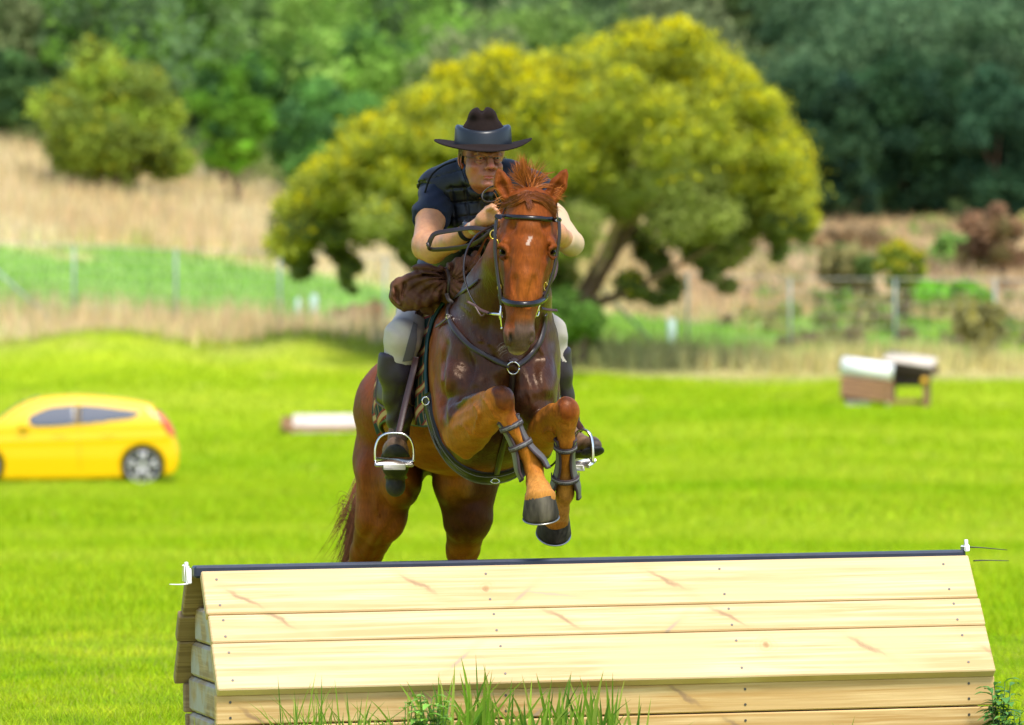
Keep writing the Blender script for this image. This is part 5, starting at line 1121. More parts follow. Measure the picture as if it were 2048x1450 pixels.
def rider():
    V, Q = rider_skin(); px, py = pxof(V); n = sn(V[:, 0], V[:, 2], .03, 61)
    C = np.repeat(np.array([[.50, .245, .120]]), len(V), 0); head = (py < 392) & (V[:, 1] < .25) & (px > 905) & (px < 1015)
    def mx(col, w): nonlocal C; w = np.clip(w, 0, 1)[:, None]; C = C * (1 - w) + np.array(col) * w
    mx((.31, .105, .055), head * .9); mx((.45, .10, .06), head * np.clip(1 - np.hypot(px - 950, (py - 340) * .8) / 18, 0, 1) * .55); mx((.46, .10, .07), head * np.clip(1 - np.hypot(px - 982, py - 333) / 10, 0, 1) * .7)  # face colour darkened for the hat's shade; ruddy cheek and nose are skin
    mx((.38, .08, .06), head * (np.hypot((px - 977) * .35, py - 354) < 3.0) * (np.abs(px - 977) < 12) * (V[:, 1] < -.05) * .8); mx((.45, .1, .06), head * (px < 926) * .5)
    arm = (~head) & (py > 425); mx((.42, .20, .10), arm * sstep(-.0, -.25, V[:, 1]) * .6); mx((.38, .13, .07), arm * np.clip(n, 0, 1) * .35)
    mx((.25, .10, .06), head * (np.hypot((px - 960) * .6, (py - 306) * 1.6) < 5) * .5)
    body = mk('body', V, [Q], M_skin, RIDER, True, {'col': C})
    M_white = mat('eye_white', (.26, .22, .19), rough=.3); M_iris = mat('iris_dark', (.03, .02, .015), rough=.1)
    for ex, ey in ((960.5, 315.8), (995, 315.8)):
        S = SDF(*(axis(c - .016, c + .016, .0016) for c in P(ex, ey, -.052))); S.ell(P(ex, ey, -.052), (.0095, .0075, .004), .002); v, q = S.mesh(0); e = mk('eye', v, [q], M_white, RIDER)
        S = SDF(*(axis(c - .010, c + .010, .0012) for c in P(ex + .3, ey + .4, -.0565))); S.ell(P(ex + .3, ey + .4, -.0565), (.0044, .004, .0034), .002); v, q = S.mesh(0); mk('iris', v, [q], M_iris, e)
    # thin rimmed glasses
    M_rim = mat('glasses_rim', (.12, .10, .09), rough=.3, metal=.7)
    gl = MB()
    for ex, Yc in ((960, -.078), (996, -.074)): gl.tube(ring_at(P(ex, 318, Yc), R(12.5, 0), R(8.5, 0)), .0006, 5)
    gl.tube([P(972.5, 315, -.080), P(978, 313, -.086), P(983.5, 315, -.080)], .001, 5); gl.tube([P(947.5, 315, -.076), P(932, 314, .0), P(921, 312, .07)], .0012, 5); gl.tube([P(1008.5, 315, -.072), P(1012, 314, .0)], .0012, 5)
    gl.build('glasses', M_rim, RIDER)
    # grey side hair under the hat
    r = np.random.default_rng(4); st = []
    for i in range(160):
        t = r.uniform(); a = P(919 + 8 * t, 300 + 6 * r.normal(), .03 + .12 * r.uniform()); st.append((cat([a, a + np.array([-.004, .003, -.008]), a + np.array([-.003, .012, -.02])], 2), .002))
    hair('hair', st, RIDER, (.22, .19, .16), .3, r)
    # ---- shirt
    M_navyc = mat('navy_cloth', (.012, .019, .040), rough=.85, spec=.2, bump=.5, bscale=300, bdist=.001, sheen=.05)
    S = SDF(axis(-.45, .30, .008), axis(-.05, 1.15, .010), axis(1.55, 2.05, .008)); torso(S, .010); uarm(S, .010); uarm_r(S, .004)
    a, b = P(880, 385, .36), P(852, 486, .08); ax = (b - a) / np.linalg.norm(b - a)
    X, Y_, Z = S.grid((slice(None),) * 3); c = P(866, 440, .2); d = (X - c[0]) * ax[0] + (Y_ - c[1]) * ax[1] + (Z - c[2]) * ax[2] ; lim = np.where(X < P(905, 0, .2)[0], d, -1.0)
    S.D = np.maximum(S.D, lim.astype(np.float32)); c = P(1078, 410, .3); a, b = P(1062, 395, .36), P(1143, 486, .12); ax2 = (b - a) / np.linalg.norm(b - a)
    d = (X - c[0]) * ax2[0] + (Y_ - c[1]) * ax2[1] + (Z - c[2]) * ax2[2]; S.D = np.maximum(S.D, np.where(X > P(1050, 0, .3)[0], d, -1.0).astype(np.float32))
    # open the neck
    S.ell(P(968, 335, .14), (.052, .06, .05), .01, None, 's')
    S.warp(lambda x, y, z: .0035 * np.sin(70 * z + 45 * x + 2.5 * np.sin(20 * x)) * np.sin(24 * x - 18 * z + 3) + .0018 * np.sin(150 * z - 90 * x), .03)
    v, q = S.mesh(1); mk('shirt', v, [q], M_navyc, RIDER)
    mb = MB(); th = np.linspace(0, 2 * np.pi, 28, endpoint=False); u = np.cross(ax, (0, 1, 0)); u /= np.linalg.norm(u); w = np.cross(ax, u); cc = P(861, 440, .205)   # sleeve hem
    # ---- arm sleeve on the far arm, wrist wrap and watch
    M_slv = mat('sleeve_cream', (.50, .36, .22), rough=.8, bump=.3, bscale=200, bdist=.001)
    S = SDF(axis(.05, .33, .006), axis(-.12, .45, .007), axis(1.62, 1.98, .006)); uarm_r(S, .005); C_(S, [(1143, 489, .11, 23.5), (1130, 482, .04, 23.5)], .02)
    c = P(1078, 410, .3); S.plane(-ax2, c - ax2 * .012); v, q = S.mesh(1); mk('arm_sleeve', v, [q], M_slv, RIDER)
    M_blk = mat('black_fabric', (.006, .006, .008), rough=.8, spec=.25, bump=.4, bscale=260, bdist=.001)
    M_blks = mat('black_satin', (.005, .005, .006), rough=.45, spec=.4, bump=.5, bscale=420, bdist=.001)
    ring = lambda c, axv, r, n=24: (np.array([c + r * (np.cos(t) * np.cross(axv, (0, 1, .01)) / np.linalg.norm(np.cross(axv, (0, 1, .01))) + np.sin(t) * np.cross(axv, np.cross(axv, (0, 1, .01)) / np.linalg.norm(np.cross(axv, (0, 1, .01))))) for t in np.linspace(0, 2 * np.pi, n, endpoint=False)]))
    fa = P(952, 453, -.23) - P(905, 482, -.10); fa /= np.linalg.norm(fa)
    c = P(949, 455, -.222); rg = ring(c, fa, R(13.3, -.2)); MB().strap(rg, rg - c, .022, .002, closed=True).build('wrist_wrap', mat('wrap_beige', (.5, .4, .3), rough=.9), RIDER)
    c = P(934, 464, -.18); rg = ring(c, fa, R(16.2, -.2)); wt = MB().strap(rg, rg - c, .022, .003, closed=True).build('wrist_watch', M_blk, RIDER)
    MB().box(P(934, 450, -.19), (.016, .018, .008), rotm(20, 28, 0), bev=.003).build('watch_face', mat('watch_glass', (.03, .045, .07), rough=.15), wt)
    # ---- padded vest with quilted blocks
    S = SDF(axis(-.34, .22, .0052), axis(-.05, .95, .0085), axis(1.62, 2.06, .0052)); torso(S, .034, .03)
    E(S, 950, 440, .33, 62, .12, 62, .03); C_(S, [(940, 350, .22, 14), (924, 366, .26, 17), (915, 395, .30, 20)], .03)
    C_(S, [(948, 385, .185, 11), (938, 362, .20, 12), (928, 338, .26, 12)], .01); C_(S, [(948, 385, .185, 11), (975, 392, .16, 11), (1000, 375, .20, 12)], .01)  # collar
    S.ell(P(968, 325, .08), (.050, .09, .062), .01, None, 's')
    c = P(868, 388, .3); S.ell(P(852, 420, .26), (.058, .20, .105), .012, rotm(0, -14, 0), 's'); S.ell(P(1092, 430, .26), (.058, .2, .105), .012, rotm(0, 14, 0), 's')
    def quilt(x, y, z):
        dd = y - CY; u = 1024 + x * F / dd; w_ = HY - (z - CAMH) * F / dd; u2 = u - (w_ - 400) * .12
        gx = np.abs(((u2 - 906) / 27.0 + .5) % 1 - .5) * 27; gz = np.abs(((w_ - 378 - (u2 - 900) * -.10) / 29.0 + .5) % 1 - .5) * 29
        on = (w_ > 372) & (w_ < 500) & (u > 893)
        seam = (np.abs(w_ - 352 + (u - 880) * .3) < 1.6) & (u < 925)
        return on * (.0085 * np.exp(-(np.minimum(gx, gz) / 2.0) ** 2)) + seam * .005
    S.warp(quilt, .03); v, q = S.mesh(0); mk('vest', v, [q], M_blks, RIDER)
    # vest edge piping over the shoulder
    pts = cat([P(912, 322, .20), P(885, 332, .22), P(862, 352, .23), (P(850, 385, .25))], 5); MB().tube(pts, .0035, 6).build('vest_piping', M_blk, RIDER)
    pts = cat([P(968, 395, .12), P(972, 440, .14), P(985, 470, .12), P(1000, 440, .1)], 6); MB().tube(pts, .0016, 5).build('cord', M_blk, RIDER)
    # earpiece and chin strap
    MB().box(P(925.5, 319, -.0), (.0045, .006, .013), rotm(0, 4, 0), bev=.002).build('earpiece', M_blks, RIDER)
    MB().tube(cat([P(921, 308, .02), P(919, 325, .05), P(925, 345, .06), P(932, 365, .06)], 4), .0015, 5).build('chin_cord', M_blk, RIDER)
    # ---- hat
    M_felt = mat('brown_felt', (.011, .0062, .005), rough=.9, spec=.12, sheen=.06, bump=.4, bscale=220, bdist=.001, var=.25, vscale=30)
    M_felt.node_tree.nodes['Principled BSDF'].inputs['Sheen Tint'].default_value = (.5, .3, .2, 1)
    S = SDF(axis(-.24, .03, .0045), axis(-.05, .28, .0055), axis(2.03, 2.26, .0045))
    E(S, 966, 270, .105, 43, .105, 42, .02); C_(S, [(966, 262, .105, 40), (965, 238, .10, 25)], .02, flat=((0, 1, 0), 1.6)); E(S, 952, 233, .09, 14, .07, 15, .016); E(S, 977, 232, .09, 15, .07, 15, .016)
    E(S, 964, 217, .06, 6, .08, 10, .012, None, 's'); E(S, 941, 240, .0, 9, .03, 14, .02, rotm(0, 25, 0), 's'); E(S, 992, 240, -.0, 8, .028, 13, .02, rotm(0, -25, 0), 's')
    v, q = S.mesh(1); hat = mk('hat', v, [q], M_felt, RIDER)
    n = 72; V = []; cx, cy, cz = P(966, 292, .105)
    thA = np.linspace(0, 2 * np.pi, n, endpoint=False); ct, st_ = np.cos(thA), np.sin(thA)
    prof = [(.50, 0), (.62, 0), (.75, 0), (.88, 0), (.97, 0), (1.0, .0015), (1.0, .0045), (.97, .0055), (.88, .0055), (.75, .0055), (.62, .0055), (.50, .0055)]
    for rr, dz in prof:
        x = cx + R(98, .1) * rr * ct + .0; y = cy + .238 * rr * st_
        q_ = np.clip((rr - .5) / .5, 0, 1); z = cz + dz + (R(14, .1) * np.abs(ct) ** 2.0 * q_ ** 1.5) - R(16, .1) * (np.clip(-st_, 0, 1) ** 1.2) * q_ ** .7 + R(9, .1) * np.clip(st_, 0, 1) * q_ - .004 * q_ + .003 * np.sin(3 * thA + 1) * q_
        V.append(np.stack([x, y, z], 1))
    k = len(prof); V = np.concatenate(V); f = [(i * n + (j + 1) % n, i * n + j, ((i + 1) % k) * n + j, ((i + 1) % k) * n + (j + 1) % n) for i in range(k) for j in range(n)]
    mk('brim', V, [np.array(f)], M_felt, hat)
    M_shell = mat('slate_shell', (.011, .0145, .020), rough=.35, spec=.4, bump=.15, bscale=90, bdist=.001)
    V = []
    for rr, pz in ((1.0, 'b'), (.995, .35), (.975, .8), (.95, .94), (.89, 1.0), (.81, .99), (.77, .93), (.77, 'b')):
        zt = 249 + 15 * np.clip(-st_, 0, 1) ** 1.4 - 0 * ct; zb = 289 + 9 * np.clip(-st_, 0, 1)
        py_ = zb if pz == 'b' else zb + (zt - zb) * pz
        V.append(np.stack([cx + R(57.5, .1) * rr * ct, cy + .128 * rr * st_, CAMH + (HY - py_) * (.105 - CY) / F], 1))
    k = len(V); V = np.concatenate(V); f = [(i * n + j, i * n + (j + 1) % n, ((i + 1) % k) * n + (j + 1) % n, ((i + 1) % k) * n + j) for i in range(k - 1) for j in range(n)]
    mk('helmet_ring', V, [np.array(f)], M_shell, hat)
    rg = np.stack([cx + R(58.5, .1) * ct, cy + .131 * st_, CAMH + (HY - (289 + 9 * np.clip(-st_, 0, 1))) * (.105 - CY) / F], 1); MB().tube(np.concatenate([rg, rg[:1]]), .0042, 6).build('ring_trim', M_blk, hat)
    # ---- breeches
    M_bre = mat('breeches_stone', (.50, .44, .385), rough=.8, spec=.2, bump=.4, bscale=25, bdist=.003, var=.08, vscale=12)
    S = SDF(axis(-.48, .25, .008), axis(.15, 1.25, .010), axis(1.25, 1.75, .008)); legs(S, .007); E(S, 928, 572, .88, 90, .16, 58, .06)
    S.warp(lambda x, y, z: .0030 * np.sin(60 * z + 80 * x + 2 * np.sin(30 * z)) * np.clip((z - 1.30) * 6, .2, 1) * np.sin(25 * x - 33 * z), .03)
    c = P(799, 732, .36); S.plane((0, 0, -1), c); v, q = S.mesh(1); br = mk('breeches', v, [q], M_bre, RIDER)
    M_pat = mat('knee_patch_grey', (.13, .12, .135), rough=.85, bump=.4, bscale=120, bdist=.001)
    BB = bvh_of(v, q)
    def patch(pts, m, par, nm, off=.008):
        """small quilt patch: grid of px rows projected on the breeches"""
        rows_ = []
        for (x0, x1, yy, Y0) in pts: rows_.append([P(x0 + (x1 - x0) * t, yy, Y0) for t in np.linspace(0, 1, 6)])
        A = np.array(rows_).reshape(-1, 3); L, N_ = snap(BB, A, off); nn = len(pts); f = [(i * 6 + j, i * 6 + j + 1, (i + 1) * 6 + j + 1, (i + 1) * 6 + j) for i in range(nn - 1) for j in range(5)]
        L2 = L - N_ * (off + .004); V_ = np.concatenate([L, L2]); M_ = nn * 6
        return mk(nm, V_, [np.array(f), ], m, par)
    patch([(826, 840, 645, .3), (820, 840, 662, .27), (815, 838, 680, .27), (810, 835, 700, .28), (804, 830, 722, .3)], M_pat, br, 'knee_patch'); patch([(1084, 1094, 650, .3), (1084, 1104, 670, .27), (1086, 1112, 690, .27), (1092, 1120, 708, .28), (1100, 1126, 722, .3)], M_pat, br, 'knee_patch')
    # ---- half chaps
    M_chap = mat('chap_leather', (.030, .021, .030), rough=.42, spec=.3, bump=.5, bscale=18, bdist=.004, var=.2, vscale=15)
    def chap(pts, rim, side):
        (xa, ya, Ya, _), (xb, yb, Yb, _) = pts[0], pts[-1]
        S = SDF(axis(P(min(xa, xb) - 55, 0, .4)[0], P(max(xa, xb) + 55, 0, .4)[0], .006), axis(.18, .70, .008), axis(1.02, 1.46, .006)); C_(S, pts, .03, flat=((0, 1, 0), 1.15))
        S.warp(lambda x, y, z: .0042 * np.clip((1.28 - z) * 7, .15, 1) * np.sin(85 * z + side * 60 * x + 2 * np.sin(40 * x)) + .002 * np.sin(38 * z - 50 * x), .03)
        nrm = np.array([-.42 * side, .15, 1.0]); S.plane(nrm, P(rim[0], rim[1], .35)); S.plane((0, 0, -1), P(0, 884, .4)); v, q = S.mesh(1); o = mk('half_chap', v, [q], M_chap, RIDER)
        return o
    chap([(793, 712, .37, 36), (794, 745, .38, 35), (798, 790, .43, 30), (799, 835, .46, 23), (797, 875, .47, 20)], (795, 718), -1)
    chap([(1108, 708, .37, 34), (1112, 745, .38, 31), (1118, 790, .43, 26), (1133, 840, .45, 21), (1140, 875, .44, 19)], (1110, 703), 1)
    # ---- boots
    M_boot = mat('boot_brown', (.15, .085, .045), rough=.65, var=.4, vscale=30, bump=.4, bscale=60, bdist=.002, var2=(.035, .025, .02)); M_rub = mat('boot_sole', (.010, .010, .010), rough=.7, bump=.7, bscale=120, bdist=.003, var=.3, var2=(.05, .038, .022), vscale=40)
    S = SDF(axis(-.47, -.32, .004), axis(.12, .62, .006), axis(.82, 1.16, .004))
    C_(S, [(796, 860, .46, 19), (793, 905, .44, 21)], .02); C_(S, [(791, 955, .47, 18), (791, 925, .38, 22), (791, 902, .28, 24), (791, 893, .24, 20)], .02)
    v, q = S.mesh(1); b1 = mk('boot', v, [q], M_boot, RIDER)
    S = SDF(axis(-.47, -.32, .004), axis(.05, .62, .006), axis(.80, 1.12, .004)); nn = np.array([0, -.80, -.60])
    C_(S, [(791, 966, .425, 19), (791, 936, .335, 21), (791, 915, .25, 24), (791, 905, .220, 20)], .015, flat=(nn, .38)); S.box = None
    E(S, 791, 972, .40, 20, .030, 22, .006); v, q = S.mesh(0); mk('sole', v, [q], M_rub, b1)
    MB().tube(cat([P(772, 955, .46), P(776, 950, .40), P(791, 952, .37), P(807, 950, .40), P(812, 955, .46)], 4), .006, 6).build('spur_strap', M_blks, b1)
    S = SDF(axis(.17, .36, .004), axis(.10, .60, .006), axis(.88, 1.14, .004))
    C_(S, [(1138, 860, .44, 18), (1142, 893, .44, 19)], .02); C_(S, [(1139, 866, .44, 17), (1166, 888, .34, 16)], .02); C_(S, [(1146, 905, .44, 15), (1166, 893, .34, 16), (1184, 890, .26, 15), (1191, 891, .23, 13)], .02)
    v, q = S.mesh(1); b2 = mk('boot', v, [q], M_boot, RIDER)
    S = SDF(axis(.17, .36, .004), axis(.10, .60, .006), axis(.88, 1.14, .004)); nn = np.array([.15, -.42, -.90])
    C_(S, [(1146, 920, .43, 15), (1168, 908, .33, 17), (1186, 903, .24, 17.5), (1192, 902, .215, 14.5)], .015, flat=(nn, .36)); E(S, 1140, 925, .44, 15, .035, 15, .006); v, q = S.mesh(0); mk('sole', v, [q], M_rub, b2)
    MB().tube(cat([P(1127, 905, .5), P(1118, 915, .56), P(1105, 930, .60), P(1094, 935, .62)], 4), .004, 6).build('spur', M_blks, b2)
rider()

# ------------------------------------------------------------------ the rolled coat over the pommel
def coat_roll():
    M = mat('oilskin_brown', (.105, .042, .021), rough=.65, spec=.25, var=.35, vscale=14, bump=.5, bscale=45, bdist=.003, var2=(.18, .085, .045))
    root = thing('rolled_coat', 'crumpled brown oilskin coat rolled over the saddle front beneath the riders arms', 'coat', P(890, 600, .4))
    S = SDF(axis(-.47, .05, .0048), axis(.02, .75, .0075), axis(1.46, 1.78, .0048))
    # outer roll, thigh side: a folded bundle with an open end toward the knee
    C_(S, [(818, 586, .27, 38), (850, 574, .28, 40), (884, 570, .30, 34)], .012, flat=((0, 1, 0), 1.25)); C_(S, [(798, 577, .25, 22), (803, 600, .26, 20)], .012)
    r45 = rotm(0, 18, 0)
    E(S, 826, 562, .215, 46, .035, 19, .006, rotm(0, -22, 0)); E(S, 862, 560, .205, 40, .035, 22, .005, rotm(0, 30, 0)); E(S, 866, 592, .215, 38, .03, 15, .005, rotm(0, -30, 0)); E(S, 822, 597, .22, 34, .04, 22, .006, rotm(0, 10, 0))
    E(S, 856, 538, .235, 34, .04, 12, .006, rotm(0, 4, 0)); E(S, 797, 584, .215, 17, .03, 30, .006, rotm(0, -8, 0))
    E(S, 794, 592, .175, 5, .04, 20, .005, rotm(0, -10, 0), 's'); E(S, 806, 586, .175, 3, .03, 20, .004, rotm(0, 12, 0), 's'); E(S, 846, 580, .165, 26, .02, 3, .005, rotm(0, 38, 0), 's'); E(S, 876, 578, .165, 22, .02, 2.5, .005, rotm(0, -35, 0), 's'); E(S, 850, 548, .175, 30, .03, 2.5, .005, rotm(0, 10, 0), 's')
    # cinched waist and inner part running behind the neck
    C_(S, [(897, 585, .30, 24), (918, 562, .30, 38), (952, 558, .30, 38), (985, 555, .34, 32)], .012)
    E(S, 925, 528, .24, 34, .05, 17, .006, rotm(0, -16, 0)); E(S, 960, 535, .23, 34, .05, 18, .006, rotm(0, 8, 0)); E(S, 925, 578, .205, 32, .04, 24, .006, rotm(0, 22, 0)); E(S, 912, 548, .215, 22, .04, 30, .006, rotm(0, 14, 0)); E(S, 950, 512, .26, 13, .03, 12, .006)
    E(S, 938, 553, .165, 34, .02, 3, .005, rotm(0, -20, 0), 's'); E(S, 925, 566, .165, 30, .02, 2.5, .005, rotm(0, 38, 0), 's'); E(S, 907, 530, .18, 3, .03, 20, .005, rotm(0, 18, 0), 's')
    C_(S, [(860, 612, .36, 22), (900, 612, .38, 22), (935, 610, .42, 20)], .02)
    def folds(x, y, z):
        dd = y - CY; u = 1024 + x * F / dd - 897; w_ = HY - (z - CAMH) * F / dd - 560; rr = np.hypot(u, w_ * 1.3) + 1; an = np.arctan2(w_ * 1.3, u)
        rad = np.abs(np.sin(an * 7 + .03 * rr + 1.2 * np.sin(an * 3 + rr * .05))) ** .6         # creases radiating from the tie
        return -.0085 * rad * np.clip(rr / 30, 0, 1) + .0075 + .0030 * np.sin(an * 17 + rr * .16) * np.clip(rr / 40, 0, 1) + .0012 * np.sin(.33 * u - .22 * w_ + 2 * np.sin(.08 * w_))
    S.warp(folds, .03)
    v, q = S.mesh(0); mk('cloth', v, [q], M, root)
    M_bind = mat('leather_tie', (.03, .018, .013), rough=.5)
    pts = cat([P(896, 538, .20), P(898, 560, .165), P(897, 585, .175), P(899, 606, .21)], 5); MB().strap(pts, np.repeat([[0., -1, 0]], len(pts), 0), .010, .003).build('tie_strap', M_bind, root)
    pts = cat([P(893, 588, .17), P(898, 600, .15), P(908, 607, .15)], 4); MB().strap(pts, np.repeat([[0., -1, .3]], len(pts), 0), .014, .003).build('tie_strap', M_bind, root)
coat_roll()
# ------------------------------------------------------------------ tack
CAMP = np.array([0, CY, CAMH])
def proj(pts, y0, off=.003, n=6, smooth=1, closed=False, bvh=None):
    """photo-frame guide points laid on the horse from in front; y0 = where the ray starts"""
    q = cat([(a, b, 0) for a, b in pts], n)[:, :2] if len(pts) > 2 or n > 1 else np.array(pts); Pp, Nn = [], []
    for u, w in q:
        s = P(u, w, y0); d = s - CAMP; d /= np.linalg.norm(d); h = (bvh or HB).ray_cast(Vector(s), Vector(d))
        if h[0] is None or h[3] > 1.4: h = (bvh or HB).find_nearest(Vector(P(u, w, y0 + .18)))
        Pp.append(np.array(h[0]) + np.array(h[1]) * off); Nn.append(np.array(h[1]))
    Pp, Nn = np.array(Pp), np.array(Nn)
    for _ in range(smooth):
        Pp[1:-1] = Pp[1:-1] * .5 + (Pp[:-2] + Pp[2:]) * .25; Nn[1:-1] = Nn[1:-1] * .5 + (Nn[:-2] + Nn[2:]) * .25
    Nn /= np.linalg.norm(Nn, axis=1)[:, None]; return Pp, Nn
M_lea = mat('leather_dark_brown', (.020, .011, .010), rough=.38, spec=.5, bump=.3, bscale=120, bdist=.001, var=.2)
M_leag = mat('leather_polished', (.010, .007, .008), rough=.26, spec=.45)
M_leab = mat('leather_brown', (.055, .022, .017), rough=.42, spec=.5, bump=.3, bscale=120, bdist=.001, var=.2)
M_brass = mat('brass', (.78, .55, .12), rough=.22, metal=1.0)
M_steel = mat('stainless_steel', (.72, .71, .68), rough=.2, metal=1.0)
def ring_pts(c, u, v, ru, rv, n=20): th = np.linspace(0, 2 * np.pi, n + 1); return np.array([c + u * ru * math.cos(t) + v * rv * math.sin(t) for t in th])
UX, UZ, UY = np.array([1., 0, 0]), np.array([0, 0, 1.]), np.array([0, 1., 0])
def bridle():
    root = thing('bridle', 'dark leather bridle with brass buckles and reins on the chestnut head', 'bridle', P(1055, 430, -.7))
    Pt, Nn = proj([(1013, 434), (1030, 435), (1058, 437), (1086, 438), (1102, 439)], -1.1, .003); ex0 = [P(994, 433, -.69), P(1002, 433.5, -.728)]; ex1 = [P(1112, 439.5, -.728), P(1118.5, 440, -.69)]
    Pt = np.concatenate([ex0, Pt, ex1]); Nn = np.concatenate([[(-.8, -.6, 0), (-.5, -.8, 0)], Nn, [(.5, -.8, 0), (.8, -.6, 0)]]); MB().strap(Pt, Nn, .0165, .006, puff=.5).build('browband', M_leag, root)
    # headpiece over the poll
    Pt = cat([P(993, 436, -.64), P(998, 418, -.63), P(1020, 396, -.57), P(1058, 386, -.52), P(1094, 398, -.57), P(1114, 420, -.63), P(1119, 440, -.64)], 6); Pt, Nn = snap(HB, Pt, .003, 1); MB().strap(Pt, Nn, .016, .003).build('headpiece', M_lea, root)
    for pts, sg in (([(994, 438, -.71), (991, 470, -.72), (991, 505, -.725), (995, 545, -.735), (1000, 582, -.75), (1003, 610, -.75)], -1), ([(1117, 440, -.71), (1118, 472, -.72), (1113, 510, -.725), (1105, 548, -.735), (1093, 584, -.745), (1083, 610, -.75)], 1)):
        Pt = cat([P(*p) for p in pts], 6); MB().strap(Pt, np.repeat([[sg * .8, -.6, 0]], len(Pt), 0), .015, .004).build('cheekpiece', M_lea, root)
    # noseband
    th = np.linspace(0, 2 * np.pi, 48, endpoint=False); c0 = P(1046, 597, -.655); fr = np.clip(-np.sin(th), 0, 1)
    ring = np.stack([c0[0] + R(44.5, -.7) * np.cos(th), c0[1] + .188 * np.sin(th), c0[2] - R(13, -.7) * fr ** 1.2 + R(8, -.7) * (1 - fr) * np.abs(np.cos(th)) ** 2 * .8], 1); nr = np.stack([np.cos(th) / .076, np.sin(th) / .150, 0 * th + 1.5], 1)
    MB().strap(ring, nr, .021, .008, closed=True, puff=.45).build('noseband', M_leag, root)
    for px, py, Y, a, b in ((987, 469, -.665, 6.5, 8.5), (993.5, 489, -.68, 4, 9), (999, 574, -.70, 3.5, 7), (1091, 573, -.70, 3.5, 8)):
        MB().tube(ring_pts(P(px, py, Y), UX, UZ, R(a, Y), R(b, Y)), .0028, 6).build('buckle', M_brass, root)
    MB().strap(cat([P(987, 462, -.655), P(987, 470, -.66), P(988, 477, -.655)], 4), np.repeat([[0., -1, 0]], 9, 0), .011, .003).build('keeper', M_lea, root)
    # bit cheeks and rings
    b = MB(); b.tube(cat([P(1003, 606, -.74), P(1001.5, 628, -.745), P(1004, 655, -.74)], 5), .0036, 8); b.tube([P(1003, 606, -.74), P(1003.5, 604, -.74)], .0055, 8); b.tube([P(1004, 655, -.74), P(1004, 658, -.74)], .005, 8); b.tube(ring_pts(P(1002, 630, -.74), UX * .6 + UY * .8, UZ, .008, .016), .0028, 6); b.build('bit', M_steel, root)
    b = MB(); b.tube(cat([P(1082, 603, -.74), P(1073, 625, -.745), P(1067, 640, -.74)], 5), .0036, 8); b.tube(ring_pts(P(1074, 622, -.74), UX * .7 + UY * .7, UZ, .009, .017), .0028, 6); b.build('bit', M_steel, root)
    # left rein: clip, buckled end, then a thin line to the hand
    MB().tube([P(1001, 629, -.74), P(990, 628, -.72), P(976, 627, -.70)], [.004, .005, .003], 8).build('rein_clip', M_steel, root)
    MB().strap(cat([P(978, 627, -.70), P(962, 621, -.68), P(948, 611, -.66), P(934, 604, -.65)], 4), np.repeat([[.2, -1, .3]], 13, 0), .011, .005).build('rein_end', M_leab, root)
    MB().strap(cat([P(972, 625, -.705), P(962, 632, -.69), P(950, 612, -.67), P(952, 616, -.665)], 3), np.repeat([[0.2, -1, .3]], 10, 0), .006, .003).build('rein_end', M_leab, root)
    pts = cat([P(962, 622, -.67), P(944, 598, -.64), P(931, 565, -.60), P(928, 530, -.55), P(935, 498, -.50), P(952, 472, -.43), P(975, 457, -.34), P(992, 450, -.30)], 8)
    MB().tube(pts, .0042, 8, flat=.7).build('rein', M_leag, root)
    # right rein curling out beyond the face
    pts = cat([P(1085, 590, -.70), P(1098, 570, -.66), P(1110, 548, -.62), P(1113, 525, -.58), P(1107, 511, -.54), P(1095, 505, -.48), P(1078, 470, -.35), P(1050, 440, -.26)], 7); nn = np.stack([np.linspace(.4, -.2, len(pts)), -np.ones(len(pts)), np.zeros(len(pts))], 1)
    MB().strap(pts, nn, .0105, .004).build('rein', M_leab, root)
    MB().strap(cat([P(1083, 617, -.70), P(1098, 620, -.67), P(1114, 621, -.64)], 4), np.repeat([[0, -1, .4]], 9, 0), .010, .003).build('strap_end', M_leab, root)
    # bight of the reins lying over the forearm
    pts = cat([P(990, 452, -.315), P(975, 459, -.30), P(945, 456, -.27), P(905, 461, -.20), P(872, 467, -.17), P(862, 478, -.165), P(857, 493, -.16)], 6); MB().strap(pts, np.repeat([[0, -1, .35]], len(pts), 0), .0165, .003).build('rein_loop', M_lea, root)
    pts = cat([P(857, 494, -.16), P(866, 499, -.165), P(900, 497, -.20), P(938, 491, -.26), P(962, 479, -.30), P(985, 460, -.31)], 6); MB().strap(pts, np.repeat([[0, -1, -.2]], len(pts), 0), .0150, .003).build('rein_loop', M_lea, root)
    MB().tube(cat([P(855, 486, -.165), P(857, 492, -.17), P(859, 499, -.165)], 3), .006, 8).build('rein_buckle', M_lea, root)
    # loop standing up by the chin
    c = P(986, 388, -.26); rg = ring_pts(c, UX * .95 + UZ * .25, UZ * .75 + UY * .6, R(22, -.2), R(20, -.2), 30)[:-1]; MB().strap(rg, np.array([(q - c) for q in rg]) * [1, .3, 1], .013, .003, closed=True).build('rein_loop', M_lea, root)
bridle()
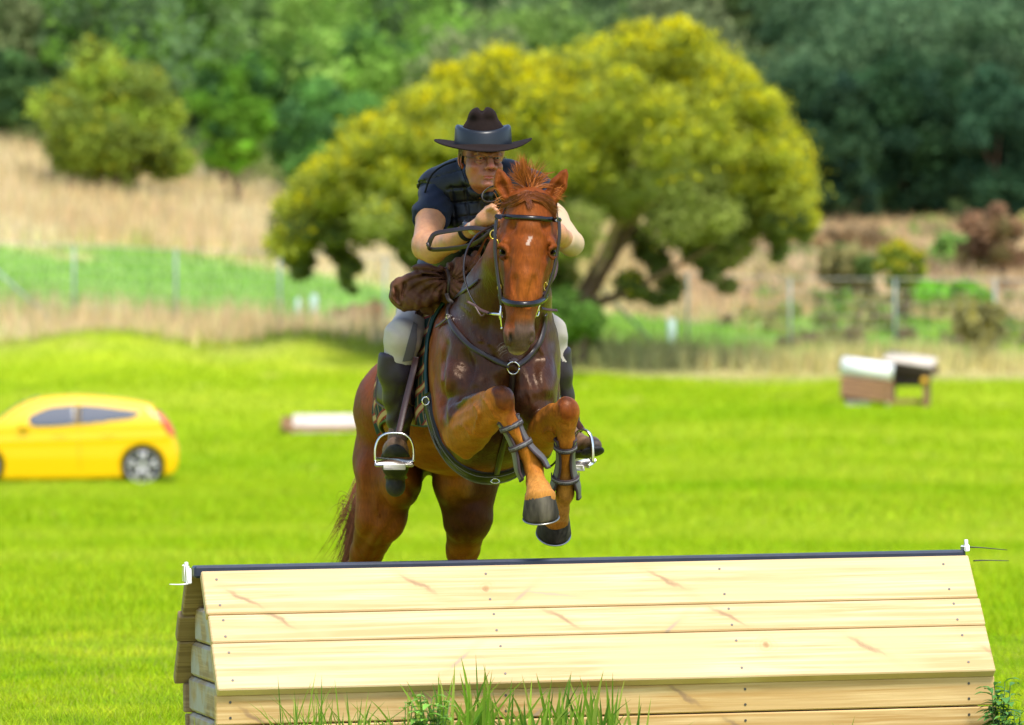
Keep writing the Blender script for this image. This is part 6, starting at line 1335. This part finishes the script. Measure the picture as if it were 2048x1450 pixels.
def breastplate():
    root = thing('breastplate', 'dark leather breastplate with steel ring across the wet chest', 'breastplate', P(1025, 735, -.4))
    for nm, pts in (('shoulder_strap', [(1017, 733), (985, 718), (945, 695), (915, 665), (898, 632), (901, 606)]), ('shoulder_strap', [(1034, 732), (1056, 714), (1076, 690), (1086, 660), (1088, 628)])):
        Pt, Nn = proj(pts, -.50, .004, 7, 2); MB().strap(Pt, Nn, .0185, .005, puff=.3).build(nm, M_lea, root)
    Pt, Nn = proj([(1025, 742), (1025, 770), (1023, 800), (1016, 850), (1004, 895), (993, 945)], -.50, .004, 7, 3); MB().strap(Pt, Nn, .020, .005, puff=.2).build('girth_strap', M_lea, root)
    c, nn = proj([(1025, 735), (1026, 736)], -.5, .010, 1, 0); MB().tube(ring_pts(c[0], UX, UZ * .95 - UY * .3, R(12, -.4), R(13, -.4)), .0028, 8).build('ring', M_steel, root)
    Pt, Nn = proj([(1018, 726), (1025, 722), (1032, 726)], -.5, .012, 3, 0); MB().strap(Pt, Nn, .018, .004).build('ring_loop', M_leab, root)
    Pt, Nn = proj([(896, 634), (905, 605), (930, 582), (956, 562), (982, 530)], -.36, .004, 6, 2); MB().strap(Pt, Nn, .014, .004).build('neck_strap', M_lea, root)
    Pt, Nn = proj([(901, 637), (888, 648), (877, 655)], -.36, .008, 5, 1); MB().strap(Pt, Nn, .013, .004).build('strap_end', M_leab, root)
    c, nn = proj([(902, 636), (903, 637)], -.4, .010, 1, 0); MB().box(c[0], (.009, .004, .009), rotm(0, 25, 0), bev=.002).build('buckle', M_steel, root)
breastplate()

def side_hit(Y, z, side, bvh=None):
    h = (bvh or HB).ray_cast(Vector((side * 1.2 - .15, Y, z)), Vector((-side, 0, 0)))
    if h[0] is None: return None
    return np.array(h[0]), np.array(h[1])
def sheet(name, Yf, Yr, ztop, zbot, off, thick, mat_, parent, side, nu=26, nv=20, attrs=None, edge=None, bulge=None, wave=None):
    """cloth or leather hugging the barrel: Yf(t), Yr(t) front and rear edge down the side (t=0 top..1 bottom), zbot(u)"""
    A = np.zeros((nv, nu, 3)); Nn = np.zeros((nv, nu, 3)); G = np.zeros((nv, nu, 2))
    for i in range(nv):
        t = i / (nv - 1)
        for j in range(nu):
            u = j / (nu - 1); Y = Yf(t) + (Yr(t) - Yf(t)) * u; z = ztop(u) + (zbot(u) - ztop(u)) * t; h = side_hit(Y, z, side)
            if h is None: a = A[i - 1, j] + (0, 0, -.01) if i else np.array([P(920, 0, Y)[0] + side * (.02), Y, z]); n = np.array([side * .5, 0, .8])
            else: a, n = h
            n = n * [1, .3, 1]; n = n / np.linalg.norm(n); n = n + np.array([side * .3, 0, 0]); n /= np.linalg.norm(n)
            o = off + (bulge(u, t) if bulge else 0); A[i, j] = a + n * o; Nn[i, j] = n; G[i, j] = (Y, z)
    for _ in range(2):
        A[1:-1] = A[1:-1] * .5 + (A[:-2] + A[2:]) * .25; A[:, 1:-1] = A[:, 1:-1] * .5 + (A[:, :-2] + A[:, 2:]) * .25
    B = A + Nn * thick; n0 = nu * nv; V = np.concatenate([A.reshape(-1, 3), B.reshape(-1, 3)]); f = []
    for i in range(nv - 1):
        for j in range(nu - 1):
            a = i * nu + j; q = (a, a + 1, a + nu + 1, a + nu); f.append(q[::-1]); f.append(tuple(k + n0 for k in q))
    rim = [j for j in range(nu)] + [i * nu + nu - 1 for i in range(1, nv)] + [(nv - 1) * nu + j for j in range(nu - 2, -1, -1)] + [i * nu for i in range(nv - 2, 0, -1)]
    for a, b in zip(rim, rim[1:] + rim[:1]): f.append((a, b, b + n0, a + n0))
    o = mk(name, V, [np.array(f)], mat_, parent, True, {'uvq': np.concatenate([np.concatenate([G.reshape(-1, 2), np.zeros((n0, 1))], 1)] * 2)})
    if edge:
        ii_ = [i * nu for i in range(nv)] + [(nv - 1) * nu + j for j in range(1, nu)] + [i * nu + nu - 1 for i in range(nv - 2, -1, -1)]; mid = (A + B).reshape(nv * nu, 3) / 2 if False else ((A + B) / 2).reshape(-1, 3)
        MB().tube(mid[ii_], edge[1], 8, flat=1.0).build(edge[2], edge[0], o)
    return o, A, B, Nn
def tartan():
    m = bpy.data.materials.new('tartan_wool'); m.use_nodes = True; nt = m.node_tree; N = nt.nodes; L = nt.links; b = N['Principled BSDF']; b.inputs['Roughness'].default_value = .95; b.inputs['Specular IOR Level'].default_value = .1
    a = N.new('ShaderNodeAttribute'); a.attribute_name = 'uvq'; mp = N.new('ShaderNodeMapping'); mp.inputs['Rotation'].default_value = (0, 0, math.radians(12)); L.new(a.outputs['Vector'], mp.inputs[0]); sp = N.new('ShaderNodeSeparateXYZ'); L.new(mp.outputs[0], sp.inputs[0])
    def M_(op, x, y=None, z=None):
        n = N.new('ShaderNodeMath'); n.operation = op
        for i, v in enumerate((x, y, z)):
            if v is None: continue
            if isinstance(v, (int, float)): n.inputs[i].default_value = v
            else: L.new(v, n.inputs[i])
        return n.outputs[0]
    def band(src, per, c, w): fr = M_('FRACT', M_('MULTIPLY', src, 1 / per)); return M_('LESS_THAN', M_('ABSOLUTE', M_('SUBTRACT', fr, c)), w)
    out = None; base = N.new('ShaderNodeRGB'); base.outputs[0].default_value = (.022, .050, .040, 1); out = base.outputs[0]
    def mix(f, col, fac=1.0):
        nonlocal out; mm = N.new('ShaderNodeMix'); mm.data_type = 'RGBA'; L.new(M_('MULTIPLY', f, fac), mm.inputs[0]); L.new(out, mm.inputs[6]); mm.inputs[7].default_value = (*col, 1); out = mm.outputs[2]
    per = .066
    for src in (sp.outputs['X'],): mix(band(src, per, .5, .16), (.16, .07, .05), .6); mix(band(src, per, .5, .05), (.42, .30, .14), .7)
    mix(band(sp.outputs['Y'], per, .5, .23), (.30, .045, .04), .9); mix(band(sp.outputs['Y'], per, .5, .12), (.52, .36, .17), .95)
    L.new(out, b.inputs['Base Color']); tc = N.new('ShaderNodeTexCoord'); nz = N.new('ShaderNodeTexNoise'); nz.inputs['Scale'].default_value = 320; L.new(tc.outputs['Object'], nz.inputs['Vector']); bp = N.new('ShaderNodeBump'); bp.inputs['Strength'].default_value = .7; bp.inputs['Distance'].default_value = .002; L.new(nz.outputs['Fac'], bp.inputs['Height']); L.new(bp.outputs[0], b.inputs['Normal'])
    return m
def saddle():
    M_tar = tartan(); M_teal = mat('binding_teal', (.004, .040, .042), rough=.6)
    pad = thing('saddle_pad', 'dark green tartan saddle pad with teal binding under the brown saddle', 'saddle pad', P(920, 620, .5))
    root = thing('saddle', 'brown leather jumping saddle with padded girth and steel stirrups on the chestnut horse', 'saddle', P(925, 600, .6))
    fb = []
    for side in (-1, 1):
        Yf = lambda t: .33 - .12 * t + .02 * math.sin(t * 5); Yr = lambda t: 1.10 + .10 * t
        sheet('pad_side', Yf, Yr, lambda u: 1.60 - .06 * u, lambda u: 1.145 - .055 * u - .02 * math.cos(u * 6), .004, .012, M_tar, pad, side, 34, 24, edge=(M_teal, .0065, 'binding'), bulge=lambda u, t: .046 * float(sstep(0, .26, np.array(u))) * (1 - float(sstep(.28, .5, np.array(u)))) )
        o, A, B, Nn = sheet('flap', lambda t: .43 - .06 * math.sin(min(t, .9) * 2.4), lambda t: .80 - .06 * t, lambda u: 1.59, lambda u: 1.20 - .03 * math.sin(u * 3.1), .034, .006, M_lea, root, side, 20, 20, edge=(M_leab, .0045, 'flap_edge'), bulge=lambda u, t: .034 * (1 - u) ** 3)
        kr = cat([A[i, 1] + Nn[i, 1] * -.004 for i in (1, 5, 9, 12)], 4); MB().tube(kr, [.010 + .008 * math.sin(math.pi * i / (len(kr) - 1)) for i in range(len(kr))], 10).build('knee_roll', M_leab, root)
    S = SDF(axis(-.42, .12, .008), axis(.28, 1.18, .009), axis(1.48, 1.80, .008))
    c = lambda px, py, Y, r: (px, py, Y, r); C_(S, [(942, 596, .42, 34), (935, 604, .55, 46), (928, 606, .75, 62), (918, 592, 1.02, 74)], .03, flat=((0, 0, 1), .42)); C_(S, [(928, 582, .40, 12), (948, 576, .38, 14), (966, 584, .40, 12)], .02)
    v, q = S.mesh(1); mk('seat', v, [q], M_lea, root)
    # girth: padded band under the belly
    Pt, Nn = [], []
    cx = P(978, 0, .22)[0]
    for a in np.linspace(-98, 98, 60):
        t = math.radians(a); d = np.array([math.sin(t), 0, -math.cos(t)]); yy = .20 - .10 * (1 - abs(a) / 98); c0 = np.array([cx, yy, 1.20]); h = HB.ray_cast(Vector(c0 + d * 1.0), Vector(-d))
        for _ in range(3):
            if h[0] is not None and h[0].z < 1.0 and abs(h[0].x - cx) < .3 and h[0].z < .84: h = HB.ray_cast(h[0] - Vector(d) * .01, Vector(-d))
        hh = HB.ray_cast(Vector(c0), Vector(d)); Pt.append(np.array(hh[0])); Nn.append(d * .92 + np.array([0, -.4, 0]))
    Pt = np.array(Pt); Nn = np.array(Nn)
    for _ in range(5): Pt[1:-1] = Pt[1:-1] * .5 + (Pt[:-2] + Pt[2:]) * .25
    a = np.linspace(-1, 1, 60); w = .070 + .036 * np.exp(-(a / .35) ** 2)
    g = MB().strap(Pt, Nn, w, .016, puff=.2).build('girth', mat('girth_leather', (.007, .005, .006), rough=.38, spec=.3), root)
    M_st = mat('stitch_grey', (.25, .23, .2), rough=.8)
    k = slice(10, 26); off = np.cross(np.gradient(Pt, axis=0), Nn); off /= np.linalg.norm(off, axis=1)[:, None]
    nn = Nn / np.linalg.norm(Nn, axis=1)[:, None]
    for s in (-.30, .30): MB().tube((Pt + off * w[:, None] * s + nn * .0185)[5:55], .0012, 4).build('stitching', M_st, g)
    wv = np.sin(np.linspace(0, 2 * np.pi, 16)) * .014; MB().tube((Pt + nn * .0188)[k] + off[k] * wv[:, None], .0011, 4).build('stitching', M_st, g); MB().tube((Pt + nn * .0188)[k] - off[k] * wv[:, None], .0011, 4).build('stitching', M_st, g)
    for i, sd in ((2, -1), (57, 1)): MB().tube(ring_pts(Pt[i] + nn[i] * .018 + np.array([0, -.03, 0]), UX, UZ, .012, .014), .003, 6).build('girth_buckle', M_steel, g)
    MB().tube(ring_pts(Pt[31] + np.array([0, -.055, -.018]), UX, UY * .5 + UZ * .8, .014, .010), .003, 6).build('girth_ring', M_steel, g)
    # stirrups
    def stirrup(cx_, cy_, Y, w, h, yaw, label):
        fx = np.array([math.cos(yaw), math.sin(yaw), 0]); bt = np.array([-math.sin(yaw), math.cos(yaw), 0]); c = P(cx_, cy_, Y); W2, H2 = R(w, Y) / 2, R(h, Y)
        pts = [c + fx * x * W2 + UZ * z * H2 for x, z in ((-1.0, .0), (-1.02, .25), (-.98, .55), (-.80, .82), (-.45, .97), (0, 1.0), (.45, .97), (.80, .82), (.98, .55), (1.02, .25), (1.0, 0))]; q = cat(pts, 4)
        s = MB().strap(q, np.array([(x - c - UZ * H2 * .4) for x in q]), .013, .006, puff=.3).build('stirrup', M_steel, root)
        MB().box(c - UZ * .004, (W2 * 1.08, .026, .007), np.stack([fx, bt, UZ], 1) @ rotm(28, 0, 0), bev=.004).build('tread', M_steel, s); MB().box(c - UZ * .004 - bt * .028 - UZ * .016, (W2 * .62, .004, .011), np.stack([fx, bt, UZ], 1) @ rotm(28, 0, 0), bev=.002).build('tread_pad', mat('tread_grip', (.55, .53, .48), rough=.5, metal=.4, bump=.8, bscale=90), s)
        return s
    stirrup(789, 922, .17, 72, 54, 0.0, ''); stirrup(1166, 924, .22, 46, 62, math.radians(-38), '')
    for pts in ([P(832, 715, .30), P(826, 745, .26), P(810, 810, .22), P(797, 869, .17)], [P(1102, 700, .42), P(1112, 760, .45), P(1140, 820, .34), P(1166, 862, .22)]):
        q = cat(pts, 6); MB().strap(q, np.repeat([[-.15, -1, .05]], len(q), 0), .022, .004).build('stirrup_leather', M_leab, root)
saddle()

# ------------------------------------------------------------------ tendon boots with lettered straps
def tendon_boot(A, B, label, rt, rb, gap=38, twist=0, tt=(.12, .50), texts=('LeMieux', 'LeMieux'), flare=(1.0, 1.0)):
    M_gr = bpy.data.materials.get('boot_shell_grey') or mat('boot_shell_grey', (.10, .095, .10), rough=.42, spec=.5, bump=.3, bscale=50, bdist=.001)
    M_ed = bpy.data.materials.get('boot_lining_brown') or mat('boot_lining_brown', (.040, .022, .026), rough=.8, bump=.5, bscale=200, bdist=.001)
    M_lt = bpy.data.materials.get('strap_label') or mat('strap_label', (.17, .16, .165), rough=.7); M_tx = bpy.data.materials.get('label_ink') or mat('label_ink', (.03, .025, .03), rough=.6)
    a, b = P(*A), P(*B); root = thing('tendon_boot', label, 'leg boot', a, 'tendon boots on the folded forelegs'); ax = (b - a) / np.linalg.norm(b - a); L = np.linalg.norm(b - a)
    fr = np.array([math.sin(math.radians(twist)), -1, 0]); fr = fr - ax * (fr @ ax); fr /= np.linalg.norm(fr); rt_ = np.cross(ax, fr); rt_ = rt_ if rt_[0] > 0 else -rt_
    def rad(t): return R(rt + (rb - rt) * float(sstep(.55, .95, np.array(t))) - 3.0 * math.sin(min(t, .6) / .6 * 3.14), A[2])
    def pt(t, phi, o=0): r_ = rad(t) + o; k = 1 + ((flare[0] if phi < 0 else flare[1]) - 1) * float(sstep(.45, .95, np.array(t))); return a + ax * L * t + (fr * math.cos(phi) * 1.12 + rt_ * math.sin(phi) * k) * r_ - fr * R(4, A[2])
    nt_, nf = 18, 22; g0 = math.radians(gap)
    for s, nm in ((-1, 'shell'), (1, 'shell')):
        V = []
        for i in range(nt_):
            t0 = i / (nt_ - 1)
            for j in range(nf):
                u = j / (nf - 1); phi = s * (g0 + (math.pi - g0) * u); lo = -.06 + .10 * u; hi = 1.08 + .10 * math.sin(u * 2.6) - .12 * u; t = lo + (hi - lo) * t0; gpull = 1 + .12 * math.sin(t0 * 3.14)
                V.append(pt(t, s * (g0 * (1.35 - .45 * math.sin(min(1, t0 * 1.15) * 3.14)) * (1 - u) + math.pi * u)))
        V = np.array(V); cen = np.array([a + ax * ((v - a) @ ax) for v in V]); nv = V - cen; nv /= np.linalg.norm(nv, axis=1)[:, None]; V2 = V + nv * .006; n0 = len(V); f = []
        for i in range(nt_ - 1):
            for j in range(nf - 1): q = (i * nf + j, i * nf + j + 1, (i + 1) * nf + j + 1, (i + 1) * nf + j); f += [q, tuple(k + n0 for k in q[::-1])]
        o = mk(nm, np.concatenate([V, V2]), [np.array(f)], M_gr, root)
        e = [(V[i * nf] + V2[i * nf]) / 2 for i in range(nt_)]; bt = [(V[(nt_ - 1) * nf + j] + V2[(nt_ - 1) * nf + j]) / 2 for j in range(1, 12)]; tp = [(V[j] + V2[j]) / 2 for j in range(10, 0, -1)]
        MB().tube(np.array(tp + e + bt), .0048, 6).build('lining', M_ed, o)
    for t, tx in zip(tt, texts):
        ph = np.linspace(-math.radians(100), math.radians(100), 26); Pt = np.array([pt(t, p, .007) for p in ph]); Nn = np.array([fr * math.cos(p) + rt_ * math.sin(p) for p in ph]); st = MB().strap(Pt, Nn, .0195, .0035).build('strap', M_ed, root)
        MB().strap((Pt + Nn * .0030)[3:-3], Nn[3:-3], .0095, .0012).build('label_band', M_lt, st)
        sp = .036
        for k in (-1, 0, 1):
            p0 = k * sp / (rad(t) + .011); 
            if abs(p0) > 1.5: continue
            for ci, ch in enumerate(tx + ' ' ):
                phc = p0 + (ci - len(tx) / 2) * .0044 / (rad(t) + .011)
                if ch == ' ': continue
                cu = bpy.data.curves.new('lettering', 'FONT'); cu.body = ch; cu.size = .0098; cu.extrude = .0003; cu.align_x = 'CENTER'; cu.align_y = 'CENTER'; cu.materials.append(M_tx)
                ob = bpy.data.objects.new('lettering', cu); n = fr * math.cos(phc) + rt_ * math.sin(phc); TX = rt_ * math.cos(phc) - fr * math.sin(phc); up = np.cross(n, TX)
                LET.append((cu, pt(t, phc, .0135), np.stack([TX, up, n], 1), st)); bpy.data.curves
LET = []
tendon_boot((1018, 842, -.622), (1064, 938, -.605), 'grey tendon boot on the foreleg held nearer the middle, with two slanting lettered straps', 20.5, 28, tt=(.10, .50), flare=(1.08, 1.15))
tendon_boot((1131, 884, -.49), (1131, 984, -.40), 'grey tendon boot on the right hand foreleg, partly hiding the rider foot', 19, 25.5, tt=(.10, .70), flare=(1.15, 1.10))
def letters():
    """turn the strap lettering into one small mesh per strap"""
    groups = {}
    for cu, loc, rot, st in LET:
        ob = bpy.data.objects.new('tmp', cu); me = bpy.data.meshes.new_from_object(ob); v = np.array([tuple(q.co) for q in me.vertices]) if len(me.vertices) else np.zeros((0, 3)); me.calc_loop_triangles(); t = np.array([tuple(q.vertices) for q in me.loop_triangles])
        if len(v) and len(t): groups.setdefault(st.name, (st, MB()))[1].add(v @ rot.T + loc, (), t)
        bpy.data.objects.remove(ob); bpy.data.meshes.remove(me)
    for st, mb in groups.values():
        if mb.V: o = mb.build('lettering', bpy.data.materials['label_ink'], None, smooth=False); o.parent = st; o.location = tuple(-wloc(st))
letters()
# ------------------------------------------------------------------ the yellow hatchback
def poly_sd(X, Z, poly):
    """signed distance to a closed polygon in the x-z plane"""
    d = np.full(np.broadcast(X, Z).shape, 1e9); ins = np.zeros(d.shape, bool); n = len(poly)
    for i in range(n):
        (x0, z0), (x1, z1) = poly[i], poly[(i + 1) % n]; ex, ez = x1 - x0, z1 - z0; wx, wz = X - x0, Z - z0; t = np.clip((wx * ex + wz * ez) / (ex * ex + ez * ez + 1e-12), 0, 1)
        d = np.minimum(d, (wx - ex * t) ** 2 + (wz - ez * t) ** 2); c = ((Z >= z0) != (Z >= z1)); 
        if abs(ez) > 1e-9: ins ^= c & (X < x0 + (Z - z0) * ex / ez)
    d = np.sqrt(d); return np.where(ins, -d, d)
def car():
    Y0 = 73.0; s = (Y0 - CY) / F; gx = W(284, 0, Y0)[0]; gz = float(ground(gx - 1.3, Y0)); root = thing('parked_car', 'bright yellow five door hatchback parked on the grass at the left', 'car', (gx - 1.28, Y0 + .85, gz)); root.rotation_euler = (0, 0, 0)
    ox = gx; base = 972.0
    q = lambda px, py: ((px - 284) * s, (base - py) * s)          # local x from the rear wheel, height over the ground
    roof = [q(*p) for p in [(-158, 925), (-157, 905), (-150, 892), (-132, 880), (-100, 871), (-60, 862), (-28, 856), (-12, 848), (20, 822), (48, 805), (75, 796), (110, 792), (150, 790.5), (200, 793), (250, 799), (290, 806), (304, 812), (309, 822)]]
    rear = [q(*p) for p in [(318, 828), (334, 846), (346, 870), (354, 890), (356, 915), (353, 938), (340, 950), (318, 952)]]
    bot = [q(*p) for p in [(250, 957), (100, 960), (0, 960), (-80, 960), (-140, 952), (-155, 945)]]
    poly = np.array(roof + rear + bot)
    sm = cat(poly, 3, True)
    xs = axis(-3.75, .75, .022); ys = axis(-.12, 1.85, .03); zs = axis(-.02, 1.52, .018)
    S = SDF(xs, ys, zs); X, Yg, Z = S.grid((slice(None),) * 3)
    pd = poly_sd(X[:, 0], Z[0], sm).astype(np.float32)[:, None, :]
    belt = .98 + .06 * (X + 3) / 3
    half = .845 - .235 * np.clip((Z - belt + .05) / .5, 0, 1) ** 1.15 - .03 * np.clip((.45 - Z) / .3, 0, 1) - .16 * np.clip((-2.9 - X) / .8, 0, 1) ** 2 - .12 * np.clip((X - .25) / .45, 0, 1) ** 2
    half = half + .012 * np.exp(-((Z - .78 - .03 * X) / .05) ** 2)
    dw = np.abs(Yg - .845) - half; k = .075; h = np.maximum(k - np.abs(pd - dw), 0) / k; S.D = (np.maximum(pd, dw) + h * h * k * .25).astype(np.float32)
    wr = .315; wx = [0.0, -2.57]
    base_D = S.D.copy()
    # wheel arches
    for x in wx:
        for sd in (0, 1):
            dd = np.sqrt((X - x) ** 2 + (Z - wr) ** 2) - .355; dy = (Yg - .24) if sd == 0 else (1.45 - Yg); S.D = np.maximum(S.D, -np.maximum(dd, dy)).astype(np.float32)
    V, Q = S.mesh(1); off = np.array([ox, Y0, gz])
    # glass and lamps are patches lifted from the same body shape
    side = [q(*p) for p in [(56, 835), (70, 826), (88, 818), (109, 813), (154, 809.5), (205, 813), (245, 818), (280, 823.5), (274, 832), (262, 837.5), (240, 841), (160, 849), (68, 854)]]
    M_pt = mat('yellow_paint', (.86, .50, .002), rough=.3, spec=.35, coat=.3); M_gl = mat('tinted_glass', (.075, .085, .115), rough=.08, spec=.8, coat=.5); M_rb = mat('car_rubber', (.012, .012, .012), rough=.8)
    M_al = mat('alloy_silver', (.62, .60, .60), rough=.4, metal=.3); M_red = mat('lamp_red', (.75, .04, .02), rough=.15, coat=1.0); M_dk = mat('black_trim', (.01, .01, .011), rough=.5); M_pl = mat('plate_white', (.75, .75, .72), rough=.5); M_cl = mat('lamp_clear', (.6, .62, .65), rough=.1, coat=1.0)
    body = mk('body', V + off, [Q], M_pt, root)
    def skin(region, grow_, nm, m, par=root):
        T = SDF(xs, ys, zs); T.D = np.maximum(base_D - grow_, region).astype(np.float32); v, f = T.mesh(0)
        if len(v) == 0: return None
        return mk(nm, v + off, [f], m, par)
    inner = -(base_D + .05)
    ps = poly_sd(X[:, 0], Z[0], cat(np.array(side), 2, True))[:, None, :]
    for sd in (0, 1):
        half_ = (Yg - .6) if sd == 0 else (1.09 - Yg); bx = q(154, 0)[0]; reg = np.maximum(np.maximum(ps, half_), inner)
        pil = np.abs(X - bx) - .03
        skin(np.maximum(reg, np.maximum(X - (bx - .03), -9)), .016, 'side_window', M_gl); skin(np.maximum(reg, (bx + .03) - X), .016, 'side_window', M_gl); skin(np.maximum(reg, pil), .020, 'door_pillar', M_dk)
    ws = poly_sd(X[:, 0], Z[0], np.array([q(*p) for p in [(-18, 858), (22, 812), (50, 796), (80, 780), (-10, 780), (-60, 850)]]))[:, None, :]
    wsd = poly_sd(X[:, 0], Z[0], np.array([q(*p) for p in [(-10, 853), (20, 824), (52, 805), (78, 797), (60, 770), (-60, 800), (-40, 850)]]))[:, None, :]
    taper = np.abs(Yg - .845) - (.76 - .16 * np.clip((Z - .98) / .45, 0, 1)); skin(np.maximum(np.maximum(wsd, taper), inner), .016, 'windscreen', M_gl)
    rw = poly_sd(X[:, 0], Z[0], np.array([q(*p) for p in [(306, 812), (331, 846), (350, 846), (350, 800)]]))[:, None, :]; skin(np.maximum(np.maximum(rw, np.abs(Yg - .845) - .46), inner), .016, 'rear_window', M_dk)
    tl = poly_sd(X[:, 0], Z[0], np.array([q(*p) for p in [(306, 822), (318, 822), (352, 866), (350, 874), (336, 868), (322, 846)]]))[:, None, :]
    for sd in (0, 1): skin(np.maximum(np.maximum(tl, (Yg - .36) if sd == 0 else (1.33 - Yg)), inner), .018, 'tail_lamp', M_red)
    hl = poly_sd(X[:, 0], Z[0], np.array([q(*p) for p in [(-152, 893), (-135, 880), (-98, 874), (-110, 890), (-140, 903)]]))[:, None, :]
    for sd in (0, 1): skin(np.maximum(np.maximum(hl, (Yg - .45) if sd == 0 else (1.24 - Yg)), inner), .018, 'headlight', M_cl)
    MB().box(off + (.545, .845, .62), (.01, .25, .055), rotm(0, -12, 0), bev=.003).build('number_plate', M_pl, root)
    for y, sg in ((-.02, -1), (1.71, 1)):
        p = off + np.array([q(48, 0)[0], y, (base - 852) * s]); mi_ = MB(); T = SDF(axis(-.2, .2, .015), axis(-.2, .2, .015), axis(-.12, .12, .012)); T.ell((0, 0, 0), (.095, .075, .062), .02); T.cone((-.02, .05 * -sg, -.03), (.03, .12 * -sg, -.05), .022, .02, .02); v, f = T.mesh(1); mk('door_mirror', v + p, [f], M_pt, root)
    for x, y in ((q(120, 0)[0], -.012), (q(215, 0)[0], -.012)): MB().box(off + (x, y, .82), (.09, .012, .014), rotm(0, 3, 0), bev=.004).build('door_handle', M_pt, root)
    for x in wx:
        for y, sg in ((.10, -1), (1.59, 1)):
            c = off + np.array([x, y, wr - .01]); n = 36; th = np.linspace(0, 2 * np.pi, n, endpoint=False); pr = [(.25, -.09), (.262, -.10), (.295, -.098), (.312, -.07), (.315, 0), (.312, .07), (.295, .098), (.25, .09)]
            Vt = np.concatenate([np.stack([c[0] + a * np.cos(th), c[1] + b * np.ones(n), c[2] + a * np.sin(th)], 1) for a, b in pr]); k_ = len(pr); f = [(i * n + j, i * n + (j + 1) % n, ((i + 1) % k_) * n + (j + 1) % n, ((i + 1) % k_) * n + j) for i in range(k_) for j in range(n)]
            tyre = mk('wheel', Vt, [np.array(f)], M_rb, root)
            mb = MB(); pr = [(.262, .02), (.264, sg * .094), (.248, sg * .098), (.236, sg * .07), (.230, sg * -.02)]; Vt = np.concatenate([np.stack([c[0] + a * np.cos(th), c[1] + b * np.ones(n), c[2] + a * np.sin(th)], 1) for a, b in pr]); mb.add(Vt, [(i * n + j, i * n + (j + 1) % n, (i + 1) * n + (j + 1) % n, (i + 1) * n + j) for i in range(4) for j in range(n)])
            mb.tube([c + (0, sg * .05, 0), c + (0, sg * .088, 0)], [.05, .042], 16)
            for k2 in range(5):
                for dth in (-.17, .17):
                    a = k2 * 1.2566 + .3; u = np.array([math.cos(a), 0, math.sin(a)]); w_ = np.array([math.cos(a + dth), 0, math.sin(a + dth)]); mb.tube([c + u * .03 + (0, sg * .075, 0), c + w_ * .14 + (0, sg * .088, 0), c + w_ * .252 + (0, sg * .084, 0)], [.024, .028, .032], 6, flat=.6)
            mb.build('rim', M_al, tyre); MB().tube([c + (0, sg * .01, 0), c + (0, sg * .03, 0)],   .235, 24).build('brake_disc', M_dk, tyre)
    # darker seats and dash are behind tinted glass; a door seam and sill on the near side
    for px in (160,): MB().tube([off + (q(px, 0)[0], .003, .95), off + (q(px, 0)[0] - .02, -.004, .6), off + (q(px, 0)[0], .010, .28)], .004, 5).build('door_seam', M_dk, root)
    root.location.x -= .04; root.rotation_euler.z = math.radians(3)
car()
